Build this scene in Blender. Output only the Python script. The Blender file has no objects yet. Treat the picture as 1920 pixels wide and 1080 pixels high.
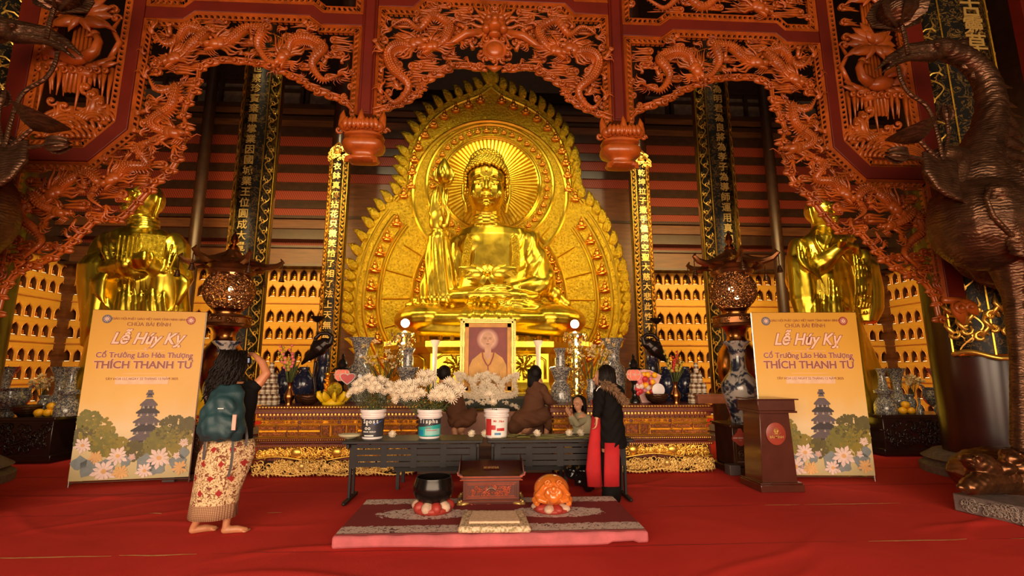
import bpy, bmesh, math, random
import numpy as np
from mathutils import Vector, Matrix, Quaternion, Euler
SC = bpy.context.scene; COL = SC.collection
random.seed(7); PI = math.pi
# ---------------------------------------------------------------- camera, exposure, light
F = 900.; PITCH = math.atan(155/900.); YAW = math.atan(48/900.); EYE = 1.45; CX = 0.08
cd = bpy.data.cameras.new('camera'); cam = bpy.data.objects.new('camera', cd); COL.objects.link(cam)
cd.sensor_width = 36.0; cd.lens = 36.0*F/1920.; cd.clip_end = 200
cam.location = (0, 0, EYE); cam.rotation_euler = (PI/2+PITCH, 0, -YAW)
SC.camera = cam
SC.view_settings.view_transform = 'Standard'; SC.view_settings.look = 'None'
SC.view_settings.exposure = 0.0; SC.view_settings.gamma = 1.0; SC.view_settings.use_curve_mapping = False
w = bpy.data.worlds.new('world'); SC.world = w; w.use_nodes = True
w.node_tree.nodes['Background'].inputs[0].default_value = (1.0, .70, .46, 1)
w.node_tree.nodes['Background'].inputs[1].default_value = .45
def lamp(name, kind, loc, power, color, size=1.0, size_y=None, target=None, spot=None, blend=.5):
    l = bpy.data.lights.new(name, kind); l.energy = power; l.color = color
    if kind == 'AREA':
        l.shape = 'RECTANGLE'; l.size = size; l.size_y = size_y or size
    elif kind in ('POINT', 'SPOT'): l.shadow_soft_size = size
    if kind == 'SPOT': l.spot_size = spot or 1.0; l.spot_blend = blend
    o = bpy.data.objects.new(name, l); COL.objects.link(o); o.location = loc
    if target is not None: o.rotation_euler = (Vector(target)-Vector(loc)).to_track_quat('-Z', 'Y').to_euler()
    return o
DAY = (1.0, .76, .52); WARM = (1.0, .78, .42); AMB = (1.0, .60, .20)
lamp('doorway_daylight', 'AREA', (-.4, -4.5, 2.3), 1650, DAY, 13, 3.6, (0, 6, 1.2))
lamp('hall_lamp_left', 'SPOT', (-5.0, 8.2, 9.4), 780, WARM, .3, target=(-.4, 12.8, 4.6), spot=1.3)
lamp('hall_lamp_right', 'SPOT', (5.0, 8.2, 9.4), 780, WARM, .3, target=(.5, 12.8, 4.6), spot=1.3)
lamp('hall_lamp_middle', 'SPOT', (0.1, 8.4, 10.2), 760, WARM, .25, target=(.1, 13.2, 5.0), spot=1.2)
for sx in (-1, 1):
    lamp('monk_spotlight', 'SPOT', (CX+sx*5.2, 6.9, 5.6), 420, WARM, .2, target=(CX+sx*6.4, 9.4, 3.2), spot=1.3)
    lamp('pedestal_lamp', 'POINT', (CX+sx*1.10, 8.75, 1.62), 12, (1, .62, .2), .07)
    lamp('aisle_lamp', 'AREA', (CX+sx*6.0, 10.6, 5.6), 420, AMB, 4.5, 1.0, (CX+sx*6.5, 15, 2.6))
    lamp('side_aisle_lamp', 'AREA', (CX+sx*9.2, 11, 5.4), 110, AMB, 1.2, 5, (CX+sx*12.7, 11.5, 2.6))
# ---------------------------------------------------------------- pixel -> place
def ray(x, y):
    a = (x-960)/F; b = (540-y)/F
    f = math.cos(PITCH)-b*math.sin(PITCH); u = math.sin(PITCH)+b*math.cos(PITCH)
    return (a*math.cos(YAW)+f*math.sin(YAW), -a*math.sin(YAW)+f*math.cos(YAW), u)
def at(x, y, Y):
    r = ray(x, y); k = Y/r[1]; return Vector((r[0]*k, Y, EYE+r[2]*k))
def gr(x, y, z=0.):
    r = ray(x, y); k = (z-EYE)/r[2]; return Vector((r[0]*k, r[1]*k, z))
# ---------------------------------------------------------------- mesh builder
def V(*a): return Vector(a)
def cr(pts, n):
    """Catmull-Rom through pts, n samples per span"""
    P = [Vector(p) for p in pts]; P = [P[0]*2-P[1]]+P+[P[-1]*2-P[-2]]; out = []
    for i in range(1, len(P)-2):
        a, b, c, d = P[i-1], P[i], P[i+1], P[i+2]
        for k in range(n):
            t = k/n
            out.append(.5*((2*b)+(c-a)*t+(2*a-5*b+4*c-d)*t*t+(3*b-a-3*c+d)*t**3))
    out.append(P[-2]); return out
def lerpl(l, t):
    x = t*(len(l)-1); i = min(int(x), len(l)-2); return l[i]+(l[i+1]-l[i])*(x-i)
class MB:
    def __init__(s): s.v = []; s.f = []; s.m = []; s.mi = 0
    def add(s, vs, fs):
        o = len(s.v); s.v.extend([tuple(p) for p in vs])
        for f in fs: s.f.append(tuple(o+i for i in f)); s.m.append(s.mi)
        return s
    def box(s, c, d, rot=None):
        vs = [Vector((x*d[0]/2, y*d[1]/2, z*d[2]/2)) for x in (-1, 1) for y in (-1, 1) for z in (-1, 1)]
        if rot is not None:
            R = rot if isinstance(rot, Matrix) else Euler(rot).to_matrix()
            vs = [R @ p for p in vs]
        c = Vector(c)
        return s.add([p+c for p in vs], [(0, 1, 3, 2), (4, 6, 7, 5), (0, 4, 5, 1), (2, 3, 7, 6), (0, 2, 6, 4), (1, 5, 7, 3)])
    def hexa(s, bot, top):
        return s.add(list(bot)+list(top), [(3, 2, 1, 0), (4, 5, 6, 7), (0, 1, 5, 4), (1, 2, 6, 5), (2, 3, 7, 6), (3, 0, 4, 7)])
    def tube(s, pts, r, n=6, flat=1.0, axis=(0, 1, 0), caps=True):
        """round (or flattened along axis) tube; r number or list spread along the path"""
        P = [Vector(p) for p in pts]; m = len(P); ax = Vector(axis); vs = []
        R = [r]*m if not hasattr(r, '__len__') else [lerpl(r, i/(m-1)) for i in range(m)]
        prev = None
        for i in range(m):
            t = (P[min(i+1, m-1)]-P[max(i-1, 0)])
            t = t.normalized() if t.length > 1e-9 else Vector((0, 0, 1))
            if prev is None:
                u = ax if abs(ax.dot(t)) < .95 else Vector((1, .1, .2))
            else: u = prev
            u = (u-t*u.dot(t)); u.normalize(); prev = u; v = t.cross(u)
            for k in range(n):
                a = 2*PI*k/n; vs.append(P[i]+u*(math.cos(a)*R[i]*flat)+v*(math.sin(a)*R[i]))
        fs = [(i*n+k, i*n+(k+1) % n, (i+1)*n+(k+1) % n, (i+1)*n+k) for i in range(m-1) for k in range(n)]
        if caps: fs += [tuple(range(n-1, -1, -1)), tuple(range((m-1)*n, m*n))]
        return s.add(vs, fs)
    def lathe(s, prof, c=(0, 0, 0), n=24, sc=(1, 1), rot=None, ph=0.):
        c = Vector(c); vs = []; fs = []
        for r, z in prof:
            r = max(r, 1e-4)
            for k in range(n):
                a = 2*PI*k/n+ph; p = Vector((r*math.cos(a)*sc[0], r*math.sin(a)*sc[1], z))
                vs.append((rot @ p if rot else p)+c)
        m = len(prof)
        for i in range(m-1):
            for k in range(n): fs.append((i*n+k, i*n+(k+1) % n, (i+1)*n+(k+1) % n, (i+1)*n+k))
        fs += [tuple(range(n-1, -1, -1)), tuple(range((m-1)*n, m*n))]
        return s.add(vs, fs)
    def ell(s, c, r, rot=None, nu=12, nv=8):
        if not hasattr(r, '__len__'): r = (r, r, r)
        R = None if rot is None else (rot if isinstance(rot, Matrix) else Euler(rot).to_matrix()); c = Vector(c)
        vs = [Vector((0, 0, -r[2]))]
        for j in range(1, nv):
            b = -PI/2+PI*j/nv
            for i in range(nu):
                a = 2*PI*i/nu; vs.append(Vector((r[0]*math.cos(b)*math.cos(a), r[1]*math.cos(b)*math.sin(a), r[2]*math.sin(b))))
        vs.append(Vector((0, 0, r[2])))
        vs = [(R @ p if R else p)+c for p in vs]; fs = []; L = len(vs)-1
        for i in range(nu):
            j = (i+1) % nu; fs.append((0, 1+j, 1+i)); fs.append((L, 1+(nv-2)*nu+i, 1+(nv-2)*nu+j))
            for q in range(nv-2): fs.append((1+q*nu+i, 1+q*nu+j, 1+(q+1)*nu+j, 1+(q+1)*nu+i))
        return s.add(vs, fs)
    def cap(s, a, b, r0, r1, n=10):
        """capsule from a to b with rounded ends"""
        a = Vector(a); b = Vector(b); d = (b-a); L = max(d.length, 1e-6); d = d/L; pts = []; rs = []
        for k in range(4): t = PI/2*k/4; pts.append(a-d*r0*math.cos(t)); rs.append(max(r0*math.sin(t), r0*.05))
        pts.append(a); rs.append(r0); pts.append(a.lerp(b, .5)); rs.append((r0+r1)/2); pts.append(b); rs.append(r1)
        for k in range(3, -1, -1): t = PI/2*k/4; pts.append(b+d*r1*math.cos(t)); rs.append(max(r1*math.sin(t), r1*.05))
        u = Vector((0, 1, 0)) if abs(d.y) < .9 else Vector((1, 0, 0)); u = (u-d*u.dot(d)).normalized(); v = d.cross(u)
        vs = [p+u*(math.cos(2*PI*k/n)*r)+v*(math.sin(2*PI*k/n)*r) for p, r in zip(pts, rs) for k in range(n)]; m = len(pts)
        fs = [(i*n+k, i*n+(k+1) % n, (i+1)*n+(k+1) % n, (i+1)*n+k) for i in range(m-1) for k in range(n)]
        return s.add(vs, fs+[tuple(range(n-1, -1, -1)), tuple(range((m-1)*n, m*n))])
    def limb(s, pts, rs, n=10):
        for i in range(len(pts)-1): s.cap(pts[i], pts[i+1], rs[i], rs[i+1], n)
        return s
    def prism(s, poly, y0, y1, M=None):
        """polygon in (x, z) extruded along y; M maps local to world"""
        n = len(poly); vs = [Vector((p[0], y0, p[1])) for p in poly]+[Vector((p[0], y1, p[1])) for p in poly]
        if M is not None: vs = [M @ p for p in vs]
        return s.add(vs, [tuple(range(n)), tuple(range(2*n-1, n-1, -1))]+[(i, n+i, n+(i+1) % n, (i+1) % n) for i in range(n)])
    def loft(s, rings, caps=True):
        n = len(rings[0]); m = len(rings)
        fs = [(i*n+k, i*n+(k+1) % n, (i+1)*n+(k+1) % n, (i+1)*n+k) for i in range(m-1) for k in range(n)]
        if caps: fs += [tuple(range(n-1, -1, -1)), tuple(range((m-1)*n, m*n))]
        return s.add([p for r in rings for p in r], fs)
    def mesh(s, name, mats, sharp=35, smooth=True):
        me = bpy.data.meshes.new(name); me.from_pydata(s.v, [], s.f)
        for m in (mats if isinstance(mats, (list, tuple)) else [mats]): me.materials.append(m)
        if any(s.m): me.polygons.foreach_set('material_index', s.m)
        if smooth:
            me.polygons.foreach_set('use_smooth', [True]*len(me.polygons))
            if sharp: me.set_sharp_from_angle(angle=math.radians(sharp))
        me.update(); return me
    def build(s, name, mats, parent=None, sharp=35, loc=None, rz=0., bev=0):
        o = bpy.data.objects.new(name, s.mesh(name, mats, sharp)); COL.objects.link(o)
        if parent is not None: o.parent = parent
        if loc is not None: o.location = loc
        if rz: o.rotation_euler[2] = rz
        if bev:
            b = o.modifiers.new('bevel', 'BEVEL'); b.width = bev; b.segments = 2; b.limit_method = 'ANGLE'
        return o
    def sculpt(s, name, mats, parent=None, vox=.03, it=4, fn=None, loc=None, fac=.5):
        """voxel-union of the pieces into one continuous surface, smoothed; fn(co array, normals) -> offsets"""
        o = bpy.data.objects.new(name, s.mesh(name, mats, None)); COL.objects.link(o)
        r = o.modifiers.new('r', 'REMESH'); r.mode = 'VOXEL'; r.voxel_size = vox; r.use_smooth_shade = True
        q = o.modifiers.new('s', 'SMOOTH'); q.factor = fac; q.iterations = it
        dg = bpy.context.evaluated_depsgraph_get(); me = bpy.data.meshes.new_from_object(o.evaluated_get(dg))
        old = o.data; o.modifiers.clear(); o.data = me; bpy.data.meshes.remove(old); me.name = name
        if not me.materials:
            me.materials.append(mats)
        n = len(me.vertices); me.polygons.foreach_set('use_smooth', [True]*len(me.polygons))
        if fn is not None:
            co = np.empty(n*3); me.vertices.foreach_get('co', co); co = co.reshape(-1, 3)
            no = np.empty(n*3); me.vertices.foreach_get('normal', no); no = no.reshape(-1, 3)
            co = co+no*fn(co, no)[:, None]; me.vertices.foreach_set('co', co.ravel()); me.update()
        if parent is not None: o.parent = parent
        if loc is not None: o.location = loc
        return o
    def xf(s, M, start=0):
        for i in range(start, len(s.v)): s.v[i] = tuple(M @ Vector(s.v[i]))
        return s
# ---------------------------------------------------------------- scene graph helpers
def tag(o, label, cat, group=None, kind=None):
    if label: o['label'] = label
    if cat: o['category'] = cat
    if group: o['group'] = group
    if kind: o['kind'] = kind
    return o
def thing(name, label, cat, loc=(0, 0, 0), rz=0, group=None):
    o = bpy.data.objects.new(name, None); COL.objects.link(o); o.location = loc; o.rotation_euler[2] = rz
    o.empty_display_size = .1
    return tag(o, label, cat, group)
KIDS = {}
def copy_tree(o, parent=None):
    c = o.copy(); COL.objects.link(c); c.parent = parent
    for ch in o.children: copy_tree(ch, c)
    return c
def dup(o, loc=None, rz=None, label=None, group=None, sc=None):
    c = copy_tree(o)
    if loc is not None: c.location = loc
    if rz is not None: c.rotation_euler[2] = rz
    if label: c['label'] = label
    if group: c['group'] = group
    if sc: c.scale = (sc, sc, sc) if not hasattr(sc, '__len__') else sc
    return c
def struct(o): o['kind'] = 'structure'; return o
# ---------------------------------------------------------------- materials
class NT:
    def __init__(s, name):
        s.m = bpy.data.materials.new(name); s.m.use_nodes = True; s.t = s.m.node_tree; s.b = s.t.nodes['Principled BSDF']
        s.tc = None
    def n(s, kind, **kw):
        x = s.t.nodes.new(kind)
        for k, v in kw.items(): setattr(x, k, v)
        return x
    def l(s, a, b): s.t.links.new(a, b)
    def obj(s, scale=(1, 1, 1), rot=(0, 0, 0)):
        tc = s.n('ShaderNodeTexCoord'); mp = s.n('ShaderNodeMapping'); s.l(tc.outputs['Object'], mp.inputs[0])
        mp.inputs['Scale'].default_value = scale; mp.inputs['Rotation'].default_value = rot
        return mp.outputs[0]
    def noise(s, v, sc, det=4, rough=.55, dist=0.):
        x = s.n('ShaderNodeTexNoise'); s.l(v, x.inputs[0]); x.inputs['Scale'].default_value = sc
        x.inputs['Detail'].default_value = det; x.inputs['Roughness'].default_value = rough; x.inputs['Distortion'].default_value = dist
        return x.outputs[0]
    def vor(s, v, sc, feat='F1'):
        x = s.n('ShaderNodeTexVoronoi', feature=feat); s.l(v, x.inputs[0]); x.inputs['Scale'].default_value = sc; return x.outputs['Distance']
    def wave(s, v, sc, dist=0., axis='X', kind='BANDS', det=2):
        x = s.n('ShaderNodeTexWave', wave_type=kind); s.l(v, x.inputs[0]); x.inputs['Scale'].default_value = sc
        if kind == 'BANDS': x.bands_direction = axis
        x.inputs['Distortion'].default_value = dist; x.inputs['Detail'].default_value = det; return x.outputs['Fac']
    def ramp(s, f, stops, const=False):
        x = s.n('ShaderNodeValToRGB'); s.l(f, x.inputs[0]); e = x.color_ramp
        if const: e.interpolation = 'CONSTANT'
        while len(e.elements) < len(stops): e.elements.new(.5)
        for el, (p, c) in zip(e.elements, stops): el.position = p; el.color = (*c, 1) if len(c) == 3 else c
        return x.outputs[0]
    def math(s, op, a, b=None, c=None):
        x = s.n('ShaderNodeMath', operation=op)
        for i, q in enumerate((a, b, c)):
            if q is None: continue
            if hasattr(q, 'links'): s.l(q, x.inputs[i])
            else: x.inputs[i].default_value = q
        return x.outputs[0]
    def mix(s, f, a, b):
        x = s.n('ShaderNodeMix', data_type='RGBA')
        for i, q in ((0, f), (6, a), (7, b)):
            if hasattr(q, 'links'): s.l(q, x.inputs[i])
            else: x.inputs[i].default_value = q if not hasattr(q, '__len__') else (*q[:3], 1)
        return x.outputs[2]
    def xyz(s, v):
        x = s.n('ShaderNodeSeparateXYZ'); s.l(v, x.inputs[0]); return x.outputs
    def bump(s, h, st=.3, d=.02):
        x = s.n('ShaderNodeBump'); s.l(h, x.inputs['Height']); x.inputs['Strength'].default_value = st
        x.inputs['Distance'].default_value = d; s.l(x.outputs[0], s.b.inputs['Normal'])
    def fin(s, col=None, rough=.5, metal=0., spec=None, coat=0.):
        if col is not None:
            if hasattr(col, 'links'): s.l(col, s.b.inputs['Base Color'])
            else: s.b.inputs['Base Color'].default_value = (*col, 1)
        if hasattr(rough, 'links'): s.l(rough, s.b.inputs['Roughness'])
        else: s.b.inputs['Roughness'].default_value = rough
        s.b.inputs['Metallic'].default_value = metal
        if spec is not None: s.b.inputs['Specular IOR Level'].default_value = spec
        if coat: s.b.inputs['Coat Weight'].default_value = coat; s.b.inputs['Coat Roughness'].default_value = .12
        return s.m
def simple(name, col, rough=.5, metal=0., var=.18, nsc=6., bump=.0, bsc=60., spec=None, coat=0., bd=.01):
    t = NT(name); v = t.obj(); c2 = tuple(max(0, c*(1-var)) for c in col); c1 = tuple(min(1, c*(1+var)) for c in col)
    c = t.ramp(t.noise(v, nsc), [(.3, c2), (.7, c1)])
    if bump: t.bump(t.noise(v, bsc, 3), bump, bd)
    return t.fin(c, rough, metal, spec, coat)
def glow(name, col, st):
    t = NT(name); t.fin(tuple(c*.35 for c in col), .4); t.b.inputs['Emission Color'].default_value = (*col, 1); t.b.inputs['Emission Strength'].default_value = st
    return t.m
M = {}
M['red_beam'] = simple('red_lacquer', (.105, .008, .002), .45, nsc=2, bump=.06, bsc=20, spec=.3)
M['carve'] = simple('orange_wood', (.33, .068, .008), .28, var=.3, nsc=5, bump=.25, bsc=45, bd=.006)
M['carve_dark'] = simple('orange_wood_deep', (.24, .042, .006), .34, var=.25, nsc=5, bump=.2, bsc=45)
t = NT('gold_leaf'); v = t.obj(); h = t.math('ADD', t.noise(v, 3.2, 3), t.math('MULTIPLY', t.vor(v, 7.), .25)); t.bump(h, .05, .03)
M['gold'] = t.fin(t.ramp(t.noise(v, 2.2), [(.3, (.70, .49, .035)), (.7, (.84, .62, .06))]), t.ramp(t.noise(v, 5.), [(.3, (.27,)*3), (.75, (.40,)*3)]), 1.)
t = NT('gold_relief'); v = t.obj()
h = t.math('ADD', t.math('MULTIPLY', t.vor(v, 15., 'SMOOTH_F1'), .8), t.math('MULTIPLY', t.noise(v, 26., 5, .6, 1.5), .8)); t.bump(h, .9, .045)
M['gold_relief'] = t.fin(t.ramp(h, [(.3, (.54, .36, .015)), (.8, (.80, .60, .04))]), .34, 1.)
M['gold_small'] = simple('gold_small', (.93, .5, .05), .3, 1., var=.12, bump=.3, bsc=30)
M['copper'] = simple('copper_gold', (.75, .33, .04), .3, 1., var=.2)
M['gold_paint'] = simple('gold_paint', (.85, .5, .09), .33, .85, var=.2, nsc=9, bump=.15)
M['black_lacquer'] = simple('black_lacquer', (.008, .007, .006), .16, var=.4)
t = NT('black_gilded_lacquer'); v = t.obj((1, 1, 1)); k = t.noise(v, 6., 6, .62, 2.)
M['black_gilt'] = t.fin(t.ramp(k, [(.52, (.006, .005, .003)), (.555, (.22, .12, .02)), (.57, (.006, .005, .003)), (.66, (.006, .005, .003)), (.675, (.2, .11, .02)), (.69, (.006, .005, .003))]), .4, spec=.2)
M['dark_wood'] = simple('dark_wood', (.045, .016, .007), .3, var=.4, nsc=4)
t = NT('brown_boards'); v = t.obj((1, 1, 9)); k = t.noise(v, 1.6, 5)
t.bump(k, .2, .01); M['brown'] = t.fin(t.ramp(k, [(.3, (.06, .019, .005)), (.7, (.13, .046, .012))]), .45)
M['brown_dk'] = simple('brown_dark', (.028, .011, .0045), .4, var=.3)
t = NT('red_roof_strips'); v = t.obj(); k = t.wave(t.obj((1, 1, 1), (0, .5, 0)), 5.5, .3, 'X')
M['tiles'] = t.fin(t.ramp(k, [(.25, (.10, .010, .003)), (.75, (.24, .030, .008))]), .6)
t = NT('niche_wall_wood'); v = t.obj((1, 1, 14)); k = t.noise(v, 1.5, 4)
M['niche'] = t.fin(t.ramp(k, [(.3, (.58, .33, .035)), (.7, (.72, .42, .05))]), .4)
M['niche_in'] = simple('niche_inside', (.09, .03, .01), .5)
M['led'] = glow('led_strip', (1, .75, .4), 1.6)
# red carpet laid in strips
t = NT('red_carpet'); v = t.obj(); n1 = t.noise(v, 190, 3); n2 = t.noise(v, .7, 3)
c = t.ramp(n2, [(.3, (.50, .024, .017)), (.75, (.62, .034, .025))])
t.bump(t.math('ADD', t.math('MULTIPLY', n1, .1), t.noise(v, 1.1, 3, .5, .6)), .5, .045)
M['carpet'] = t.fin(c, .85, spec=.2)
M['seam'] = simple('seam_tape', (.62, .33, .12), .6, var=.3, nsc=12)
M['skin'] = simple('skin', (.56, .27, .15), .5, var=.08)
M['skin_tan'] = simple('tanned_skin', (.48, .19, .09), .45, var=.08)
M['hair'] = simple('dark_hair', (.006, .003, .002), .55, var=.4, nsc=30, bump=.4, bsc=120, spec=.2)
t = NT('dark_bronze'); v = t.obj(); t.bump(t.wave(v, 9., 9., 'Z', det=3), .28, .015)
M['bronze'] = t.fin(t.ramp(t.noise(v, 8), [(.3, (.055, .024, .011)), (.7, (.13, .06, .028))]), .36, .75)
M['bronze_lt'] = simple('polished_bronze', (.42, .17, .05), .26, 1., var=.25, nsc=3, bump=.15, bsc=20)
M['black'] = simple('black_cloth', (.0045, .0035, .0035), .85, spec=.15, var=.3, bump=.2, bsc=30)
M['white'] = simple('white_petals', (.86, .74, .58), .7, var=.06)
M['plastic_white'] = simple('white_plastic', (.76, .68, .68), .35, var=.03)
M['blackmetal'] = simple('black_metal', (.013, .011, .012), .5, var=.2, nsc=3, spec=.3)
M['green'] = simple('stem_green', (.055, .07, .012), .6, var=.4, nsc=20)
M['yellow'] = simple('yellow_plastic', (.85, .56, .01), .4, var=.08)
M['fruit'] = simple('orange_fruit', (.95, .45, .01), .4, var=.1)
M['red_black'] = simple('black_red_lacquer', (.035, .008, .005), .28, var=.3, nsc=2)
M['glass_dk'] = simple('dark_window', (.13, .09, .065), .4, var=.35)
def porcelain(name, sc, thr, base=(.55, .47, .40), blue=(.015, .025, .10), grey=False):
    t = NT(name); v = t.obj(); k = t.noise(v, sc, 5, .6, 1.2); k2 = t.vor(v, sc*3.)
    k = t.math('ADD', k, t.math('MULTIPLY', k2, .12))
    c = t.ramp(k, [(thr-.05, blue), (thr, tuple(b*.6+.1 for b in blue)), (thr+.04, base)])
    return t.fin(c, .16, coat=.4)
M['vase'] = porcelain('landscape_porcelain', 4.5, .55, (.40, .36, .32), (.02, .024, .045))
M['vase_fine'] = porcelain('patterned_porcelain', 40, .58, (.46, .40, .30), (.06, .06, .08))
M['vase_dark'] = porcelain('dark_blue_porcelain', 16, .70, (.3, .28, .28), (.012, .015, .04))
def font_mesh(txt, size, loc, mat, name='lettering', parent=None, rz=0., depth=.004, shear=0., bold=0., align='CENTER', rx=PI/2, sx=1.0):
    cu = bpy.data.curves.new(name, 'FONT'); cu.body = txt; cu.size = size; cu.align_x = align; cu.align_y = 'CENTER'
    cu.extrude = depth; cu.shear = shear; cu.offset = bold; cu.resolution_u = 3
    o = bpy.data.objects.new(name, cu); COL.objects.link(o)
    dg = bpy.context.evaluated_depsgraph_get(); me = bpy.data.meshes.new_from_object(o.evaluated_get(dg))
    bpy.data.objects.remove(o); bpy.data.curves.remove(cu)
    me.materials.clear(); me.materials.append(mat)
    o = bpy.data.objects.new(name, me); COL.objects.link(o); o.location = loc; o.rotation_euler = (rx, 0, rz); o.scale = (sx, 1, 1)
    if parent is not None: o.parent = parent
    return o
# ================================================================ the hall
def zp(y, Y, x=550): return at(x, y, Y).z
b = MB(); nx, ny = 150, 120; X0, X1, Y0, Y1 = -13.2, 13.4, -6., 15.4
rnd = random.Random(3); folds = [(rnd.uniform(-5, 5), rnd.uniform(3.2, 6.6), rnd.uniform(-.5, .9), rnd.uniform(.5, 1.6), rnd.uniform(.007, .016)) for _ in range(16)]
def carpet_z(x, y):
    z = 0.
    for fx, fy, an, L, h in folds:
        dx, dy = x-fx, y-fy; u = dx*math.cos(an)+dy*math.sin(an); v = -dx*math.sin(an)+dy*math.cos(an)+.12*math.sin(2.5*u)
        if abs(u) < L and abs(v) < .4: z += h*math.exp(-(v/.05)**2)*(1-(u/L)**2)
    return z
xs = list(np.linspace(X0, -6, 10))+list(np.linspace(-5.9, 6, 300))+list(np.linspace(6.2, X1, 10))
ys = list(np.linspace(Y0, 2.4, 10))+list(np.linspace(2.5, 7.1, 120))+list(np.linspace(7.3, Y1, 10))
b.add([(x, y, carpet_z(x, y)-.002) for y in ys for x in xs], [(j*len(xs)+i, j*len(xs)+i+1, (j+1)*len(xs)+i+1, (j+1)*len(xs)+i) for j in range(len(ys)-1) for i in range(len(xs)-1)])
struct(b.build('floor', M['carpet'], sharp=0))
n = 0
def seam(x0, x1, Y, wd=.012, m='seam'):
    global n; n += 1
    q = MB(); k = max(3, int((x1-x0)/.12)); r = random.Random(n)
    P = [(x0+(x1-x0)*i/k, Y+.006*r.uniform(-1, 1)) for i in range(k+1)]
    q.add([(x, y-wd*(.3+.7*math.sin(PI*(i+.2)/(k+.4))), carpet_z(x, y-wd)+.003) for i, (x, y) in enumerate(P)]+[(x, y, carpet_z(x, y)+.003) for x, y in P], [(i, i+1, k+2+i, k+1+i) for i in range(k)])
    struct(q.build('trim_%d' % n, M[m]))
M['seam_dark'] = simple('seam_dark_red', (.16, .008, .006), .9)  # darker red for the untaped stretches of the carpet seams
for a, c in ((-4.05, -2.95), (-2.9, -2.3), (3.3, 4.2), (4.6, 5.3)): seam(a, c, 4.28, .022)
for a, c in ((-9, -4.1), (-2.2, 3.2), (4.3, 9)): seam(a, c, 4.28, .012, 'seam_dark')
for a, c in ((3.05, 3.45), (3.5, 4.6)): seam(a, c, 5.42, .02)
for a, c in ((-3.5, -3.3), (-2.25, -2.1)): seam(a, c, 5.42, .02)
for a, c in ((-9, -3.6), (1.8, 3.0), (4.7, 9)): seam(a, c, 5.42, .010, 'seam_dark')
for a, c in ((-9, -1.7), (1.7, 9)): seam(a, c, 6.28, .012, 'seam_dark')
for a, c in ((-9, -5), (5, 9)): seam(a, c, 7.3, .015, 'seam_dark')
# niche walls -----------------------------------------------------
WX = 12.65; ROWS = [zp(y, 14.9) for y in (527, 557, 604, 636, 679, 710, 750, 782)]
NW, NH, SP = .205, .37, .302; PT = zp(499, 14.9)
ARCH = [(-.5, 0), (-.5, .45), (-.47, .62), (-.36, .76), (-.18, .86), (-.06, .93), (0, 1.04), (.06, .93), (.18, .86), (.36, .76), (.47, .62), (.5, .45), (.5, 0)]
def niche_wall(name, length, MT):
    """local: x along the wall, z up, front faces -y"""
    b = MB(); k = int(length/SP); x0 = -k*SP/2; zs = sorted(ROWS); cells = []
    edges = [0]+[(zs[i]+NH*1.04+zs[i+1])/2 for i in range(len(zs)-1)]+[PT]
    for c in range(k):
        cx = x0+SP*(c+.5)
        for r, z in enumerate(zs):
            lo, hi = edges[r], edges[r+1]; A = [(cx+p[0]*NW, z+p[1]*NH) for p in ARCH]
            O = []
            for p in ARCH:
                if p[1] == 0: O.append((cx+(SP/2 if p[0] > 0 else -SP/2), lo))
                elif p[1] < .7: O.append((cx+(SP/2 if p[0] > 0 else -SP/2), z+p[1]*NH))
                elif p[0] == 0: O.append((cx, hi))
                else: O.append((cx+(p[0]/.36*SP/2), hi))
            n = len(A)
            b.mi = 0; b.add([(p[0], 0, p[1]) for p in O]+[(p[0], 0, p[1]) for p in A], [(i, i+1, n+i+1, n+i) for i in range(n-1)]+[(0, n, 2*n-1, n-1)])
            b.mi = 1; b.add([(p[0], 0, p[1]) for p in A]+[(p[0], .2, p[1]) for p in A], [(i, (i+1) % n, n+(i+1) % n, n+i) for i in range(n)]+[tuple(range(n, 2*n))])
            b.mi = 2; rim = [(cx+p[0]*NW*1.12, -.012, z+p[1]*NH*1.03) for p in ARCH]; b.tube(rim, .011, 4)
            b.box((cx, .07, z+.012), (NW*.9, .1, .02)); cells.append((cx, z))
            b.mi = 3; b.box((cx, .03, z+.028), (NW*.62, .012, .012))
        b.mi = 0
    for i in (1, 3, 5):                                              # plain bands with a little ledge
        z = edges[-1-i]
        b.mi = 2; b.box((0, -.02, (edges[i+1] if i+1 < len(edges) else z)), (k*SP, .04, .03))
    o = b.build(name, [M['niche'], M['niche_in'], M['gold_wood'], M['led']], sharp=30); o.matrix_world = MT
    struct(o); return [(MT @ Vector((x, .09, z+.03)), MT) for x, z in cells]
M['gold_wood'] = simple('gilded_wood', (.55, .24, .05), .4, .3, var=.2)
cells = niche_wall('wall_back', 2*WX+.1, Matrix.Translation((CX+.15, 14.9, 0)))
cl = niche_wall('wall_left', 12.9, Matrix.Translation((CX-WX, 8.5, 0)) @ Matrix.Rotation(PI/2, 4, 'Z'))
cr_ = niche_wall('wall_right', 12.9, Matrix.Translation((CX+WX+.3, 8.5, 0)) @ Matrix.Rotation(-PI/2, 4, 'Z'))
def pxof(p):
    z = p.z-EYE; xr = p.x*math.cos(YAW)-p.y*math.sin(YAW); fw = p.x*math.sin(YAW)+p.y*math.cos(YAW)
    f = fw*math.cos(PITCH)+z*math.sin(PITCH); u = -fw*math.sin(PITCH)+z*math.cos(PITCH)
    return 960+F*xr/f, 540-F*u/f
for i, xx in enumerate((CX-WX+.02, CX+WX+.28)):
    b = MB(); b.box((xx, 14.9, PT/2), (.34, .34, PT+.1)); struct(b.build('trim_%d' % (n+1+i), M['brown']))
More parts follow.
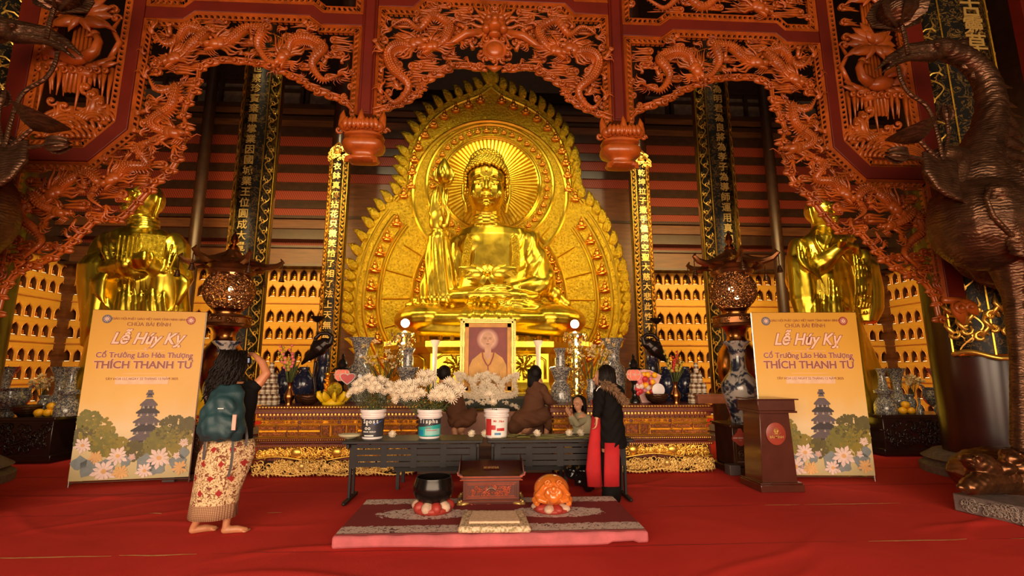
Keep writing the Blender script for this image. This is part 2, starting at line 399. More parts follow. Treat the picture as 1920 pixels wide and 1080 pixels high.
# little seated figurines of the niches ---------------------------
b = MB()
b.lathe([(.0, 0), (.062, 0), (.066, .012), (.05, .025), (.055, .035), (.0, .04)], n=10)
b.ell((0, 0, .06), (.06, .042, .026), nu=10, nv=6); b.ell((-.04, -.015, .052), (.026, .03, .018), nu=8, nv=5); b.ell((.04, -.015, .052), (.026, .03, .018), nu=8, nv=5)
b.lathe([(.0, .05), (.036, .06), (.033, .1), (.038, .13), (.028, .148), (.012, .155)], n=10, sc=(1, .7))
b.ell((0, 0, .178), (.021, .021, .027), nu=8, nv=6); b.ell((0, 0, .205), (.01, .01, .012), nu=6, nv=4)
for s in (-1, 1): b.tube([(s*.034, 0, .135), (s*.05, -.01, .1), (s*.02, -.04, .078)], [.013, .012, .009], 6)
fig = b.mesh('figurine', M['gold_small'], 60); nf = 0
def figs(cs, test, label, group, flip):
    global nf
    for p, MT in cs:
        x, y = pxof(p)
        if test(x, y):
            o = bpy.data.objects.new('niche_figurine', fig); COL.objects.link(o); o.location = p; o.rotation_euler[2] = flip
            tag(o, label, 'figurine', group); nf += 1
figs(cells, lambda x, y: (490 < x < 605 and 500 < y < 712), 'small gold seated figurine in back wall niche between the two left gilt couplet boards', 'niche figurines between the left couplet boards', 0)
figs(cells, lambda x, y: (1232 < x < 1328 and 500 < y < 712), 'small gold seated figurine in back wall niche between the two right gilt couplet boards', 'niche figurines between the right couplet boards', 0)
figs(cells, lambda x, y: (358 < x < 402 and 500 < y < 680), 'small gold seated figurine in niche between left gold monk and bronze censer', 'niche figurines by the left bronze censer', 0)
figs(cells, lambda x, y: (1404 < x < 1482 and 500 < y < 600), 'small gold seated figurine in niche between right bronze censer and gold monk', 'niche figurines by the right bronze censer', 0)
figs(cl, lambda x, y: (-4 < x < 150 and 490 < y < 755), 'small gold seated figurine in arched niche of the left side wall', 'niche figurines of the left side wall', PI/2)
figs(cr_, lambda x, y: (1640 < x < 1800 and 490 < y < 755), 'small gold seated figurine in arched niche of the right side wall', 'niche figurines of the right side wall', -PI/2)
print('FIGURINES', nf)
# upper back wall: frieze, beams, purlins over red strips, clerestory
b = MB(); Z = lambda y: zp(y, 14.6)
def band(y0, y1, Y0, dp, m, x0=-13, x1=13.2):
    b.mi = m; z0, z1 = Z(y1), Z(y0); b.box(((x0+x1)/2, Y0+dp/2, (z0+z1)/2), (x1-x0, dp, z1-z0))
band(466, 499, 14.5, .6, 0); band(497, 501, 14.42, .6, 1); band(463, 467, 14.4, .7, 1)
band(440, 464, 14.75, .3, 3); band(434, 452, 14.35, .4, 1); band(418, 434, 14.25, .5, 0); band(412, 417, 14.15, .6, 1)
for i in range(5):
    y = 397-i*30.5; band(y-1, y+15, 14.36-.1*i, .3, 3, -12.9, 13.1); band(y-16, y-1, 14.3-.1*i, .5, 1, -12.9, 13.1)
band(243, 262, 14.0, .9, 0); band(238, 243, 13.9, 1., 1); band(222, 232, 14.0, .9, 0); band(216, 222, 13.9, .9, 1)
band(60, 420, 15.1, .1, 1); band(-260, 170, 14.3, .6, 1)
o = b.build('wall_back_upper', [M['brown'], M['brown_dk'], M['dark_wood'], M['tiles']], sharp=30); struct(o)
wi = 0
for s in (-1, 1):
    for k in range(4):
        wi += 1; x = CX+s*(6.15+.0)+(k-1.5)*2.1*1 if 0 else CX+s*(5.0+1.72*k)
        fr = MB(); z0, z1 = Z(214), Z(160)
        for q in range(3): fr.box((x-.78+.78*q, 14.25, (z0+z1)/2), (.1, .12, z1-z0))
        for z in (z0+.04, (z0+z1)/2+.1, z1-.04): fr.box((x, 14.26, z), (1.66, .1, .08))
        fo = struct(fr.build('window_%d' % wi, M['brown_dk']))
        g = MB(); g.box((x, 14.32, (z0+z1)/2), (1.6, .02, z1-z0)); g.build('pane', M['glass_dk'], fo)
b = MB(); b.box((CX, 14.25, Z(600)/1), (8.9, .12, 2*(Z(270)-Z(600)))); struct(b.build('wall_back_panel', M['brown']))
for s in (-1, 1):                                                    # walls above the niche panels
    b = MB(); xx = CX+s*(WX+.25)+(.15 if s > 0 else 0); b.mi = 0; b.box((xx, 8.5, (PT+14)/2), (.3, 13.4, 14-PT))
    b.mi = 1; b.box((xx-s*.25, 8.5, PT+.12), (.5, 13.4, .25)); b.box((xx-s*.2, 8.5, PT+1.3), (.4, 13.4, .3))
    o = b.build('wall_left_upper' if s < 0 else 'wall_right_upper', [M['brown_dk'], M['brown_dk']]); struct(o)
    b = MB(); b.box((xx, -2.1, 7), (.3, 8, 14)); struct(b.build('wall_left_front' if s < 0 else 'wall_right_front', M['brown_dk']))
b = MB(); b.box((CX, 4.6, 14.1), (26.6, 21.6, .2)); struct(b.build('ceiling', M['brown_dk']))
# ---------------------------------------------------------------- columns and couplet boards
def column(x, Y, r, h, label, m='dark_wood', base=True):
    t = thing('hall_column', label, 'column', (x, Y, 0))
    MB().lathe([(r, .3), (r*1.02, h*.5), (r*.98, h)], n=40).build('shaft', M[m], t)
    if base: MB().lathe([(r*1.5, 0), (r*1.5, .1), (r*1.35, .16), (r*1.45, .2), (r*1.2, .3), (r, .3)], n=40).build('base', M['stone'], t)
    return t
M['stone'] = simple('grey_stone', (.14, .10, .09), .6, var=.3, nsc=20, bump=.3, bsc=50)
def scroll_strip(b, R, a, z0, z1, hw, seed, r=.011):
    """gold openwork scrolls on a cylinder of radius R round angle a"""
    rr = random.Random(seed); z = z0; s = 1
    def P(u, z): th = a+u/R; return (R*math.sin(th), -R*math.cos(th), z)
    while z < z1-hw*1.6:
        L = hw*rr.uniform(1.9, 2.6)
        b.tube([P(s*hw*.8*math.sin(PI*k/8*1.0-PI/2), z+L*k/8) for k in range(9)], [r*.8, r*1.3, r*.8], 4)
        cz = z+L*.5; cx = -s*hw*.25; q = hw*.62
        b.tube([P(cx+s*q*(1-k/11)*math.cos(PI+s*2*PI*k/8), cz+q*(1-k/11)*math.sin(2*PI*k/8)) for k in range(10)], [r*1.3, r*.7], 4)
        b.tube([P(cx-s*q*.2, cz), P(cx-s*q*.9, cz+L*.25), P(cx-s*q*.7, cz+L*.5)], [r*.7, r*1.6, r*.3], 4)
        z += L*.92; s = -s
def board(x, Y, R, z0, z1, txt, zt, label, csize, cgap, half=1.0, strip=.62, sz=1.0, crown=False, rz=0):
    t = thing('couplet_board', label, 'couplet board', (x, Y, 0), rz)
    def arc(r, a0, a1, n, z): return [(r*math.sin(a0+(a1-a0)*k/n), -r*math.cos(a0+(a1-a0)*k/n), z) for k in range(n+1)]
    b = MB(); n = 24
    for (r0, a0, a1, mi, e0, e1) in ((R, -half, half, 0, z0, z1),):
        A, B_, C_, D = arc(r0, a0, a1, n, e0), arc(r0, a0, a1, n, e1), arc(r0-.05, a0, a1, n, e0), arc(r0-.05, a0, a1, n, e1)
        m = n+1; fs = []
        for k in range(n): fs += [(k, k+1, m+k+1, m+k), (2*m+k+1, 2*m+k, 3*m+k, 3*m+k+1), (k+1, k, 2*m+k, 2*m+k+1), (m+k, m+k+1, 3*m+k+1, 3*m+k)]
        fs += [(0, m, 3*m, 2*m), (n, 2*m+n, 3*m+n, m+n)]; b.add(A+B_+C_+D, fs)
    b.build('backboard', M['black_gilt'], t, sharp=50)
    g = MB()
    for a in (-half+.03, -strip, strip, half-.03): g.tube([((R+.012)*math.sin(a), -(R+.012)*math.cos(a), z) for z in (z0+.02, z1-.02)], .012, 4)
    for z in (z0+.02, z1-.02): g.tube([((R+.012)*math.sin(a), -(R+.012)*math.cos(a), z) for a in np.linspace(-half+.03, half-.03, 14)], .012, 4)
    g.build('gilt_edging', M['gold_small'], t)
    for s in (-1, 1):
        g = MB(); scroll_strip(g, R+.012, s*(strip+half-.03)/2, z0+.06, z1-.04, (half-.03-strip)/2*R*.82, int(x*10)+s); g.build('scroll_border', M['gold_paint'], t)
    if crown:
        g = MB(); rr = random.Random(5)
        for k in range(40):
            a = rr.uniform(-half, half); zz = z1-.1+rr.uniform(-.05, .4)*(1-abs(a)/half*.6); q = rr.uniform(.04, .09)
            c = Vector((R*math.sin(a), -R*math.cos(a)-.03, zz))
            g.tube([c+Vector((q*(1-i/9)*math.cos(i*.8), -.02, q*(1-i/9)*math.sin(i*.8))) for i in range(8)], [.022, .01], 5)
        g.ell((0, -R-.05, z1+.12), (.11, .06, .1)); g.ell((-.07, -R-.09, z1+.17), .03); g.ell((.07, -R-.09, z1+.17), .03)
        g.tube([(-R*.9, -.2, z1), (-R*.4, -R, z1+.25), (0, -R, z1+.38), (R*.4, -R, z1+.25), (R*.9, -.2, z1)], .03, 6)
        g.build('gilt_crown', M['gold_paint'], t)
    o = None
    for i, ch in enumerate(txt):
        c = font_mesh(ch, csize, (0, -R-.006, zt-i*cgap), M['gold_char'], 'character', t, depth=.006, bold=csize*.012, sx=sz)
    return t
M['gold_char'] = simple('gilded_lettering', (.92, .60, .16), .35, .6, var=.05)
def bd(px, pyt, pyb, Y): return at(px, pyt, Y).z, at(px, pyb, Y).z
YO, YI = 10.0, 12.3
zO = at(467, 300, YO).x; zI = at(622, 450, YI).x
for s, txt, lab in ((-1, '世累珍寶棄畢掌業因國城業王位圓成大覺說河', 'wide black curved board with gilt characters on the column behind the left bronze censer'),
                    (1, '堂孝為明君為良將為孝子為導師運用真如結', 'wide black curved board with gilt characters on the column behind the right bronze censer')):
    x = CX+s*abs(zO-CX)+(.03 if s > 0 else 0)
    column(x, YO+.42, .385, 13.9, 'thick dark round column carrying the wide %s couplet board' % ('left' if s < 0 else 'right'))
    z1 = at(480, 96, YO).z; z0 = at(450, 745, YO).z
    g = (at(475, 200, YO-.0).z-at(475, 400, YO).z)/200*20.3
    board(x, YO+.42, .43, z0, z1+.5, txt, at(478, 130 if s < 0 else 105, YO).z, lab, .215, g*.97, half=1.25, strip=.62)
for s, txt, lab in ((-1, '衣鉢真傳拈花只微笑恰了相了法上天無與亦無', 'narrow black board of gilt characters just left of the great gold halo'),
                    (1, '乾坤拉子撒手儘成空聖大慈大悲此性不生為亦無', 'narrow black board of gilt characters just right of the great gold halo')):
    x = CX+s*abs(zI-CX)+(.06 if s > 0 else 0)
    column(x, YI+.36, .26, 13.9, 'slim dark column carrying the narrow %s couplet board' % ('left' if s < 0 else 'right'))
    z1 = at(630, 290, YI).z; z0 = at(610, 700, YI).z; g = (at(625, 300, YI).z-at(625, 500, YI).z)/200*18.3
    board(x, YI+.36, .30, z0, z1, txt, at(628, 311, YI).z, lab, .215, g, half=.95, strip=.5, crown=True)
for px in (352, 1468):
    p = at(px, 560, 13.4); column(p.x, 13.4, .15, 13.9, 'thin far brown post by the back wall, %s of the gold halo' % ('left' if px < 900 else 'right'), 'brown_dk', False)
# ================================================================ the great carved screen
SY = 6.2
def sx(x, y, Y=SY): p = at(x, y, Y); return (p.x, p.z)
def mir(p): return (2*CX-p[0], p[1])
def inside(p, poly):
    x, z = p; c = False; j = len(poly)-1
    for i in range(len(poly)):
        a, b = poly[i], poly[j]
        if (a[1] > z) != (b[1] > z) and x < (b[0]-a[0])*(z-a[1])/(b[1]-a[1])+a[0]: c = not c
        j = i
    return c
screen = thing('carved_screen', 'huge red lacquer and orange openwork dragon screen hanging across the front of the shrine', 'screen', (0, 0, 0))
xa, xb = sx(672, 213)[0], sx(700, 213)[0]; zpb = sx(686, 217)[1]
xc, xd = sx(222, 232)[0], sx(244, 246)[0]
xp0, xp1 = 2*CX-sx(1740, 360)[0], 2*CX-sx(1772, 360)[0]          # inner and outer edge of the end post
TOP = 8.1
zs0, zs1 = sx(300, 38)[1], sx(480, 29)[1]; zu0, zu1 = sx(300, 16)[1], sx(480, 9)[1]
zc0, zc1 = sx(740, 16)[1], sx(870, 3)[1]; zv0, zv1 = zc0+.2, zc1+.2
s1, s2 = sx(347, 38)[0], sx(369, 29)[0]; s4, s3 = sx(606, 48)[0], sx(584, 31)[0]
c1, c2 = sx(776, 16)[0], sx(795, 4)[0]
zq = sx(162, 281)[1]; zr = sx(100, 304)[1]; xq = sx(162, 283)[0]; xr_ = sx(170, 309)[0]; zE = sx(222, 232)[1]; zF = sx(244, 246)[1]
zpost = sx(1785, 565)[1]
sideL = [(xd, zs0), (s1, zs0), (s2, zs1), (s3, zs1), (s4, zs0), (xa, zs0)]       # lower edge of the side beam
sideU = [(xd, zu0), (s1, zu0), (s2-.03, zu1), (s3+.03, zu1), (s4, zu0), (xa, zu0)]
cenL = [(xb, zc0), (c1, zc0), (c2, zc1)]; cenL += [mir(p) for p in cenL[::-1]]
cenU = [(p[0], p[1]+.2) for p in cenL]
OUT = [(xd, zF), (xr_, zr), (xp0, zr), (xp0, zpost)]                            # lower-left opening edge below the chamfer
b = MB(); D0, D1 = SY-.06, SY+.12
def both(poly, y0=D0, y1=D1):
    b.prism(poly, y0, y1); b.prism([mir(p) for p in poly][::-1], y0, y1)
both([(xa, zpb), (xb, zpb), (xb, TOP), (xa, TOP)])
both([(xc, TOP), (xd, TOP), (xd, zF), (xr_, zr), (xp0, zr), (xp0, zq), (xq, zq), (xc, zE)][::-1])
both([(xp1, zpost), (xp0, zpost), (xp0, TOP), (xp1, TOP)])
both(sideL+sideU[::-1], D0+.015, D1-.015)
b.prism(cenL+cenU[::-1], D0+.015, D1-.015)
b.box((CX, SY+.03, TOP+.1), (2*(CX-xp1), .2, .25))
for s in (-1, 1):                                                    # raised inner mouldings on the two posts
    x = (xa+xb)/2; x = x if s < 0 else 2*CX-x; w = (xb-xa)/2-.03
    for q in (-1, 1): b.box((x+q*w, D0-.008, (zpb+TOP)/2), (.02, .02, TOP-zpb))
    b.box((x, D0-.008, zpb+.03), (2*w, .02, .02))
b.build('frame_beams', M['red_beam'], screen, bev=.012)
def offset(path, d):
    """shift an open polyline sideways (to its right for d > 0)"""
    out = []; n = len(path)
    for i in range(n):
        p = Vector(path[i]); t0 = (p-Vector(path[i-1])).normalized() if i else None
        t1 = (Vector(path[i+1])-p).normalized() if i < n-1 else None
        t0 = t0 or t1; t1 = t1 or t0
        nrm = (Vector((t0.y, -t0.x))+Vector((t1.y, -t1.x))); nrm.normalize()
        out.append(tuple(p+nrm*(d/max(.4, nrm.dot(Vector((t1.y, -t1.x)))))))
    return out
def border(path, W=.115):
    """moulded edging with a perforated band, to the right of the path"""
    b = MB(); y = SY+.02
    for d, r in ((.012, .016), (.038, .01), (W-.008, .011)):
        P = [(p[0], y-.05, p[1]) for p in offset(path, d)]; b.tube(P, r, 4, axis=(0, 1, 0), flat=1.6)
    lo, hi = offset(path, .05), offset(path, W-.012)
    for i in range(len(path)-1):
        a0, a1, e0, e1 = [Vector((p[0], y, p[1])) for p in (lo[i], lo[i+1], hi[i], hi[i+1])]
        L = ((a1-a0).length+(e1-e0).length)/2; k = max(1, round(L/.078)); t = (a1-a0).normalized()
        for q in range(k+1):
            f = q/k; m0 = a0.lerp(a1, f); m1 = e0.lerp(e1, f); h = .015
            M_ = (m0+m1)/2
            b.hexa([m0-t*h*1.6+V(0, .015, 0), m0+t*h*1.6+V(0, .015, 0), M_+t*h*.8+V(0, .015, 0), M_-t*h*.8+V(0, .015, 0)], [m0-t*h*1.6-V(0, .05, 0), m0+t*h*1.6-V(0, .05, 0), M_+t*h*.8-V(0, .05, 0), M_-t*h*.8-V(0, .05, 0)])
            b.hexa([M_-t*h*.8+V(0, .015, 0), M_+t*h*.8+V(0, .015, 0), m1+t*h*1.6+V(0, .015, 0), m1-t*h*1.6+V(0, .015, 0)], [M_-t*h*.8-V(0, .05, 0), M_+t*h*.8-V(0, .05, 0), m1+t*h*1.6-V(0, .05, 0), m1-t*h*1.6-V(0, .05, 0)])
    return b
R90 = sorted
pathSide = [(xp0, zpost), (xp0, zr), (xr_, zr), (xd, zF)]+[(xd, zs0)]+sideL[1:]+[(xa, zpb)]
pathCen = [(xb, zpb)]+cenL+[mir((xb, zpb))]
xgL = xp0+.02
pathA = [(xq, zq), (xc, zE), (xc, TOP), ]
pathA = [(xc, TOP), (xc, zE), (xq, zq), (xp0, zq), (xp0, TOP)]
def addb(path, flip=False):
    P = path
    border(P).build('perforated_border', M['carve'], screen, sharp=40)
addb(pathSide); addb([mir(p) for p in pathSide][::-1]); addb(pathCen)
addb(pathA); addb([mir(p) for p in pathA][::-1])
up = [(xa, TOP), (xa, zu0)]+sideU[::-1][1:-1]+[(xd, zu0), (xd, TOP)]
addb(up); addb([mir(p) for p in up][::-1])
upc = [mir((xb, TOP))]+cenU[::-1]+[(xb, TOP)]
addb(upc)
# ---- carving vocabulary, all in the plane of the screen: (x, z), relief towards -y
class Carver:
    def __init__(s, seed, poly): s.b = MB(); s.r = random.Random(seed); s.poly = poly
    def T(s, pts, r, d=0., n=5, flat=1.0): s.b.tube([(p[0], SY-d-(p[2] if len(p) > 2 else 0), p[1]) for p in pts], r, n, flat=flat)
    def spiral(s, x, z, q, a0=0., sg=1, turns=1.25, d=.05, r=.022):
        n = 11
        s.T([(x+q*(1-.85*k/n)*math.cos(a0+sg*2*PI*turns*k/n), z+q*(1-.85*k/n)*math.sin(a0+sg*2*PI*turns*k/n), .03*k/n) for k in range(n+1)], [r*.8, r*1.1, r*.9], d)
        s.b.ell((x, SY-d-.035, z), (r*1.2, r*1.3, r*1.2), nu=6, nv=5)
    def cloud(s, x, z, q=.06, sg=1, L=.35, d=.03):
        """knobbed cloud head with long streaming level tails"""
        s.spiral(x, z, q, -PI/2, -sg, 1.15, d, q*.34)
        s.b.ell((x, SY-d+.02, z), (q*1.05, .03, q*.9), nu=10, nv=5)
        for k, (dz, f) in enumerate(((-q*.95, 1.), (-q*.1, .8), (q*.75, .55))):
            l = 0
            while l < L*f and inside((x+sg*(l+.04), z+dz), s.poly): l += .03
            if l < .07: continue
            s.T([(x+sg*(l*t), z+dz+.018*math.sin(5*t+k)*(t)) for t in (0, .25, .5, .75, 1)], [q*.42, q*.34, q*.26, q*.08], d, 5, 1.3)
    def flame(s, x, z, a, L=.25, n=4, d=.05, r=.016, sp=.3):
        for k in range(n):
            aa = a+sp*(k-(n-1)/2); ph = s.r.uniform(0, 1); l = L*s.r.uniform(.7, 1.1)
            s.T([(x+l*t*math.cos(aa)+.035*math.sin(6*t+ph)*(-math.sin(aa)), z+l*t*math.sin(aa)+.035*math.sin(6*t+ph)*math.cos(aa), .02*math.sin(3*t)) for t in (0, .2, .4, .6, .8, 1)], [r, r*1.15, r*.8, r*.15], d, 4)
    def leaf(s, x, z, a, L, w, d=.05, bend=.3):
        s.T([(x+L*t*math.cos(a+bend*t), z+L*t*math.sin(a+bend*t), .03*math.sin(PI*t)) for t in (0, .2, .45, .7, .9, 1)], [w*.35, w*.8, w, w*.7, w*.25, w*.03], d, 6, .45)
    def claw(s, x, z, a, q=.09, d=.1):
        s.T([(x-q*1.6*math.cos(a), z-q*1.6*math.sin(a)), (x-q*.5*math.cos(a), z-q*.5*math.sin(a)+.02), (x, z)], [.036, .028, .03], d, 6)
        for k in range(4):
            aa = a+.42*(k-1.5)
            s.T([(x, z), (x+q*.6*math.cos(aa), z+q*.6*math.sin(aa), .03), (x+q*1.1*math.cos(aa-.3), z+q*1.1*math.sin(aa-.3), .0)], [.018, .015, .002], d, 5)
    def head(s, x, z, a, q=1., d=.12):
        """dragon head pointing along a"""
        ca, sa = math.cos(a), math.sin(a); up = 1 if ca >= 0 else -1
        def L(u, v): return (x+q*(u*ca-v*sa*up), z+q*(u*sa+v*ca*up))
        y = SY-d
        for (u, v, ru, rv, ry) in ((0, 0, .10, .075, .07), (.09, .025, .085, .045, .06), (.17, .045, .04, .035, .05), (.09, -.055, .085, .024, .045), (-.06, .0, .08, .09, .06)):
            p = L(u, v); s.b.ell((p[0], y, p[1]), (ru*q, ry*q, rv*q), rot=(0, -a, 0), nu=8, nv=6)
        for (u, v, r_) in ((.02, .06, .026), (.19, .075, .02), (.15, .0, .016)):
            p = L(u, v); s.b.ell((p[0], y-.06*q, p[1]), r_*q, nu=6, nv=5)
        for k in range(2):
            P = [L(-.02, .06), L(-.10, .12+.02*k), L(-.2, .13+.06*k), L(-.27, .18+.07*k)]
            s.T(P, [.02*q, .015*q, .003], d+.03*k, 5)
        for k in range(9):                                           # mane and beard
            t = k/8; v0 = .09-.19*t; l = .2+.16*math.sin(PI*t)
            P = [L(-.05-l*u-.02*math.sin(7*u), v0*(1+u*1.5)+.03*math.sin(6*u+k)) for u in (0, .25, .5, .75, 1)]
            s.T(P, [.022*q, .024*q, .016*q, .003], d-.02+.012*(k % 3), 5)
        for k in range(4):
            P = [L(.05+.03*k, -.07), L(.03+.03*k, -.12), L(-.01+.03*k, -.16-.01*k)]; s.T(P, [.014*q, .01*q, .002], d, 4)
        P = [L(.17, .03), L(.25, .0), L(.3, .06), L(.36, .05)]; s.T(P, [.012*q, .009*q, .002], d+.02, 4)
    def dragon(s, path, r=.06, d=.08, head=True, sg=1, q=1., legs=(.3, .7)):
        P = cr([(p[0], 0, p[1]) for p in path], 7); m = len(P)
        P = [(p.x, p.z, .03*math.sin(9*i/m*2)) for i, p in enumerate(P)]
        s.T(P, [r*.15, r*.55, r*.9, r, r, r*.85], d, 8)
        for i in range(2, m-2, 1):                                   # dorsal fins
            t = Vector((P[i+1][0]-P[i-1][0], P[i+1][1]-P[i-1][1])).normalized(); nn = Vector((-t.y, t.x))*sg; rr_ = r*lerpl([.15, .55, .9, 1, 1, .85], i/(m-1))
            a = Vector(P[i][:2])+nn*rr_*.7; e = Vector(P[i][:2])+nn*(rr_*1.75+.01)-t*rr_*.5
            s.T([tuple(a), tuple(e)], [rr_*.38, .002], d+P[i][2], 4)
            for h in (-1, 0, 1):                                      # scales
                c = Vector(P[i][:2])-nn*rr_*.45*h; s.b.ell((c.x, SY-d-P[i][2]-rr_*(.83 if h else .95), c.y), (rr_*.3, rr_*.16, rr_*.3), nu=5, nv=4)
        for f in legs:
            i = int(f*(m-1)); t = Vector((P[i+1][0]-P[i-1][0], P[i+1][1]-P[i-1][1])).normalized(); nn = Vector((-t.y, t.x))*-sg
            c = Vector(P[i][:2])+nn*(r+.14*q)+t*.05; s.claw(c.x, c.y, math.atan2(nn.y+t.y*.8, nn.x+t.x*.8), .075*q)
            s.flame(P[i][0]+nn.x*r, P[i][1]+nn.y*r, math.atan2(nn.y-t.y, nn.x-t.x), .17, 3, d+.04, .013)
        if head:
            t = Vector((P[-1][0]-P[-3][0], P[-1][1]-P[-3][1])); s.head(P[-1][0]+t.normalized().x*.05, P[-1][1]+t.normalized().y*.05, math.atan2(t.y, t.x), q)
        t = Vector((P[1][0]-P[0][0], P[1][1]-P[0][1])); s.flame(P[0][0], P[0][1], math.atan2(-t.y, -t.x), .22*q, 5, d, .016)
    def edge(s, path, q=.06, flip=1):
        P = cr([(p[0], 0, p[1]) for p in path], 6); L = 0; acc = 0
        s.T([(p.x, p.z) for p in P], [.026, .032, .026], .02, 6)
        s.T([(p.x, p.z+.045) for p in P], [.014]*2, .05, 5)
        for i in range(1, len(P)):
            acc += (P[i]-P[i-1]).length
            if acc > q*s.r.uniform(2.2, 3.2):
                acc = 0; qq = q*s.r.uniform(.8, 1.25)
                s.b.ell((P[i].x, SY-.02, P[i].z), (qq*1.7, .035, qq*.62), rot=(0, s.r.uniform(-.25, .25), 0), nu=12, nv=6)
                s.spiral(P[i].x+s.r.uniform(-.6, .6)*qq, P[i].z, qq*.75, s.r.uniform(0, 6), s.r.choice((-1, 1)), 1.1, .055, qq*.26)
                s.T([(P[i].x-qq*1.9, P[i].z+qq*.2), (P[i].x, P[i].z+qq*.75), (P[i].x+qq*1.9, P[i].z+qq*.3)], [.006, .02, .006], .05, 5)
    def fill(s, n, q=(.04, .06), sp=.105, L=(.2, .5), fl=.25):
        xs = [p[0] for p in s.poly]; zs = [p[1] for p in s.poly]; pts = []
        for _ in range(n*12):
            p = (s.r.uniform(min(xs), max(xs)), s.r.uniform(min(zs), max(zs)))
            if not inside(p, s.poly) or any((p[0]-o[0])**2+((p[1]-o[1])*1.25)**2 < sp*sp for o in pts): continue
            pts.append(p)
            if s.r.random() < fl: s.flame(p[0], p[1], s.r.uniform(0, 6.28), s.r.uniform(.12, .2), 3, s.r.uniform(.02, .07), .014)
            else: s.cloud(p[0], p[1], s.r.uniform(*q), s.r.choice((-1, 1)), s.r.uniform(*L), s.r.uniform(.0, .06))
            if len(pts) >= n: break
    def done(s, name, mat='carve', mirror=False):
        o = s.b.build(name, M[mat], screen, sharp=0); st = 'fretwork' in name
        if st: o['kind'] = 'stuff'
        if mirror:
            b2 = MB(); b2.v = [(2*CX-v[0], v[1], v[2]) for v in s.b.v]; b2.f = [f[::-1] for f in s.b.f]; b2.m = s.b.m
            b2 = b2.build(name, M[mat], screen, sharp=0)
            if st: b2['kind'] = 'stuff'
        return o
def S(l): return [sx(*p) for p in l]
archL = S([(664, 212), (650, 197), (618, 182), (590, 170), (568, 155), (540, 143), (515, 130), (480, 122), (440, 118), (410, 118), (378, 132), (372, 160), (358, 188), (346, 215), (354, 246), (343, 275), (335, 302), (318, 328), (290, 350), (262, 382), (225, 415), (190, 412), (165, 432), (142, 455), (115, 477), (82, 495), (40, 512), (14, 545), (0, 590)])
i1 = offset(pathSide, .10)
polyL = i1+archL
mid = S([(355, 60), (355, 330)])
c = Carver(11, polyL); c.fill(95, sp=.135); c.edge(archL, .055, -1); c.done('cloud_fretwork', mirror=True)
c = Carver(12, polyL)
c.fill(38, (.025, .035), .18, (.1, .2), .7); c.done('flame_fretwork', 'carve_dark', True)
for k, (pth, r_, sg, q) in enumerate(((S([(640, 150), (612, 158), (590, 128), (612, 100), (588, 82), (556, 88), (540, 112)]), .062, 1, 1.),
        (S([(545, 130), (512, 125), (490, 95), (500, 68), (470, 62), (448, 84), (420, 92)]), .06, -1, 1.),
        (S([(300, 70), (318, 92), (345, 78), (366, 62), (392, 70), (372, 96), (340, 118)]), .058, -1, .9),
        (S([(288, 152), (306, 178), (338, 170), (334, 205), (306, 222), (300, 246), (330, 256)]), .058, 1, 1.),
        (S([(330, 285), (300, 268), (272, 284), (284, 312), (254, 320), (228, 340)]), .055, 1, .9),
        (S([(205, 395), (180, 372), (196, 346), (168, 330), (140, 350), (120, 366)]), .055, -1, 1.),
        (S([(58, 490), (90, 462), (76, 432), (54, 408), (70, 372), (96, 392), (122, 402)]), .055, 1, .8))):
    c = Carver(20+k, polyL); c.dragon(pth, r_*1.12, .10, True, sg, q*1.0); c.done('carved_dragon', mirror=True)
archC = S([(700, 213), (735, 203), (768, 190), (790, 172), (800, 155), (825, 140), (848, 128), (880, 128), (914, 134)])
halfC = offset(pathCen, .10); halfC = [p for p in halfC if p[0] <= CX+.01]+[(CX, zc1-.1)]
polyC = halfC+archC[::-1]
c = Carver(31, polyC); c.fill(58, sp=.13); c.edge(archC, .055, 1); c.done('cloud_fretwork', mirror=True)
for k, (pth, r_, sg, q) in enumerate(((S([(722, 180), (742, 200), (768, 168), (742, 142), (730, 110), (750, 96), (780, 92)]), .062, -1, 1.),
        (S([(735, 60), (765, 48), (790, 62), (815, 40), (845, 55), (838, 84), (815, 96)]), .05, -1, .9))):
    c = Carver(40+k, polyC); c.dragon(pth, r_*1.15, .10, True, sg, q); c.done('carved_dragon', mirror=True)
c = Carver(50, polyC)                                                # the facing dragon mask and its pearl
mx, mz = sx(912, 56)
def E(dx, dz, r, dy=.12):
    for s_ in ((-1, 1) if dx else (1,)): c.b.ell((CX+s_*dx, SY-dy, mz+dz), r, nu=10, nv=8)
E(0, 0, (.17, .12, .15)); E(0, -.09, (.1, .13, .07), .17); E(.085, .03, (.055, .06, .05), .2); E(0, -.04, (.05, .07, .045), .26); E(.12, -.1, (.06, .08, .06), .14); E(0, -.2, (.09, .08, .04), .16)
for s_ in (-1, 1):
    c.T([(CX+s_*.05, mz+.1), (CX+s_*.1, mz+.2), (CX+s_*.08, mz+.28), (CX+s_*.14, mz+.34)], [.03, .024, .004], .12)
    c.T([(CX+s_*.12, mz+.08), (CX+s_*.22, mz+.16), (CX+s_*.22, mz+.24)], [.03, .02, .003], .1)
    for k in range(9):
        a = -1.2+2.3*k/8; l = .3+.05*math.sin(k*2.1)
        c.T([(CX+s_*(.13*math.cos(a)+l*t*math.cos(a)), mz+.13*math.sin(a)+l*t*math.sin(a)+.04*math.sin(6*t+k)) for t in (0, .3, .6, .8, 1)], [.03, .028, .018, .003], .08+.01*(k % 3))
    c.T([(CX+s_*.16, mz-.1), (CX+s_*.42, mz-.14), (CX+s_*.62, mz-.3), (CX+s_*.8, mz-.36)], [.055, .06, .05, .04], .08, 8)
    for k in range(7): c.T([(CX+s_*(.3+.07*k), mz-.1-.035*k), (CX+s_*(.33+.07*k), mz-.0-.03*k)], [.022, .002], .09, 4)
    c.claw(CX+s_*.34, mz-.3, PI/2+s_*(-.4), .06)
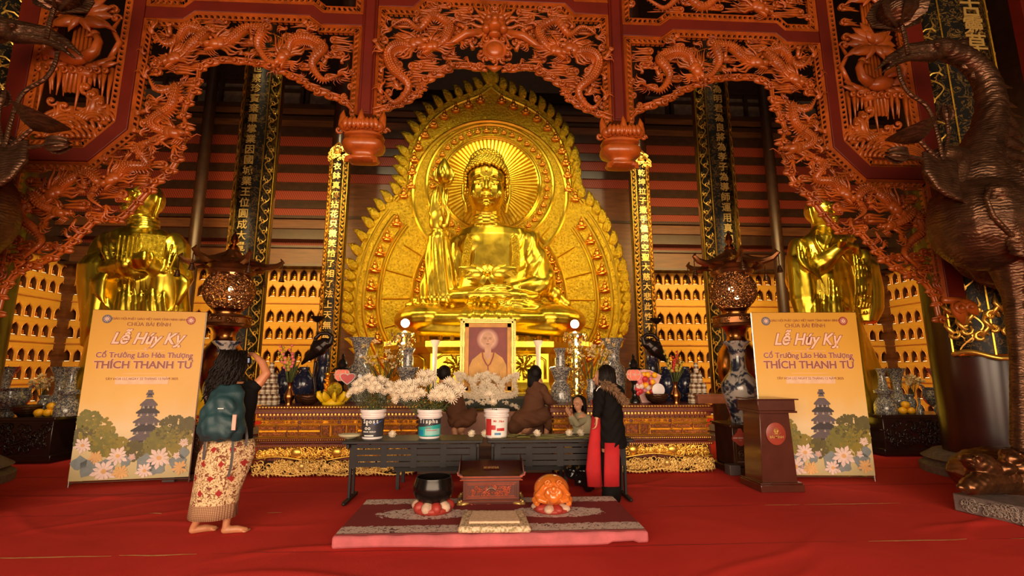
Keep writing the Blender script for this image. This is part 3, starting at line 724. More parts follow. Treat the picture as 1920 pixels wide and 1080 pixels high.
for k in range(5): c.T([(CX+(k-2)*.035, mz+.12), (CX+(k-2)*.06, mz+.24-.02*abs(k-2))], [.02, .002], .12, 4)
c.done('dragon_mask')
c = Carver(51, polyC); px_, pz_ = sx(911, 104)
c.b.lathe([(.17, 0), (.17, .04), (.135, .05), (.125, .02), (.12, .045), (.09, .075), (.04, .09), (0, .095)], (CX, SY-.1, pz_), 28, rot=Matrix.Rotation(PI/2, 3, 'X'))
for k in range(10):
    a = 2*PI*k/10+.3; c.spiral(CX+.2*math.cos(a), pz_+.19*math.sin(a), .05, a, 1 if k % 2 else -1, 1.2, .12, .02)
c.T([(CX-.1, pz_-.24), (CX, pz_-.28), (CX+.1, pz_-.24)], [.02, .05, .02], .1, 6)
c.done('flaming_pearl')
# upper fringes cropped by the top of the photograph
polyU = [(xd+.1, zu1+.12), (xa-.1, zu1+.12), (xa-.1, TOP-.05), (xd+.1, TOP-.05)]
c = Carver(61, polyU); c.fill(90, sp=.12); c.done('cloud_fretwork', mirror=True)
c = Carver(62, polyU); c.dragon([(xa-.3, zu1+.3), (xa-.6, zu1+.15), (xa-.9, zu1+.35), (xa-1.2, zu1+.2), (xa-1.6, zu1+.45), (xa-2., zu1+.2)], .06, .08); c.done('carved_dragon', mirror=True)
c = Carver(63, [(xb+.1, zv1+.1), (2*CX-xb-.1, zv1+.1), (2*CX-xb-.1, TOP-.05), (xb+.1, TOP-.05)]); c.fill(80, sp=.12); c.done('cloud_fretwork')
# panel with lotus, bird and waves
polyA = offset(pathA, .1)
c = Carver(71, polyA); xm = (xq+xc)/2-.12; x0_, x1_ = xp0+.1, xc-.1; zb = zq+.12
for k, (x, q) in enumerate(((x0_+.15, .28), (x0_+.55, .33), (x1_-.62, .26), (x1_-.5, .42), (x1_-.16, .3))):       # waves
    z = zb+(.0 if k < 3 else .12*(k-2))
    for j in range(5):
        r_ = q*(1-.18*j); c.T([(x+r_*math.cos(a), z+r_*.8*math.sin(a)) for a in np.linspace(.1, PI-.1, 9)], [.024, .028, .024], .03+.015*j, 5)
for x, z, q in ((x0_+.28, zb+.52, .07), (x0_+.78, zb+.62, .09), (x1_-.32, zb+.72, .1), (x1_-.1, zb+.5, .07), (x0_+.1, zb+.3, .06), (x1_-.55, zb+.45, .08)):
    c.spiral(x, z, q, 0, -1, 1.2, .06, q*.3); c.T([(x+q, z), (x+q*1.2, z-q*1.5), (x+q*.9, z-q*4)], [q*.4, q*.5, q*.6], .04, 6)
    c.T([(x+q*.5, z-q), (x+q*.8, z-q*2), (x+q*.4, z-q*4)], [q*.2, q*.25, q*.3], .06, 5)
zm = sx(150, 132)[1]
for k in range(15):                                                  # drips hanging from the ledge
    x = x0_+.06+(x1_-x0_-.12)*k/14; l = c.r.uniform(.25, .7); c.T([(x, zm+.02), (x+c.r.uniform(-.02, .02), zm-l*.5), (x+.01, zm-l)], [.04, .026, .014, .006], c.r.uniform(.02, .09), 5)
for k in range(9):
    x = x0_+.08+(x1_-x0_-.16)*k/8; c.leaf(x-.1, zm+.02, c.r.uniform(-.4, .4), .24, .05, .07)
    c.spiral(x, zm-.05, .05, c.r.uniform(0, 6), 1, 1.2, .09, .018)
c.T([(x0_+.2, zm+.0), (xm-.1, zm-.08), (x1_-.25, zm+.04), (x1_-.02, zm+.18)], [.05, .07, .06, .02], .06, 8, .8)
def flower(x, z, q):
    for k in range(5): c.T([(x+(k-2)*.05*q, z-.95*q), (x+(k-2)*.045*q, z)], [.022]*2, .06, 5)
    for k in range(9):
        a = PI/2+(k-4)*.36; c.leaf(x, z+.02, a, .34*q, .085*q, .08+.01*(4-abs(k-4)), .1*(k-4)/4)
    for k in range(6): a = PI/2+(k-2.5)*.28; c.leaf(x, z+.02, a, .24*q, .07*q, .13)
    for s_ in (-1, 1):
        c.leaf(x, z, PI/2+s_*1.75, .44*q, .06*q, .1, s_*.25); c.leaf(x, z-.03, PI/2+s_*2.15, .36*q, .075*q, .12, -s_*.3); c.leaf(x, z, PI/2+s_*2.6, .25*q, .06*q, .12, 0)
    c.b.ell((x, SY-.1, z+.1*q), (.12*q, .06, .12*q), nu=10, nv=6)
fx, fz = sx(168, 42)
flower(fx, fz, 1.15)
flower(fx-.05, fz+.85, 1.)
bx, bz = sx(150, 118)                                                # bird with spread wings and curled tail
c.b.ell((bx, SY-.12, bz), (.2, .1, .11), rot=(0, .2, 0), nu=10, nv=8)
c.T([(bx+.15, bz), (bx+.27, bz+.1), (bx+.3, bz+.25), (bx+.26, bz+.34)], [.08, .06, .05, .045], .12, 8); c.b.ell((bx+.24, SY-.12, bz+.36), (.06, .05, .05), nu=8, nv=6); c.T([(bx+.2, bz+.35), (bx+.1, bz+.31)], [.025, .004], .12, 5)
for k in range(6): a = PI*.62+.16*k; c.leaf(bx-.02, bz+.05, a, .32-.02*k, .045, .16+.01*k, .2)
for k in range(5): a = PI*.85+.12*k; c.leaf(bx-.15, bz, a, .3, .04, .1, -.3)
c.T([(x1_-.1, zm+.15), (x1_-.0, zm+.4), (x1_-.12, zm+.6), (x1_-.02, zm+.8)], [.03, .04, .03, .01], .05, 6); c.spiral(x1_-.08, zm+.75, .07, 0, 1, 1.2, .06, .02)
c.T([(x0_+.1, zm+.1), (x0_+.02, zm+.4), (x0_+.14, zm+.6), (x0_+.03, zm+.8)], [.03, .04, .03, .01], .05, 6); c.spiral(x0_+.1, zm+.55, .07, 0, -1, 1.2, .06, .02)
for k in range(4): c.cloud(x0_+.2, fz+.3+.25*k, .05, 1, .3); c.cloud(x1_-.15, fz+.2+.25*k, .05, -1, .25)
c.done('lotus_and_wave_carving', mirror=True)
# lotus pendants closing the two hanging posts, carved feet of the end posts
def rsq(hw, hd, z, cx, n=28, e=3.2):
    out = []
    for k in range(n):
        a = 2*PI*k/n; ca, sa = math.cos(a), math.sin(a); out.append((cx+hw*math.copysign(abs(ca)**(2/e), ca), SY+hd*math.copysign(abs(sa)**(2/e), sa), z))
    return out
for s_ in (-1, 1):
    x = (xa+xb)/2; x = x if s_ < 0 else 2*CX-x
    def zz(y): return sx(690, y)[1]
    b = MB(); b.loft([rsq(hw, hw*.7, zz(y), x) for hw, y in ((.2, 254), (.26, 257), (.26, 261), (.2, 263), (.22, 267), (.27, 270), (.28, 276), (.26, 283), (.2, 287), (.17, 289), (.15, 292), (.15, 296), (.2, 298), (.21, 301), (.2, 303), (.16, 304))])
    for q in (-1, 1):
        b.tube([(x+q*.12, SY-.1, zz(300)), (x+q*.19, SY-.11, zz(304)), (x+q*.2, SY-.11, zz(309)), (x+q*.16, SY-.11, zz(308))], [.03, .035, .03, .02], 6)
    po = b.build('pendant', M['carve'], screen, sharp=50)
    c = Carver(81, polyA); z0 = zz(255)
    for k in range(11): a = PI/2+(k-5)*.2; c.leaf(x+(k-5)*.035, z0, a, .3-.012*abs(k-5), .045, .14+.012*(5-abs(k-5)), -.18*(k-5)/5)
    for k in range(8): c.leaf(x+(k-3.5)*.06, z0, PI/2+(k-3.5)*.05, .17, .045, .21, 0)
    for q in (-1, 1):
        c.leaf(x+q*.2, z0, PI/2-q*.55, .33, .06, .1, q*.35); c.leaf(x+q*.2, z0-.02, PI/2-q*1.0, .26, .05, .12, q*.8); c.spiral(x+q*.31, z0+.02, .05, 0, q, 1.1, .1, .02)
        c.b.ell((x+q*.2, SY-.16, z0+.06), (.1, .06, .07), nu=10, nv=6)
    c.b.ell((x, SY-.05, z0+.05), (.27, .14, .09), nu=12, nv=6)
    for k in range(7): c.b.ell((x+(k-3)*.06, SY-.24+.01*abs(k-3), z0+.07), (.03, .03, .045), nu=6, nv=5)
    c.b.build('lotus_crown', M['carve'], po, sharp=0)
    c = Carver(82, polyA); x = xp0-.02 if s_ < 0 else 2*CX-xp0+.02; q = -s_
    fz_ = zpost; c.leaf(x, fz_, -PI/2-q*.25, .36, .12, .1, 0); c.leaf(x-q*.1, fz_, -PI/2-q*.6, .3, .1, .12, .2)
    c.spiral(x-q*.02, fz_-.12, .09, 0, 1, 1.3, .15, .03); c.spiral(x-q*.16, fz_-.1, .08, 0, -1, 1.3, .15, .028); c.T([(x-.14, fz_), (x+.14, fz_)], [.05]*2, .08, 6); c.done('post_foot', 'carve')
# the neighbouring screen beyond the right column, cut by the picture edge
nb = thing('carved_screen', 'part of a red openwork screen beyond the right foreground column at the picture edge', 'screen')
b = MB()
for x in (8.32, 10.4): b.box((x, SY+.03, 5.6), (.2, .18, 5.2))
for z in (5.05, 7.6, 3.1): b.box((9.35, SY+.03, z), (1.9, .15, .22))
b.build('frame_beams', M['red_beam'], nb, bev=.012)
scr0 = screen; screen = nb
polyN = [(8.45, 5.2), (10.3, 5.2), (10.3, 7.5), (8.45, 7.5)]
c = Carver(91, polyN); c.fill(60, sp=.16); flower(9.0, 6.4, 1.1); c.dragon([(8.6, 5.4), (8.9, 5.7), (8.7, 6.), (9.1, 6.1), (9.5, 5.8)], .07); c.done('cloud_fretwork')
c = Carver(92, [(8.45, 3.3), (10.3, 3.3), (10.3, 4.9), (8.45, 4.9)]); c.fill(70, sp=.15); c.dragon([(8.6, 3.5), (8.9, 3.9), (8.7, 4.2), (9.1, 4.5), (9.5, 4.2)], .07); c.done('cloud_fretwork')
screen = scr0
# ================================================================ the great gold statue, its halo and throne
def A3(x, y, Y): return at(x, y, Y)
HY = 13.62
halo = thing('halo', 'huge gold flame-edged halo panel standing behind the seated statue', 'halo')
hl = [(913, 150), (893, 166), (868, 176), (842, 186), (818, 200), (796, 218), (778, 240), (764, 266), (753, 300), (750, 335), (745, 357), (728, 372), (703, 402), (683, 435), (668, 468), (657, 505), (650, 545), (648, 585), (654, 625), (668, 660), (690, 700), (715, 730)]
def hx(p, Y=HY): q = at(p[0], p[1], Y); return (q.x-CX+.0, q.z)
HL = [hx((p[0]+6, p[1])) for p in hl]; HL[0] = (0, HL[0][1])
outl = [Vector((p[0], 0, p[2])) for p in cr([(a, 0, c) for a, c in HL], 4)]
full = [(CX+p.x, p.z) for p in outl]+[(CX-p.x, p.z) for p in outl[::-1]][1:]
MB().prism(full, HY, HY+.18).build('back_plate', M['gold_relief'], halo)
leafm = MB()
def fl_leaf(b, x, z, a, L, w, y):
    """a pointed curling flame leaf with a ridge and side lobes"""
    for da, f in ((0, 1.), (.55, .62), (-.55, .62), (.28, .8), (-.28, .8)):
        aa = a+da; l = L*f
        b.tube([(x+l*t*math.cos(aa+.35*t*(1 if da <= 0 else -1)), y-.05*math.sin(PI*t), z+l*t*math.sin(aa+.35*t*(1 if da <= 0 else -1))) for t in (0, .25, .5, .75, 1)], [w*.45*f, w*.6*f, w*.5*f, w*.3*f, .004], 5, flat=.5)
for side in (-1, 1):
    acc = 9; P = outl
    for i in range(1, len(P)-1):
        acc += (P[i]-P[i-1]).length
        if acc > .30 and P[i].z > 1.5:
            acc = 0; t = (P[i+1]-P[i-1]).normalized(); nn = Vector((t.z, 0, -t.x))          # outward on the left half
            if nn.x > 0: nn = -nn
            a = math.atan2(nn.z+1.5, nn.x)
            if side > 0: a = PI-a
            fl_leaf(leafm, CX-side*P[i].x*.985 if side > 0 else CX+P[i].x*.985, P[i].z, a, .50, .25, HY+.02)
fl_leaf(leafm, CX, HL[0][1]-.1, PI/2, .6, .3, HY+.02)
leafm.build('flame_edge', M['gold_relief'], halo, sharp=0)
b = MB()
def ring(c, r, rad, y=HY-.02, ry=1., n=64, a0=0, a1=2*PI):
    b.tube([(c[0]+r*math.cos(a0+(a1-a0)*k/n), y, c[1]+r*ry*math.sin(a0+(a1-a0)*k/n)) for k in range(n+1)], rad, 6, caps=False)
cI = (CX, hx((913, 345))[1]); cO = (CX, hx((913, 362))[1]); pm = HY/900.*1.012
ring(cI, 95*pm, .05); ring(cI, 99*pm, .03); ring(cI, 124*pm, .05); ring(cO, 150*pm, .06)
cB = (CX, hx((915, 560))[1])
for sc_, r_ in ((.955, .035), (.90, .05), (.80, .05), (.78, .03), (.56, .05), (.47, .05), (.45, .03)):
    for s_ in (-1, 1):
        pts = [(CX+s_*p.x*sc_, HY-.02, cB[1]+(p.z-cB[1])*sc_) for p in outl if p.z < hx((0, 372))[1]]
        if sc_ < .7: pts = [(CX-s_*abs(Q[0]), Q[1], Q[2]) for Q in [(p.x*sc_, HY-.02, cB[1]+(p.z-cB[1])*sc_) for p in outl] if Q[2] < cB[1]+2.0]
        else: pts = [(CX+s_*abs(q[0]-CX), q[1], q[2]) for q in pts]
        if len(pts) > 2: b.tube(pts, r_, 6)
for s_ in (-1, 1):
    pts = [(CX+s_*abs(p.x)*.93, HY-.02, cO[1]+(p.z-cO[1])*.93) for p in outl if p.z > hx((0, 372))[1]]; b.tube(pts, .05, 6)
    for k in range(9):                                                # dividing ribs of the relief fields
        a = -1.0+.33*k; p0 = (CX+s_*3.9*.56*math.cos(a), cB[1]+3.2*.56*math.sin(a)); p1 = (CX+s_*3.9*.8*math.cos(a), cB[1]+3.2*.8*math.sin(a))
        b.tube([(p0[0], HY-.01, p0[1]), (p1[0], HY-.01, p1[1])], .022, 4)
b.build('relief_rings', M['gold'], halo)
b = MB(); R0, R1 = .2, 93*pm
for k in range(72):
    a = 2*PI*k/72; da = .026; y = HY-.01
    P = lambda r, aa, yy: (CX+r*math.cos(aa), yy, cI[1]+r*math.sin(aa))
    b.add([P(R0, a-da, y), P(R0, a+da, y), P(R1, a+da, y), P(R1, a-da, y), P(R0, a, y-.03), P(R1, a, y-.09)], [(0, 4, 5, 3), (4, 1, 2, 5), (3, 5, 2), (0, 1, 4)])
b.lathe([(R1, 0), (R1, .02), (0, .03)], (CX, HY+.0, cI[1]), 64, rot=Matrix.Rotation(PI/2, 3, 'X'))
b.build('sun_rays', M['gold'], halo, sharp=20)
b = MB(); b.ell((0, 0, -.06), (.15, .08, .07), nu=10, nv=6); b.ell((0, -.02, .05), (.085, .06, .09), nu=8, nv=6); b.ell((0, -.03, .16), (.05, .045, .06), nu=8, nv=6); b.ell((0, -.03, .23), (.02, .02, .03), nu=6, nv=4)
for s_ in (-1, 1): b.ell((s_*.09, -.04, -.02), (.06, .05, .04), nu=6, nv=5)
fm = b.mesh('seated_figure', M['copper'], 0)
def hfig(x, z, s_=1.):
    o = bpy.data.objects.new('seated_figure', fm); COL.objects.link(o); o.location = (x, HY-.04, z); o.parent = halo; o.scale = (s_, s_, s_)
for k in range(34):
    a = -PI*.32+(PI*1.64)*k/33; hfig(CX+111*pm*math.cos(a), cI[1]+111*pm*math.sin(a), .62)
zz0 = hx((0, 372))[1]
for s_ in (-1, 1):
    up_ = [p for p in outl if p.z > zz0]; k = 0; acc = 0
    for i in range(1, len(up_)):
        acc += (up_[i]-up_[i-1]).length
        if acc > .42: acc = 0; hfig(CX+s_*abs(up_[i].x)*.90, cO[1]+(up_[i].z-cO[1])*.88, .95)
    lo_ = [p for p in outl if p.z < zz0+.3]; acc = 0
    for i in range(1, len(lo_)):
        acc += (lo_[i]-lo_[i-1]).length
        if acc > .56: acc = 0; hfig(CX+s_*abs(lo_[i].x)*.85, cB[1]+(lo_[i].z-cB[1])*.85, 1.05); hfig(CX+s_*abs(lo_[i].x)*.515, cB[1]+(lo_[i].z-cB[1])*.515+.05, .8)
# ---- statue
bud = thing('seated_statue', 'giant gold seated statue holding a lotus bud in its raised hand', 'statue')
b = MB()
def el(x, y, Y, r, rot=None, nu=16, nv=12): b.ell(at(x, y, Y), r, rot, nu, nv)
def cp(p, q, r0, r1): b.cap(at(*p), at(*q), r0, r1, 14)
# crossed legs
el(806, 601, 12.15, (.90, .85, .44)); el(1032, 603, 12.15, (.92, .85, .45)); el(917, 604, 12.0, (1.9, .95, .40))
cp((800, 612, 11.75), (900, 618, 11.35), .32, .26); cp((1035, 610, 11.75), (925, 600, 11.35), .34, .28)
cp((985, 578, 11.7), (1040, 588, 12.0), .2, .22); el(967, 574, 11.65, (.42, .22, .15), (0, .12, 0)); el(917, 560, 12.1, (1.35, .7, .3))
for k in range(5): el(936+k*5, 568+k*1.5, 11.5, (.05, .07, .06))
# torso, shoulders, neck
R = []
for y, hw, hd, cx in ((590, 1.35, .95, 917), (560, 1.28, .85, 918), (530, 1.14, .74, 921), (500, 1.08, .68, 923), (470, 1.08, .64, 925), (448, 1.08, .58, 926), (434, .95, .48, 926), (427, .62, .40, 920), (422, .42, .36, 915)):
    c = at(cx, y, 12.75); R.append([(c.x+hw*math.copysign(abs(math.cos(a))**.85, math.cos(a)), c.y+hd*math.sin(a), c.z) for a in np.linspace(0, 2*PI, 33)[:-1]])
b.loft(R)
cp((912, 440, 12.7), (912, 395, 12.6), .40, .36)
for y in (411, 418, 425): 
    c = at(912, y, 12.62); b.tube([(c.x+.395*math.cos(a), c.y+.38*math.sin(a), c.z) for a in np.linspace(0, 2*PI, 25)], .032, 6, caps=False)
el(893, 462, 12.32, (.46, .18, .36)); el(936, 462, 12.32, (.46, .18, .36)); el(915, 505, 12.3, (.6, .22, .45))
# robe-clad arm on the right of the picture
cp((985, 457, 12.7), (1006, 505, 12.6), .40, .42); cp((1006, 505, 12.6), (1010, 535, 12.3), .42, .36); cp((1012, 538, 12.2), (955, 545, 11.8), .30, .2)
el(1018, 528, 12.5, (.36, .4, .42)); cp((1030, 545, 12.5), (1060, 572, 12.5), .24, .14)
# raised arm and its long sleeve
cp((862, 462, 12.7), (842, 540, 12.4), .34, .34); cp((826, 548, 12.1), (822, 440, 11.95), .28, .19)
R = []
for y, hw, hd, cx in ((570, .58, .42, 822), (555, .50, .42, 821), (530, .42, .38, 821), (500, .36, .34, 822), (470, .30, .29, 822), (447, .27, .25, 822), (440, .25, .22, 822)):
    c = at(cx, y, 12.05); R.append([(c.x+hw*math.cos(a)*(1+.05*math.sin(9*a)), c.y+hd*math.sin(a)*(1+.05*math.sin(9*a)), c.z) for a in np.linspace(0, 2*PI, 33)[:-1]])
b.loft(R); cp((800, 560, 12.0), (770, 575, 12.1), .22, .12)
# drapery tumbling over the lap
for k, (x0, y0, x1, y1) in enumerate(((890, 540, 880, 612), (905, 535, 896, 622), (920, 535, 912, 625), (935, 540, 930, 620), (950, 548, 948, 612))): cp((x0, y0, 12.05), (x1+(k-2)*3, y1-8, 11.3), .10, .09)
bh = b; b = MB()
hc = at(912, 352, 12.45)
HS = 1.13
def H(dx, dy, dz): return (hc.x+dx*HS, hc.y+dy*HS, hc.z+dz*HS)
b.ell(H(0, .05, .22), (.53, .60, .55), nu=20, nv=14); b.ell(H(0, -.03, -.18), (.50, .55, .58), nu=20, nv=14); b.ell(H(0, -.08, -.46), (.34, .41, .24), nu=14, nv=10)
b.ell(H(0, .1, .66), (.38, .38, .30), nu=16, nv=10)
for s_ in (-1, 1):
    b.tube([H(s_*.035, -.50, -.06), H(s_*.06, -.51, .06), H(s_*.17, -.475, .135), H(s_*.31, -.40, .11), H(s_*.40, -.28, .02)], [.018, .022, .02, .01], 6)   # brow
    b.ell(H(s_*.20, -.40, -.02), (.125, .06, .05), nu=12, nv=8); b.tube([H(s_*.08, -.475, -.07), H(s_*.20, -.495, -.09), H(s_*.33, -.41, -.06)], [.012, .016, .01], 5)
    b.ell(H(s_*.24, -.31, -.28), (.17, .10, .17), nu=12, nv=8); b.ell(H(s_*.065, -.50, -.235), (.05, .05, .042), nu=8, nv=6)
    e = [H(s_*.475, .08, .12), H(s_*.55, .12, .10), H(s_*.555, .12, -.15), H(s_*.50, .08, -.42), H(s_*.47, .06, -.62)]; b.tube(e, [.05, .075, .06, .06, .045], 8)
    b.ell(H(s_*.11, -.44, -.40), (.08, .06, .035), nu=8, nv=6)
b.cap(H(0, -.47, .05), H(0, -.56, -.20), .042, .066, 10); b.ell(H(0, -.575, -.235), (.06, .06, .05), nu=10, nv=8)
b.tube([H(-.15, -.43, -.375), H(-.07, -.52, -.365), H(0, -.53, -.385), H(.07, -.52, -.365), H(.15, -.43, -.375)], [.012, .035, .03, .035, .012], 6)
b.tube([H(-.12, -.44, -.425), H(0, -.53, -.44), H(.12, -.44, -.425)], [.015, .042, .015], 6)
b.ell(H(0, -.40, -.57), (.12, .1, .09), nu=10, nv=8); b.ell(H(0, -.52, .20), .035, nu=8, nv=6)
b.cap(H(0, .08, -.45), at(912, 425, 12.7), .39, .37, 16)
head_pieces = b; b = bh
# hand: palm, four fingers up, thumb, holding the stem between thumb and middle finger
hp = at(823, 432, 11.9)
def Hd(dx, dz, dy=0): return (hp.x+dx, hp.y+dy, hp.z+dz)
b.ell(Hd(.0, .26), (.27, .13, .34), nu=14, nv=10); b.ell(Hd(.13, .18, -.08), (.13, .1, .2), nu=10, nv=8)
for x0, x1, h, w, bd_ in ((-.20, -.17, .62, .055, 0), (-.10, -.07, .72, .062, 0), (.02, .02, .42, .065, 1), (.14, .17, .66, .062, 0)):
    if bd_: b.limb([Hd(x0, .45), Hd(x0+.02, .68, -.03), Hd(x0+.09, .74, -.17), Hd(x0+.12, .63, -.22)], [.075, .065, .058, .045])
    else: b.limb([Hd(x0, .45), Hd((x0+x1)/2, .45+h*.38, -.02), Hd(x1, .45+h*.72, -.01), Hd(x1+.01, .45+h, .03)], [.08, w*1.15, w, w*.7])
b.limb([Hd(.2, .12, -.05), Hd(.25, .38, -.14), Hd(.17, .58, -.2)], [.1, .078, .055])
# lower hand resting on the lap
c = at(940, 540, 11.65); b.ell((c.x, c.y, c.z), (.30, .2, .12), nu=12, nv=8)
for k in range(4): b.limb([(c.x-.18, c.y-.12+.07*k, c.z+.03), (c.x-.45, c.y-.16+.07*k, c.z-.02), (c.x-.62, c.y-.14+.06*k, c.z-.08)], [.06, .055, .042])
zl = at(912, 570, 12).z; xs0, xs1 = at(862, 500, 12.3).x, at(968, 500, 12.3).x; zk = at(912, 435, 12.5).z; zc_ = hc.z-.72
cxw = at(917, 500, 12.3).x
def folds_f(co, no):
    x, y, z = co[:, 0], co[:, 1], co[:, 2]; h = np.zeros(len(x))
    leg = (z < zl+.12) & (z > zl-1.2)
    dx = np.abs(x-cxw); u = (z-(zl-.42))+.13*(dx-1.1)**2
    s = np.sin(u*15+.8*np.sin(dx*2.2)); h += np.where(leg & (dx > .55), .020*np.clip(s, -.2, 1)*np.clip(1-np.abs(dx-1.35)/1.25, 0, 1), 0)
    mid = leg & (dx <= .6); h += np.where(mid, .02*np.clip(np.sin((x-cxw)*22+4*np.sin(z*3)), -.3, 1), 0)
    sl = (x < at(850, 500, 12).x) & (z > zl-.1) & (z < at(820, 447, 12).z); h += np.where(sl, .030*np.clip(np.sin(x*30+z*2.0+1.5*np.sin(z*1.7)), -.4, 1), 0)
    rob = (x > xs1+.05) & (z > zl) & (z < zk+.1); r_ = np.hypot((x-at(965, 430, 12.4).x)*1.3, z-at(965, 440, 12.4).z)
    h += np.where(rob, .032*np.clip(np.sin(r_*11+x*5), -.3, 1), 0)
    return h
b.sculpt('statue_body', M['gold'], bud, .028, 3, folds_f); head_pieces.sculpt('statue_head', M['gold'], bud, .017, 3)
b = MB(); rr = random.Random(4); ga = PI*(3-5**.5)
for k in range(520):                                                 # snail-shell curls
    zf = 1-1.25*(k+.5)/520; r_ = math.sqrt(max(0, 1-zf*zf)); a = ga*k; dx, dy, dz = r_*math.cos(a), r_*math.sin(a), zf
    P = Vector((dx*.525, .06+dy*.59, .22+dz*.60))
    if dy < -.25 and P.z < .40-.1*abs(dx): continue
    if P.z < -.25: continue
    b.ell(H(*P), .058, nu=8, nv=6)
for k in range(150):
    zf = 1-1.1*(k+.5)/150; r_ = math.sqrt(max(0, 1-zf*zf)); a = ga*k; P = Vector((r_*math.cos(a)*.40, .1+r_*math.sin(a)*.40, .66+zf*.31)); b.ell(H(*P), .055, nu=8, nv=6)
for s_ in (-1, 1):
    for k in range(7): b.ell(H(s_*(.48+.005*k), -.10+.0*k, .35-.09*k), .05, nu=7, nv=5); b.ell(H(s_*(.51), -.0, .35-.09*k), .05, nu=7, nv=5)
b.build('hair_curls', M['gold'], bud, sharp=0)
b = MB()
for pts in (((884, 432), (878, 455), (874, 480), (872, 505), (878, 528)), ((962, 430), (966, 455), (968, 480), (966, 505), (958, 528))):
    P = [at(x, y, 12.05+.25*abs(y-480)/50*.6) for x, y in pts]; P[0].y = 12.36
    for d in (-.09, .09): b.tube([p+V(d, -.0, 0) for p in P], .022, 5)
    b.tube(P, .10, 6, flat=.35)
    Q = cr(P, 5)
    for i, p in enumerate(Q[1:-1]): b.tube([p+V(-.06, -.045, -.03), p+V(.0, -.055, .04), p+V(.06, -.045, -.02)], .012, 4)
    b.build('robe_border', M['gold_relief'], bud); b = MB()
b = MB(); kc = at(914, 512, 11.95)
for a, l in ((.25, .75), (.6, .55), (-.2, .6), (PI-.25, .75), (PI-.6, .5), (PI+.25, .6), (-1.2, .7), (-1.9, .75), (1.2, .35), (1.9, .35)):
    b.tube([(kc.x+l*t*math.cos(a), kc.y-.12*math.sin(PI*t)-.03, kc.z+l*t*math.sin(a)*.7) for t in (0, .3, .6, 1)], [.05, .09, .08, .02], 6, flat=.5)
b.ell(kc+V(0, -.12, 0), (.1, .08, .09)); b.build('sash_knot', M['gold'], bud)
b = MB(); s0, s1_ = at(832, 420, 11.7), at(832, 340, 11.7); b.tube([s0, s0.lerp(s1_, .5)+V(-.02, 0, 0), s1_], .035, 8)
c = at(832, 345, 11.7); hb = at(832, 296, 11.7).z-c.z
b.lathe([(.03, 0), (.12, .04*hb), (.19, .18*hb), (.205, .35*hb), (.18, .58*hb), (.12, .78*hb), (.05, .93*hb), (.0, hb)], c, 16)
for k in range(5):
    a = 2*PI*k/5-.4; b.tube([(c.x+q*math.cos(a), c.y+q*math.sin(a), c.z+z*hb) for q, z in ((.05, .0), (.19, .15), (.215, .33), (.19, .52), (.13, .66))], [.05, .1, .09, .05, .01], 6, flat=.3)
b.build('lotus_bud', M['gold'], bud, sharp=0)
# ---- throne
th = thing('gold_throne', 'six-sided gilt throne with floral panels under the seated statue', 'throne', (CX, 12.74, 0), 0)
zt = at(912, 640, 10.4).z
pr = [(2.95, 0), (2.95, .5), (2.8, .55), (2.8, 1.0), (2.62, 1.06), (2.56, 1.2), (2.56, zt-.26), (2.66, zt-.18), (2.75, zt-.12), (2.75, zt), (2.6, zt+.02), (2.3, zt+.04)]
tb = MB().lathe(pr, (0, 0, 0), 6, ph=0); tb.v = [(v[0], min(v[1], .75), v[2]) for v in tb.v]; tb.build('throne_body', M['gold'], th, sharp=20)
b = MB()
for k in range(66):
    a = 2*PI*k/66; 
    f = math.cos(PI/6)/math.cos(((a) % (PI/3))-PI/6); r_ = 2.70*f
    if math.sin(a) < .35: b.box((r_*math.cos(a), r_*math.sin(a), zt+.055), (.07, .07, .13), (0, 0, a)); 
b.build('lotus_petal_row', M['white_gold'] if 'white_gold' in M else M['gold_small'], th)['kind'] = 'stuff'
def medal(cx, cz, R_, y, b):
    for q in range(8):
        a = 2*PI*q/8; b.tube([(cx+R_*.25*math.cos(a), y, cz+R_*.25*math.sin(a)), (cx+R_*.7*math.cos(a+.2), y-.05, cz+R_*.7*math.sin(a+.2)), (cx+R_*math.cos(a+.5), y, cz+R_*math.sin(a+.5))], [.03, .055, .01], 5)
        b.tube([(cx+R_*(.95-.07*j)*math.cos(a+.1*j), y, cz+R_*(.95-.07*j)*math.sin(a+.1*j)) for j in range(6)], .02, 4)
    b.ell((cx, y-.02, cz), (.08, .05, .08), nu=8, nv=6)
for fi, ang in enumerate((0, -PI/3, PI/3)):
    b = MB(); y = -2.56*math.cos(PI/6)-.02; z0, z1 = 1.22, zt-.28
    for cx in ((-.72, .72) if fi == 0 else (0,)):
        hw = .48 if fi == 0 else 1.0
        b.tube([(cx-hw, y, z0+.05), (cx-hw, y, z1-.12), (cx-hw*.6, y, z1), (cx+hw*.6, y, z1), (cx+hw, y, z1-.12), (cx+hw, y, z0+.05)], .035, 5); medal(cx, (z0+z1)/2+.03, .30, y, b)
    Mr = Matrix.Rotation(ang, 4, 'Z'); b.xf(Mr); b.build('floral_panel', M['gold'], th, sharp=0)
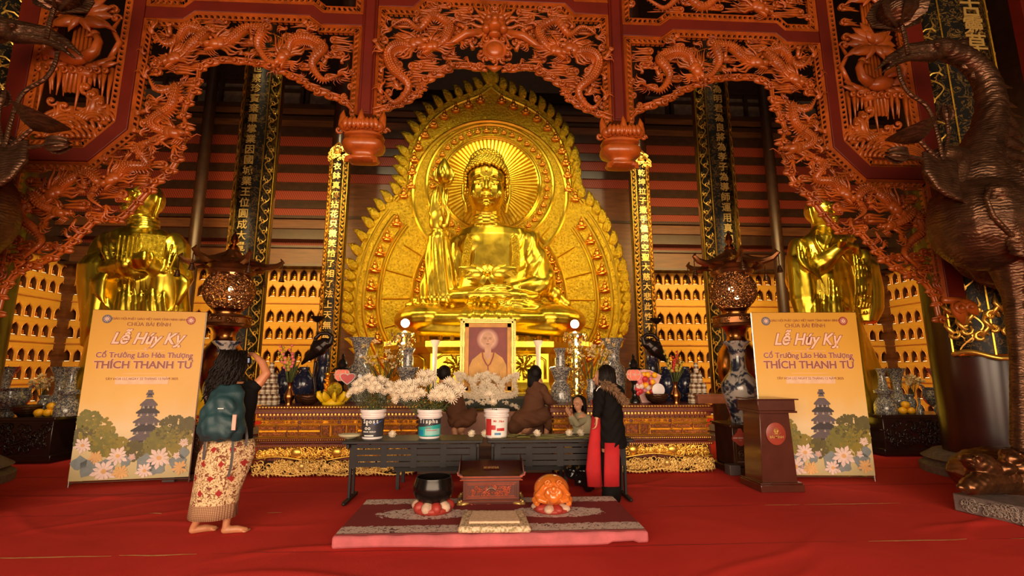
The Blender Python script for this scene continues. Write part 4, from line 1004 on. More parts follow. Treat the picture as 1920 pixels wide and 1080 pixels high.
# ---------------------------------------------------------------- standing monk statues
def monk(sgn, label, specs):
    t = thing('monk_statue', label, 'statue'); b = MB(); Y = 9.4
    specs(b, Y); return t, b
def ringc(x, y, Y, hw, hd, n=28, wob=0, k=7, ph=0):
    c = at(x, y, Y); return [(c.x+hw*math.cos(a)*(1+wob*math.sin(k*a+ph)), c.y+hd*math.sin(a)*(1+wob*math.sin(k*a+ph)), c.z) for a in np.linspace(0, 2*PI, n+1)[:-1]]
def face(b, c, s, yaw):
    """bald head centred at c, half-height s, turned by yaw (0 = towards the viewer)"""
    Rz = Matrix.Rotation(yaw, 3, 'Z')
    def H(x, y, z): return Rz @ Vector((x*s, y*s, z*s))+c
    b.ell(H(0, .08, .15), (.74*s, .84*s, .80*s), Rz, 16, 12); b.ell(H(0, -.05, -.3), (.62*s, .70*s, .66*s), Rz, 16, 12)
    for q in (-1, 1):
        b.tube([H(q*.08, -.86, .1), H(q*.3, -.82, .2), H(q*.55, -.62, .1)], [.05*s, .05*s, .03*s], 6); b.ell(H(q*.3, -.66, -.02), (.18*s, .14*s, .09*s), Rz, 8, 6)
        b.ell(H(q*.4, -.5, -.35), (.2*s, .16*s, .2*s), Rz, 8, 6); b.tube([H(q*.72, .1, .2), H(q*.84, .14, .12), H(q*.82, .12, -.25), H(q*.72, .08, -.75)], [.08*s, .12*s, .10*s, .09*s], 8)
    b.cap(H(0, -.78, .1), H(0, -.94, -.28), .06*s, .11*s, 8); b.tube([H(-.22, -.70, -.55), H(0, -.82, -.54), H(.22, -.70, -.55)], [.03*s, .07*s, .03*s], 6)
    b.tube([H(-.18, -.7, -.66), H(0, -.8, -.68), H(.18, -.7, -.66)], [.03*s, .075*s, .03*s], 6); b.ell(H(0, -.62, -.84), (.2*s, .16*s, .14*s), Rz, 8, 6)
def robe_folds(cx, amp=.03, kf=13):
    def f(co, no):
        x, y, z = co[:, 0], co[:, 1], co[:, 2]; zz = at(260, 440, 9.4).z
        low = 1/(1+np.exp((z-(zz-.35))*6)); h = amp*np.clip(np.sin((x-cx)*kf+1.2*np.sin(z*1.6)), -.35, 1)*low
        up_ = (1-low)*(z < zz+.1); h += amp*.8*np.clip(np.sin(np.hypot((x-cx), (z-zz-.1))*22), -.3, 1)*up_
        return h
    return f
tl = thing('monk_statue', 'gold standing monk statue holding a tablet, left of the giant seated statue', 'statue'); Y = 9.4; b = MB()
b.loft([ringc(262, 780, Y, 1.25, .7, wob=.03), ringc(262, 740, Y, 1.15, .68, wob=.03), ringc(262, 680, Y, .95, .62, wob=.02), ringc(262, 600, Y, .78, .55), ringc(264, 540, Y, .72, .48), ringc(265, 490, Y, .74, .45), ringc(264, 460, Y, .78, .42), ringc(265, 445, Y, .66, .36), ringc(268, 432, Y, .36, .26), ringc(270, 425, Y, .24, .22)])
b.cap(at(270, 440, Y), at(270, 402, Y), .25, .23, 12)
for y in (413, 421, 429): c = at(270, y, Y-.02); b.tube([(c.x+.25*math.cos(a), c.y+.24*math.sin(a), c.z) for a in np.linspace(0, 2*PI, 17)], .028, 5, caps=False)
face(b, at(268, 378, Y-.05), .43, -.30)
b.limb([at(205, 462, Y), at(185, 515, Y-.1), at(240, 495, Y-.62)], [.27, .25, .15]); b.limb([at(325, 465, Y), at(335, 520, Y-.1), at(285, 498, Y-.62)], [.28, .26, .15])
b.loft([ringc(200, 470, Y-.12, .12, .16), ringc(194, 485, Y-.2, .24, .28), ringc(188, 500, Y-.25, .28, .34), ringc(188, 530, Y-.25, .30, .34), ringc(186, 570, Y-.25, .27, .30), ringc(182, 615, Y-.25, .24, .26), ringc(172, 650, Y-.2, .16, .2)])
b.loft([ringc(318, 478, Y-.15, .12, .16), ringc(320, 490, Y-.2, .21, .28), ringc(322, 505, Y-.25, .24, .34), ringc(322, 540, Y-.25, .26, .34), ringc(322, 580, Y-.25, .27, .3), ringc(318, 640, Y-.2, .22, .24), ringc(318, 680, Y-.2, .1, .18)])
b.ell(at(262, 495, Y-.72), (.17, .13, .14), nu=12, nv=8)
for k in range(4): b.limb([at(250+7*k, 497, Y-.80), at(250+7*k, 485, Y-.88), at(251+7*k, 474, Y-.84)], [.042, .036, .028], 7)
b.limb([at(282, 497, Y-.72), at(287, 483, Y-.78), at(284, 476, Y-.78)], [.045, .036, .028], 7)
b.ell(at(250, 512, Y-.45), (.22, .2, .12)); 
for s_ in (-1, 1):
    for k in range(5):
        xs_ = 264+s_*(26+11*k); P_ = cr([at(xs_, 448+3*k, Y-.40), at(xs_-s_*5, 480, Y-.52), at(264+s_*(30+5*k), 505+3*k, Y-.62)], 5); b.tube(P_, [.02, .035, .03, .015], 6)
        b.tube(cr([at(264+s_*(62+5*k), 505+4*k, Y-.52), at(264+s_*(70+4*k), 540, Y-.56), at(264+s_*(66-6*k), 590+4*k, Y-.5)], 5), [.02, .035, .03, .01], 6)
    b.tube(cr([at(268+s_*14, 430, Y-.2), at(267+s_*18, 450, Y-.42), at(266, 478, Y-.5)], 6), [.05, .05, .04], 6)
for k in range(9): b.tube(cr([at(222+10*k, 512+4*abs(k-4), Y-.48), at(220+11*k, 560, Y-.58), at(214+12.5*k, 620, Y-.62), at(206+14.5*k, 720, Y-.68)], 4), [.015, .04, .045, .05], 6)
b.sculpt('statue_body', M['gold'], tl, .022, 3, robe_folds(at(262, 500, Y).x))
b = MB(); c = at(264, 470, Y-.72)
for q in (-1, 1): b.box(c+V(q*.17, .06, 0), (.34, .04, .62), (0, 0, q*.45))
for k in range(5): b.tube([c+V(-.3+.055*k, -.12+.03*k, -.2), c+V(-.3+.055*k, -.12+.03*k, .25)], .016, 4)
b.build('sutra_tablet', M['gold_relief'], tl)
tr = thing('monk_statue', 'gold standing monk statue with raised clasped hands, right of the giant seated statue', 'statue'); b = MB()
b.loft([ringc(1560, 790, Y, 1.2, .7, wob=.03), ringc(1560, 740, Y, 1.1, .68, wob=.03), ringc(1556, 680, Y, .85, .6, wob=.02), ringc(1550, 600, Y, .62, .52), ringc(1548, 540, Y, .6, .46), ringc(1546, 490, Y, .62, .42), ringc(1545, 465, Y, .62, .38), ringc(1545, 450, Y, .52, .34), ringc(1543, 437, Y, .3, .25), ringc(1543, 428, Y, .22, .2)])
b.cap(at(1543, 445, Y), at(1542, 412, Y), .22, .2, 12); face(b, at(1541, 398, Y-.05), .38, .40)
b.limb([at(1500, 468, Y), at(1497, 525, Y-.1), at(1572, 470, Y-.6)], [.24, .24, .13]); b.limb([at(1588, 470, Y), at(1612, 510, Y-.15), at(1592, 462, Y-.6)], [.2, .22, .12])
b.limb([at(1500, 500, Y-.2), at(1505, 560, Y-.3), at(1512, 600, Y-.3)], [.24, .24, .18])
b.loft([ringc(1606, 470, Y-.4, .14, .2), ringc(1614, 500, Y-.35, .24, .3), ringc(1622, 545, Y-.3, .26, .3), ringc(1626, 580, Y-.3, .24, .25), ringc(1622, 606, Y-.3, .17, .2)])
b.ell(at(1585, 457, Y-.68), (.13, .1, .15), (0, .5, 0))
for k in range(4): b.limb([at(1578+5*k, 456, Y-.72), at(1583+5*k, 447-k, Y-.78), at(1592+4*k, 449, Y-.74)], [.04, .036, .028], 7)
b.limb([at(1575, 462, Y-.7), at(1578, 452, Y-.78), at(1586, 452, Y-.8)], [.042, .036, .028], 7)
for x, y, a in ((1558, 568, .4), (1572, 566, -.4), (1560, 585, 1.3), (1568, 588, 1.7)): p = at(x, y, Y-.5); b.limb([at(1565, 570, Y-.5), p, p+V(.2*math.cos(-a)*(1 if x > 1562 else -1), 0, -.12)], [.05, .06, .04], 7)
for k in range(7): b.tube(cr([at(1530+8*k, 520+5*abs(k-3), Y-.46), at(1528+9*k, 580, Y-.54), at(1522+11*k, 650, Y-.6)], 4), [.015, .04, .045], 6)
for k in range(6): b.tube(cr([at(1496+8*k, 452+5*k, Y-.36), at(1500+7*k, 490+4*k, Y-.5), at(1530+4*k, 515+5*k, Y-.52)], 5), [.02, .035, .012], 6); b.tube(cr([at(1600+6*k, 476+3*k, Y-.62), at(1604+6*k, 530, Y-.68), at(1600+6*k, 590, Y-.6)], 5), [.015, .03, .012], 6)
for s_ in (-1, 1): b.tube(cr([at(1543+s_*11, 432, Y-.2), at(1543+s_*14, 450, Y-.38), at(1545, 478, Y-.46)], 6), [.045, .045, .04], 6)
b.sculpt('statue_body', M['gold'], tr, .022, 3, robe_folds(at(1550, 500, Y).x))
for px in (262, 1558):
    c = at(px, 790, Y); t = thing('statue_plinth', 'dark plinth hidden under the gold monk statue on the %s' % ('left' if px < 900 else 'right'), 'plinth', (c.x, Y, 0))
    MB().lathe([(.95, 0), (.95, .12), (.8, .2), (.8, c.z-.1), (.9, c.z-.02), (.88, c.z-.0)], n=8, ph=PI/8).build('plinth_body', M['dark_wood'], t, sharp=20)
# ================================================================ altar
def scrollwork(b, x0, x1, z0, z1, y, n, q, seed, r=.012, dz=None):
    rr = random.Random(seed)
    for k in range(n):
        x = rr.uniform(x0, x1); z = rr.uniform(z0, z1)
        if dz: z = max(z, dz(x)+q*.6)
        a0 = rr.uniform(0, 6.3); sg = rr.choice((-1, 1)); qq = q*rr.uniform(.6, 1.15)
        b.tube([(x+qq*(1-.8*j/9)*math.cos(a0+sg*j*.85), y-rr.uniform(0, .012), z+qq*(1-.8*j/9)*math.sin(a0+sg*j*.85)) for j in range(9)], [r*.5, r*1.3, r*.8], 4)
        if k % 3 == 0:
            b.tube([(x+1.9*qq*t*math.cos(a0), y-.015*math.sin(3*t), z+1.9*qq*t*math.sin(a0)*.8) for t in (.4, .65, .9, 1.1)], [r, r*1.7, r, .002], 4)
AY = 7.2; az = lambda y: at(560, y, AY).z
M['altar_red'] = simple('altar_red', (.13, .012, .005), .4, nsc=8)
def altar_block(x0, x1, label):
    t = thing('altar_table', label, 'altar', (0, 0, 0)); w = x1-x0; cx = (x0+x1)/2; T0 = az(761)
    b = MB(); yb = 8.8
    def slab(ya, yb_, out, mi=0): b.mi = mi; z1, z0 = az(ya), az(yb_); b.box((cx, (AY-out+yb)/2, (z0+z1)/2), (w+2*out*.6, yb-AY+out, z1-z0))
    slab(761, 766, .05); slab(766, 775, .07); slab(775, 783, .03); slab(783, 832, -.03); slab(822, 828, .01); slab(832, 838, .05); slab(838, 864, .0); slab(864, 888, -.06, 1)
    b.box((cx, (AY+yb)/2+.05, .04), (w-.1, yb-AY-.1, .08)); b.build('table_body', [M['altar_red'], M['dark_wood']], t, bev=.006)
    g = MB(); yy = AY-.075; k = int(w/.042)
    for i in range(k): g.ell((x0+w*(i+.5)/k, yy+.02, az(763.5)), (.017, .017, .02), nu=6, nv=4)
    for i in range(int(w/.05)): g.box((x0+.02+i*.05, AY-.035, az(777)), (.022, .02, .026))
    for i in range(int(w/.075)):
        x = x0+.04+i*.075; z = az(783)
        g.tube([(x-.025, AY-.035, z+.02), (x+.025, AY-.035, z+.02), (x+.025, AY-.035, z-.02), (x-.01, AY-.035, z-.02), (x-.01, AY-.035, z+.004)], .005, 4)
    for y, r_ in ((787.5, .006), (796, .007), (820.5, .008), (833, .008), (769, .006)): g.tube([(x0-.02, AY-.04 if y > 770 else yy, az(y)), (x1+.02, AY-.04 if y > 770 else yy, az(y))], r_, 4)
    for i in range(int(w/.03)): g.ell((x0+.015+i*.03, AY-.035, az(825)), (.010, .010, .014), nu=5, nv=4); g.ell((x0+.015+i*.03, AY-.055, az(836)), (.010, .01, .011), nu=5, nv=4)
    g.build('gilt_moulding', M['gold_paint'], t, sharp=50)
    p = MB(); s = MB()
    def panel(a, c, ya, yb_, sd):
        z1, z0 = az(ya), az(yb_); x_0, x_1 = x0+w*a, x0+w*c
        p.tube([(x_0, AY+.02, z0), (x_0, AY+.02, z1), (x_1, AY+.02, z1), (x_1, AY+.02, z0), (x_0, AY+.02, z0)], .011, 4)
        p.tube([(x_0+.016, AY+.025, z0+.016), (x_0+.016, AY+.025, z1-.016), (x_1-.016, AY+.025, z1-.016), (x_1-.016, AY+.025, z0+.016), (x_0+.016, AY+.025, z0+.016)], .004, 4)
        scrollwork(s, x_0+.03, x_1-.03, z0+.025, z1-.025, AY+.025, int((x_1-x_0)*(z1-z0)*1500), .018, sd, .0045)
    L = [(0, .10), (.11, .24), (.25, .38)]
    for i, (a, c) in enumerate(L+[(1-c, 1-a) for a, c in L]): panel(a, c, 798, 807.5, i)
    for i, (a, c) in enumerate(((0, .17), (.18, .38), (.62, .82), (.83, 1.))): panel(a, c, 810, 819, 10+i)
    for i, (a, c) in enumerate(((.39, .445), (.455, .545), (.555, .61))): panel(a, c, 798, 819, 20+i)
    for i in range(4): panel(.25*i+.01, .25*i+.24, 789.5, 794.5, 30+i)
    p.build('panel_frames', M['gold_paint'], t, sharp=50); s.build('panel_carving', M['red_gilt'], t, sharp=0)['kind'] = 'stuff'
    c1_ = MB(); ev = lambda x: az(858)+.03*math.sin((x-x0)*2*PI/(w*.5))-.0; scrollwork(c1_, x0+.05, x1-.05, az(858), az(841), AY-.02, int(w*105), .062, 50, .0095, dz=ev)
    c1_.tube([(x, AY-.045, ev(x)-.01) for x in np.linspace(x0, x1, 40)], .016, 5)
    for fx in (.25, .5, .75): c1_.ell((x0+w*fx, AY-.02, az(848)), (.09, .04, .07), nu=10, nv=6)
    c1_.build('gilt_apron', M['gold_paint'], t, sharp=0)
    c2_ = MB(); scrollwork(c2_, x0+.03, x1-.03, az(884), az(865), AY-.09, int(w*120), .055, 51, .009)
    for fx in (.3, .7):
        xx = x0+w*fx; c2_.ell((xx, AY-.1, az(872)), (.05, .03, .05), nu=10, nv=6); c2_.tube([(xx+.1*math.cos(a), AY-.1, az(872)+.09*math.sin(a)) for a in np.linspace(PI, 2*PI, 10)], .012, 5)
        for q in range(9): a = PI*q/8; c2_.tube([(xx+.05*math.cos(a), AY-.1, az(872)+.05*math.sin(a)), (xx+.11*math.cos(a), AY-.1, az(872)+.09*math.sin(a))], [.01, .004], 4)
    c2_.tube([(x, AY-.1, az(886)+.02*math.sin((x-x0)*9)) for x in np.linspace(x0, x1, 50)], .014, 5)
    for i in range(int(w/.05)): x = x0+.02+i*.05; c2_.tube([(x, AY-.1, az(886)+.02*math.sin((x-x0)*9)), (x+.015, AY-.1, az(889)+.015*math.sin((x-x0)*9)), (x+.02, AY-.1, az(891))], [.016, .012, .002], 4)
    c2_.build('gilt_openwork_skirt', M['gold_pale'], t, sharp=0)
    return t
M['red_gilt'] = simple('red_gilt_carving', (.42, .13, .03), .38, .3, var=.3)
M['gold_pale'] = simple('pale_gilt', (.72, .47, .14), .4, .6, var=.2, nsc=9)
AX0, AX1 = gr(478, 893).x, at(783, 790, AY).x; BX0, BX1 = at(1036, 790, AY).x, at(1336, 885, AY).x
altar_block(AX0, AX1, 'left carved red and gilt altar table, left of the framed portrait'); altar_block(BX0, BX1, 'right carved red and gilt altar table, right of the framed portrait')
t = thing('altar_step', 'brown wooden step between the two altar tables where the worshippers crouch', 'step')
b = MB(); b.box(((AX1+BX0)/2, 7.95, .19), (BX0-AX1-.02, 1.5, .38)); b.build('step_body', M['brown'], t, bev=.01)
b = MB(); b.box(((AX1+BX0)/2, 8.5, .57), (BX0-AX1-.02, .5, .38)); b.build('upper_step', M['pinkwood'] if 'pinkwood' in M else simple('pinkish_board', (.32, .13, .08), .5), t, bev=.01)
PZ = at(912, 742, 8.95).z
t = thing('offering_table', 'dark table under the framed portrait, behind the white flower wreath', 'table', (CX, 9.3, 0)); b = MB(); b.box((0, 0, PZ-.05), (3.2, .9, .1)); b.build('tabletop', M['dark_wood'], t, bev=.01)
for sx_ in (-1, 1):
    for sy in (-1, 1): MB().box((sx_*1.5, sy*.4, (PZ-.1)/2), (.1, .1, PZ-.1)).build('leg', M['dark_wood'], t)
# ---------------------------------------------------------------- framed portrait (a flat picture)
PY = 9.05; pl, pr_, pt, pb = at(862, 700, PY).x, at(967, 700, PY).x, at(912, 598, PY).z, at(912, 741, PY).z
t = thing('framed_portrait', 'gold framed portrait of a bald elderly person in ochre robes on the altar', 'picture', ((pl+pr_)/2, PY, 0)); W = pr_-pl; Hh = pt-pb; cz = (pt+pb)/2
b = MB()
for o_, wd, dp, mi in ((0, .045, .06, 0), (.05, .03, .045, 0), (.085, .075, .03, 1)):
    b.mi = mi; ww, hh = W/2-o_-wd/2, Hh/2-o_-wd/2
    for s_ in (-1, 1): b.box((s_*ww, -dp/2, cz), (wd, dp, Hh-2*o_)); b.box((0, -dp/2, cz+s_*hh), (W-2*o_, dp, wd))
b.mi = 0
for k in range(44):
    z = pb+.03+(Hh-.06)*k/43
    for s_ in (-1, 1): b.ell((s_*(W/2-.022), -.062, z), .012, nu=5, nv=4)
for k in range(32):
    x = -W/2+.03+(W-.06)*k/31
    for s_ in (-1, 1): b.ell((x, -.062, cz+s_*(Hh/2-.022)), .012, nu=5, nv=4)
b.build('frame', [M['gold_pale'], simple('ochre_mount', (.62, .28, .035), .5)], t, bev=.004)
iw, ih = W-.32, Hh-.32
def flat(name, poly, y, m, par): return MB().prism(poly, y, y+.002).build(name, m, par)
def elp(cx, cz_, rx, rz, n=28, a0=0, a1=2*PI): return [(cx+rx*math.cos(a), cz_+rz*math.sin(a)) for a in np.linspace(a0, a1, n+1)[:-1]]
flat('picture_ground', [(-iw/2, cz-ih/2), (iw/2, cz-ih/2), (iw/2, cz+ih/2), (-iw/2, cz+ih/2)], -.012, simple('portrait_maroon', (.20, .02, .015), .5), t)
u = iw/2
tg = NT('portrait_glow'); vv = tg.obj(); gx = tg.n('ShaderNodeVectorMath', operation='LENGTH'); mp = tg.n('ShaderNodeVectorMath', operation='SUBTRACT'); tg.l(vv, mp.inputs[0]); mp.inputs[1].default_value = (-.02*u, 0, cz+ih*.29); tg.l(mp.outputs[0], gx.inputs[0])
PG = tg.fin(tg.ramp(gx.outputs['Value'], [(.36*u, (.72, .40, .30)), (.60*u, (.20, .02, .015))]), .5)
flat('picture_glow', elp(-.02*u, cz+ih*.29, .62*u, .62*u), -.0135, PG, t)
robe = [(-u, cz-ih/2), (-u*.98, cz-ih*.18), (-u*.8, cz-ih*.05), (-u*.35, cz+ih*.07), (.35*u, cz+ih*.07), (.75*u, cz-ih*.02), (u*.95, cz-ih*.14), (u, cz-ih*.35), (u, cz-ih/2)]
flat('painted_robe', robe, -.015, simple('painted_ochre_robe', (.60, .30, .07), .55), t)
flat('painted_neck', [(-.17*u, cz+ih*.0), (.0, cz-ih*.06), (.17*u, cz+ih*.0), (.15*u, cz+ih*.18), (-.17*u, cz+ih*.18)], -.017, M['skin_print'] if 'skin_print' in M else simple('painted_skin', (.58, .30, .18), .5), t)
ps = bpy.data.materials['painted_skin']; dk = simple('painted_dark', (.14, .05, .03), .5)
flat('painted_head', elp(-.02*u, cz+ih*.29, .30*u, .40*u), -.019, ps, t)
for s_ in (-1, 1): flat('painted_ear', elp((-.02+s_*.31)*u, cz+ih*.27, .05*u, .11*u, 10), -.018, ps, t)
b = MB(); f0 = cz+ih*.29
for s_ in (-1, 1): b.tube([((-.02+s_*.06)*u, -.021, f0+.02*u), ((-.02+s_*.13)*u, -.021, f0+.04*u), ((-.02+s_*.2)*u, -.021, f0+.02*u)], .004, 4); b.tube([((-.02+s_*.05)*u, -.021, f0+.09*u), ((-.02+s_*.21)*u, -.021, f0+.10*u)], .003, 4)
b.tube([(-.1*u, -.021, f0-.22*u), (-.02*u, -.021, f0-.235*u), (.06*u, -.021, f0-.22*u)], .005, 4); b.tube([(-.02*u, -.021, f0+.0), (.01*u, -.021, f0-.1*u), (-.05*u, -.021, f0-.115*u)], .003, 4)
b.build('painted_features', dk, t)
b = MB(); b.tube([(-.3*u, -.021, cz+ih*.07), (-.26*u, -.021, cz-ih*.02), (-.1*u, -.021, cz-ih*.12), (0, -.021, cz-ih*.16), (.12*u, -.021, cz-ih*.12), (.27*u, -.021, cz-ih*.0), (.3*u, -.021, cz+ih*.07)], .014, 6, flat=.3)
b.tube([(0, -.021, cz-ih*.16), (.02*u, -.021, cz-ih*.3)], .01, 6, flat=.3); b.build('painted_beads', simple('painted_red_beads', (.25, .02, .01), .5), t)
flat('painted_hands', elp(.22*u, cz-ih*.30, .25*u, .09*u, 16), -.0215, ps, t)
b = MB()
for x0_, x1__ in ((-.45, -.6), (-.5, -.35), (.6, .72)): b.tube([(x0_*u, -.018, cz-ih*.1), (x1__*u, -.018, cz-ih*.48)], .004, 4)
b.build('painted_folds', simple('painted_fold_line', (.75, .45, .15), .5), t)
# ---------------------------------------------------------------- chrysanthemums, buckets, wreath
b = MB(); rr = random.Random(2)
for ly, (n_, el_, L) in enumerate(((15, -.25, .074), (15, .12, .072), (13, .5, .062), (9, .9, .05), (6, 1.25, .036))):
    for k in range(n_):
        a = 2*PI*k/n_+ly*.3; e = el_+rr.uniform(-.1, .1); l = L*rr.uniform(.85, 1.1)
        b.tube([(l*t*math.cos(e+.5*t)*math.cos(a), l*t*math.cos(e+.5*t)*math.sin(a), l*t*math.sin(e+.5*t)) for t in (0, .5, .85, 1)], [.003, .0085, .008, .002], 4, flat=.5)
b.ell((0, 0, .018), (.018, .018, .02), nu=8, nv=5); mumm = b.mesh('chrysanthemum_head', M['white'], 0)
b = MB(); b.ell((0, 0, 0), (.014, .014, .01), nu=6, nv=4); b.tube([(0, 0, 0), (.01, 0, -.1), (0, 0, -.22)], [.006, .005, .005], 5); b.tube([(0, 0, -.08), (.03, .01, -.06), (.06, .02, -.08)], [.003, .012, .002], 4, flat=.3); stemm = b.mesh('stem', M['green'], 0)
def mum(p, d, group, label, s=1.0, stem=None):
    """flower head at p facing d, its stem reaching to the point stem"""
    o = bpy.data.objects.new('chrysanthemum', mumm); COL.objects.link(o); o.location = p; o.scale = (s, s, s)
    q = Vector(d).to_track_quat('Z', 'Y'); o.rotation_mode = 'QUATERNION'; o.rotation_quaternion = q; tag(o, label, 'flower', group)
    if stem is not None:
        e = q.inverted() @ ((Vector(stem)-Vector(p))/s); b = MB(); b.tube([(0, 0, 0), (e*.3+V(0, 0, -.05)), e*.65, e], [.007, .005, .005], 5)
        for k in (.35, .55, .75): c = e*k; b.tube([c, c+V(.03, .02, .02), c+V(.055, .01, -.01)], [.003, .013, .002], 4, flat=.3)
        b.build('stem', M['green'], o, sharp=0)
TY = 5.85; TZ = at(760, 826, 5.62).z
def bucket(px, lab, colr, art):
    c = at(px, 822, TY); r1 = at(px+21.5, 800, TY).x-at(px, 800, TY).x; t = thing('paint_bucket', lab, 'bucket', (c.x, TY, TZ)); h = at(px, 767, TY).z-TZ; sc_ = h/.36
    b = MB(); b.lathe([(r1*.86, 0), (r1*.88, .012), (r1*.97, h*.72), (r1*1.09, h*.74), (r1*1.09, h*.8), (r1*1.03, h*.82), (r1*1.03, h*.88), (r1*1.12, h*.9), (r1*1.12, h), (r1*1.02, h), (r1*1.0, h*.85), (r1*.85, .03)], n=36); b.build('tub', M['plastic_white'], t)
    b = MB(); b.lathe([(r1*.893, h*.07), (r1*.975, h*.69), (r1*.98, h*.69), (r1*.9, h*.07)], n=36); b.build('wrap_label', colr, t)
    b = MB(); b.tube([(r1*1.1*math.cos(a), r1*1.1*math.sin(a), h*.8-.012*math.sin(a)) for a in np.linspace(PI*1.05, PI*1.5, 10)], .004, 5); b.build('handle', M['plastic_white'], t)
    art(t, r1, h); return t, r1, h, c
def wraptext(t, txt, size, z, r, m, a0=0.):
    n_ = len(txt); wch = size*.62
    for i, ch in enumerate(txt):
        if ch == ' ': continue
        a = a0+(i-(n_-1)/2)*wch/r; font_mesh(ch, size, (r*math.sin(a), -r*math.cos(a), z), m, 'lettering', t, rz=a, depth=.001, bold=size*.02)
lw = simple('print_white', (.8, .76, .72), .5); lr = simple('print_red', (.5, .03, .03), .5); lteal = simple('print_teal', (.02, .36, .34), .45); ldk = simple('print_charcoal', (.035, .035, .045), .4)
def patch(t, r, a0, a1, z0, z1, m, name='printed_patch'):
    n_ = 10; A = [(r*math.sin(a), -r*math.cos(a)) for a in np.linspace(a0, a1, n_+1)]
    b = MB(); b.add([(x, y, z0(x) if callable(z0) else z0) for x, y in A]+[(x, y, z1(x) if callable(z1) else z1) for x, y in A], [(i, i+1, n_+2+i, n_+1+i) for i in range(n_)]); b.build(name, m, t)
def art1(t, r, h):
    wraptext(t, 'Spost', .062, h*.60, r*.99, lw); wraptext(t, '&', .04, h*.5, r*.985, lw, -.3); wraptext(t, 'oo', .06, h*.38, r*.975, lw, -.25); wraptext(t, 'COLOR WORLD', .022, h*.25, r*.955, lw, -.1)
    patch(t, r*.968, .3, 1.2, lambda x: h*.42+x*.5, lambda x: h*.46+x*.5, simple('print_blue', (.06, .12, .4), .4)); patch(t, r*.925, -.6, .3, h*.1, h*.14, lw)
def art2(t, r, h):
    patch(t, r*.965, -1.5, 1.5, h*.09, lambda x: h*.44+x*.12, lteal); patch(t, r*.968, -1.4, -.5, h*.12, h*.3, simple('print_blue_teal', (.01, .22, .4), .4)); patch(t, r*.97, -.3, 1.2, h*.13, h*.34, simple('print_pale_teal', (.25, .5, .48), .4))
    wraptext(t, 'Tispha', .064, h*.60, r*.985, lw)
    wraptext(t, 'VIP', .03, h*.36, r*.98, lr); patch(t, r*.975, -.2, .8, h*.28, h*.30, lr)
def art3(t, r, h):
    patch(t, r*.98, -1.2, -.5, h*.1, h*.68, lr); patch(t, r*.985, -.5, -.1, lambda x: h*.3, lambda x: h*.46, lr); patch(t, r*.985, .0, .7, h*.26, h*.36, lr)
    patch(t, r*.975, -.2, .35, h*.12, h*.2, simple('print_blue2', (.05, .2, .4), .4)); wraptext(t, 'Mr.Hau', .035, h*.6, r*1.0, lr, .2); wraptext(t, 'S', .06, h*.46, r*.99, lr, -.75)
b1 = bucket(698, 'white paint bucket with a black wrap label holding chrysanthemums, left end of the table', ldk, art1)
b2 = bucket(805, 'white paint bucket with a teal and black label holding large chrysanthemums', ldk, art2)
b3 = bucket(931, 'white paint bucket with a red and white label, right of the other two buckets', lw, art3)
rr = random.Random(9)
def bunch(bk, spots, group, label, s):
    t, r1, h, c = bk
    for x, y, dY in spots:
        p = at(x, y, TY+dY); base = V(c.x+(p.x-c.x)*.25, TY+dY*.3, TZ+h*.7); d = (p-base).normalized()*.6+V(rr.uniform(-.4, .4), -.75, rr.uniform(-.1, .4)); mum(p, d, group, label, s*rr.uniform(.85, 1.15), base)
sp1 = [(661, 733, 0), (668, 722, -.05), (676, 717, 0), (684, 712, .08), (692, 709, 0), (700, 713, -.08), (704, 722, -.1), (714, 713, 0), (722, 717, .1), (728, 724, 0), (733, 733, -.05), (738, 741, 0), (690, 722, -.12), (679, 729, -.1), (697, 731, -.14), (712, 730, -.12), (722, 735, -.06), (688, 716, .1), (708, 717, .1), (656, 740, 0), (744, 727, 0), (668, 733, -.1), (733, 722, .1)]
bunch(b1, sp1, 'small chrysanthemums in the black-label bucket', 'small white chrysanthemum in the bunch of the left bucket', .8)
sp2 = [(750, 722, 0), (744, 736, 0), (757, 735, -.05), (768, 722, 0), (775, 733, -.1), (785, 718, 0), (790, 738, -.12), (779, 744, -.1), (800, 718, .05), (812, 714, .1), (793, 705, .1), (806, 704, .15), (818, 738, -.12), (828, 730, -.1), (832, 744, -.14), (840, 737, -.08), (847, 746, -.1), (856, 738, 0), (850, 722, 0), (843, 718, .05), (762, 745, -.05), (744, 748, 0), (822, 746, -.15), (862, 730, .05), (812, 745, -.12)]
bunch(b2, sp2, 'large chrysanthemums in the teal-label bucket', 'large white chrysanthemum in the bunch of the middle teal-label bucket', 1.08)
sp3 = [(918, 772-30, 0), (925, 755, .0)]
bunch(b3, sp3, 'chrysanthemums in the red-label bucket', 'white chrysanthemum standing in the red-label bucket', .8)
for i, (x, y) in enumerate(((738, 762), (910, 809), (1007, 810), (885, 812), (1088, 806), (1068, 810))):
    p = at(x, y+8, 5.9); p.z = TZ+.03; mum(p, (rr.uniform(-.5, .5), -.9, .5), None, ('white chrysanthemum head lying on the left table beside the bucket' if 0 else ['white chrysanthemum fallen between the first two buckets', 'white chrysanthemum lying left of the red-label bucket', 'white chrysanthemum lying on the table before the seated brown figure', 'white chrysanthemum lying by the barefoot crouching person', 'white chrysanthemum lying in front of the child', 'white chrysanthemum lying left of the child on the black table'][i]), .7)
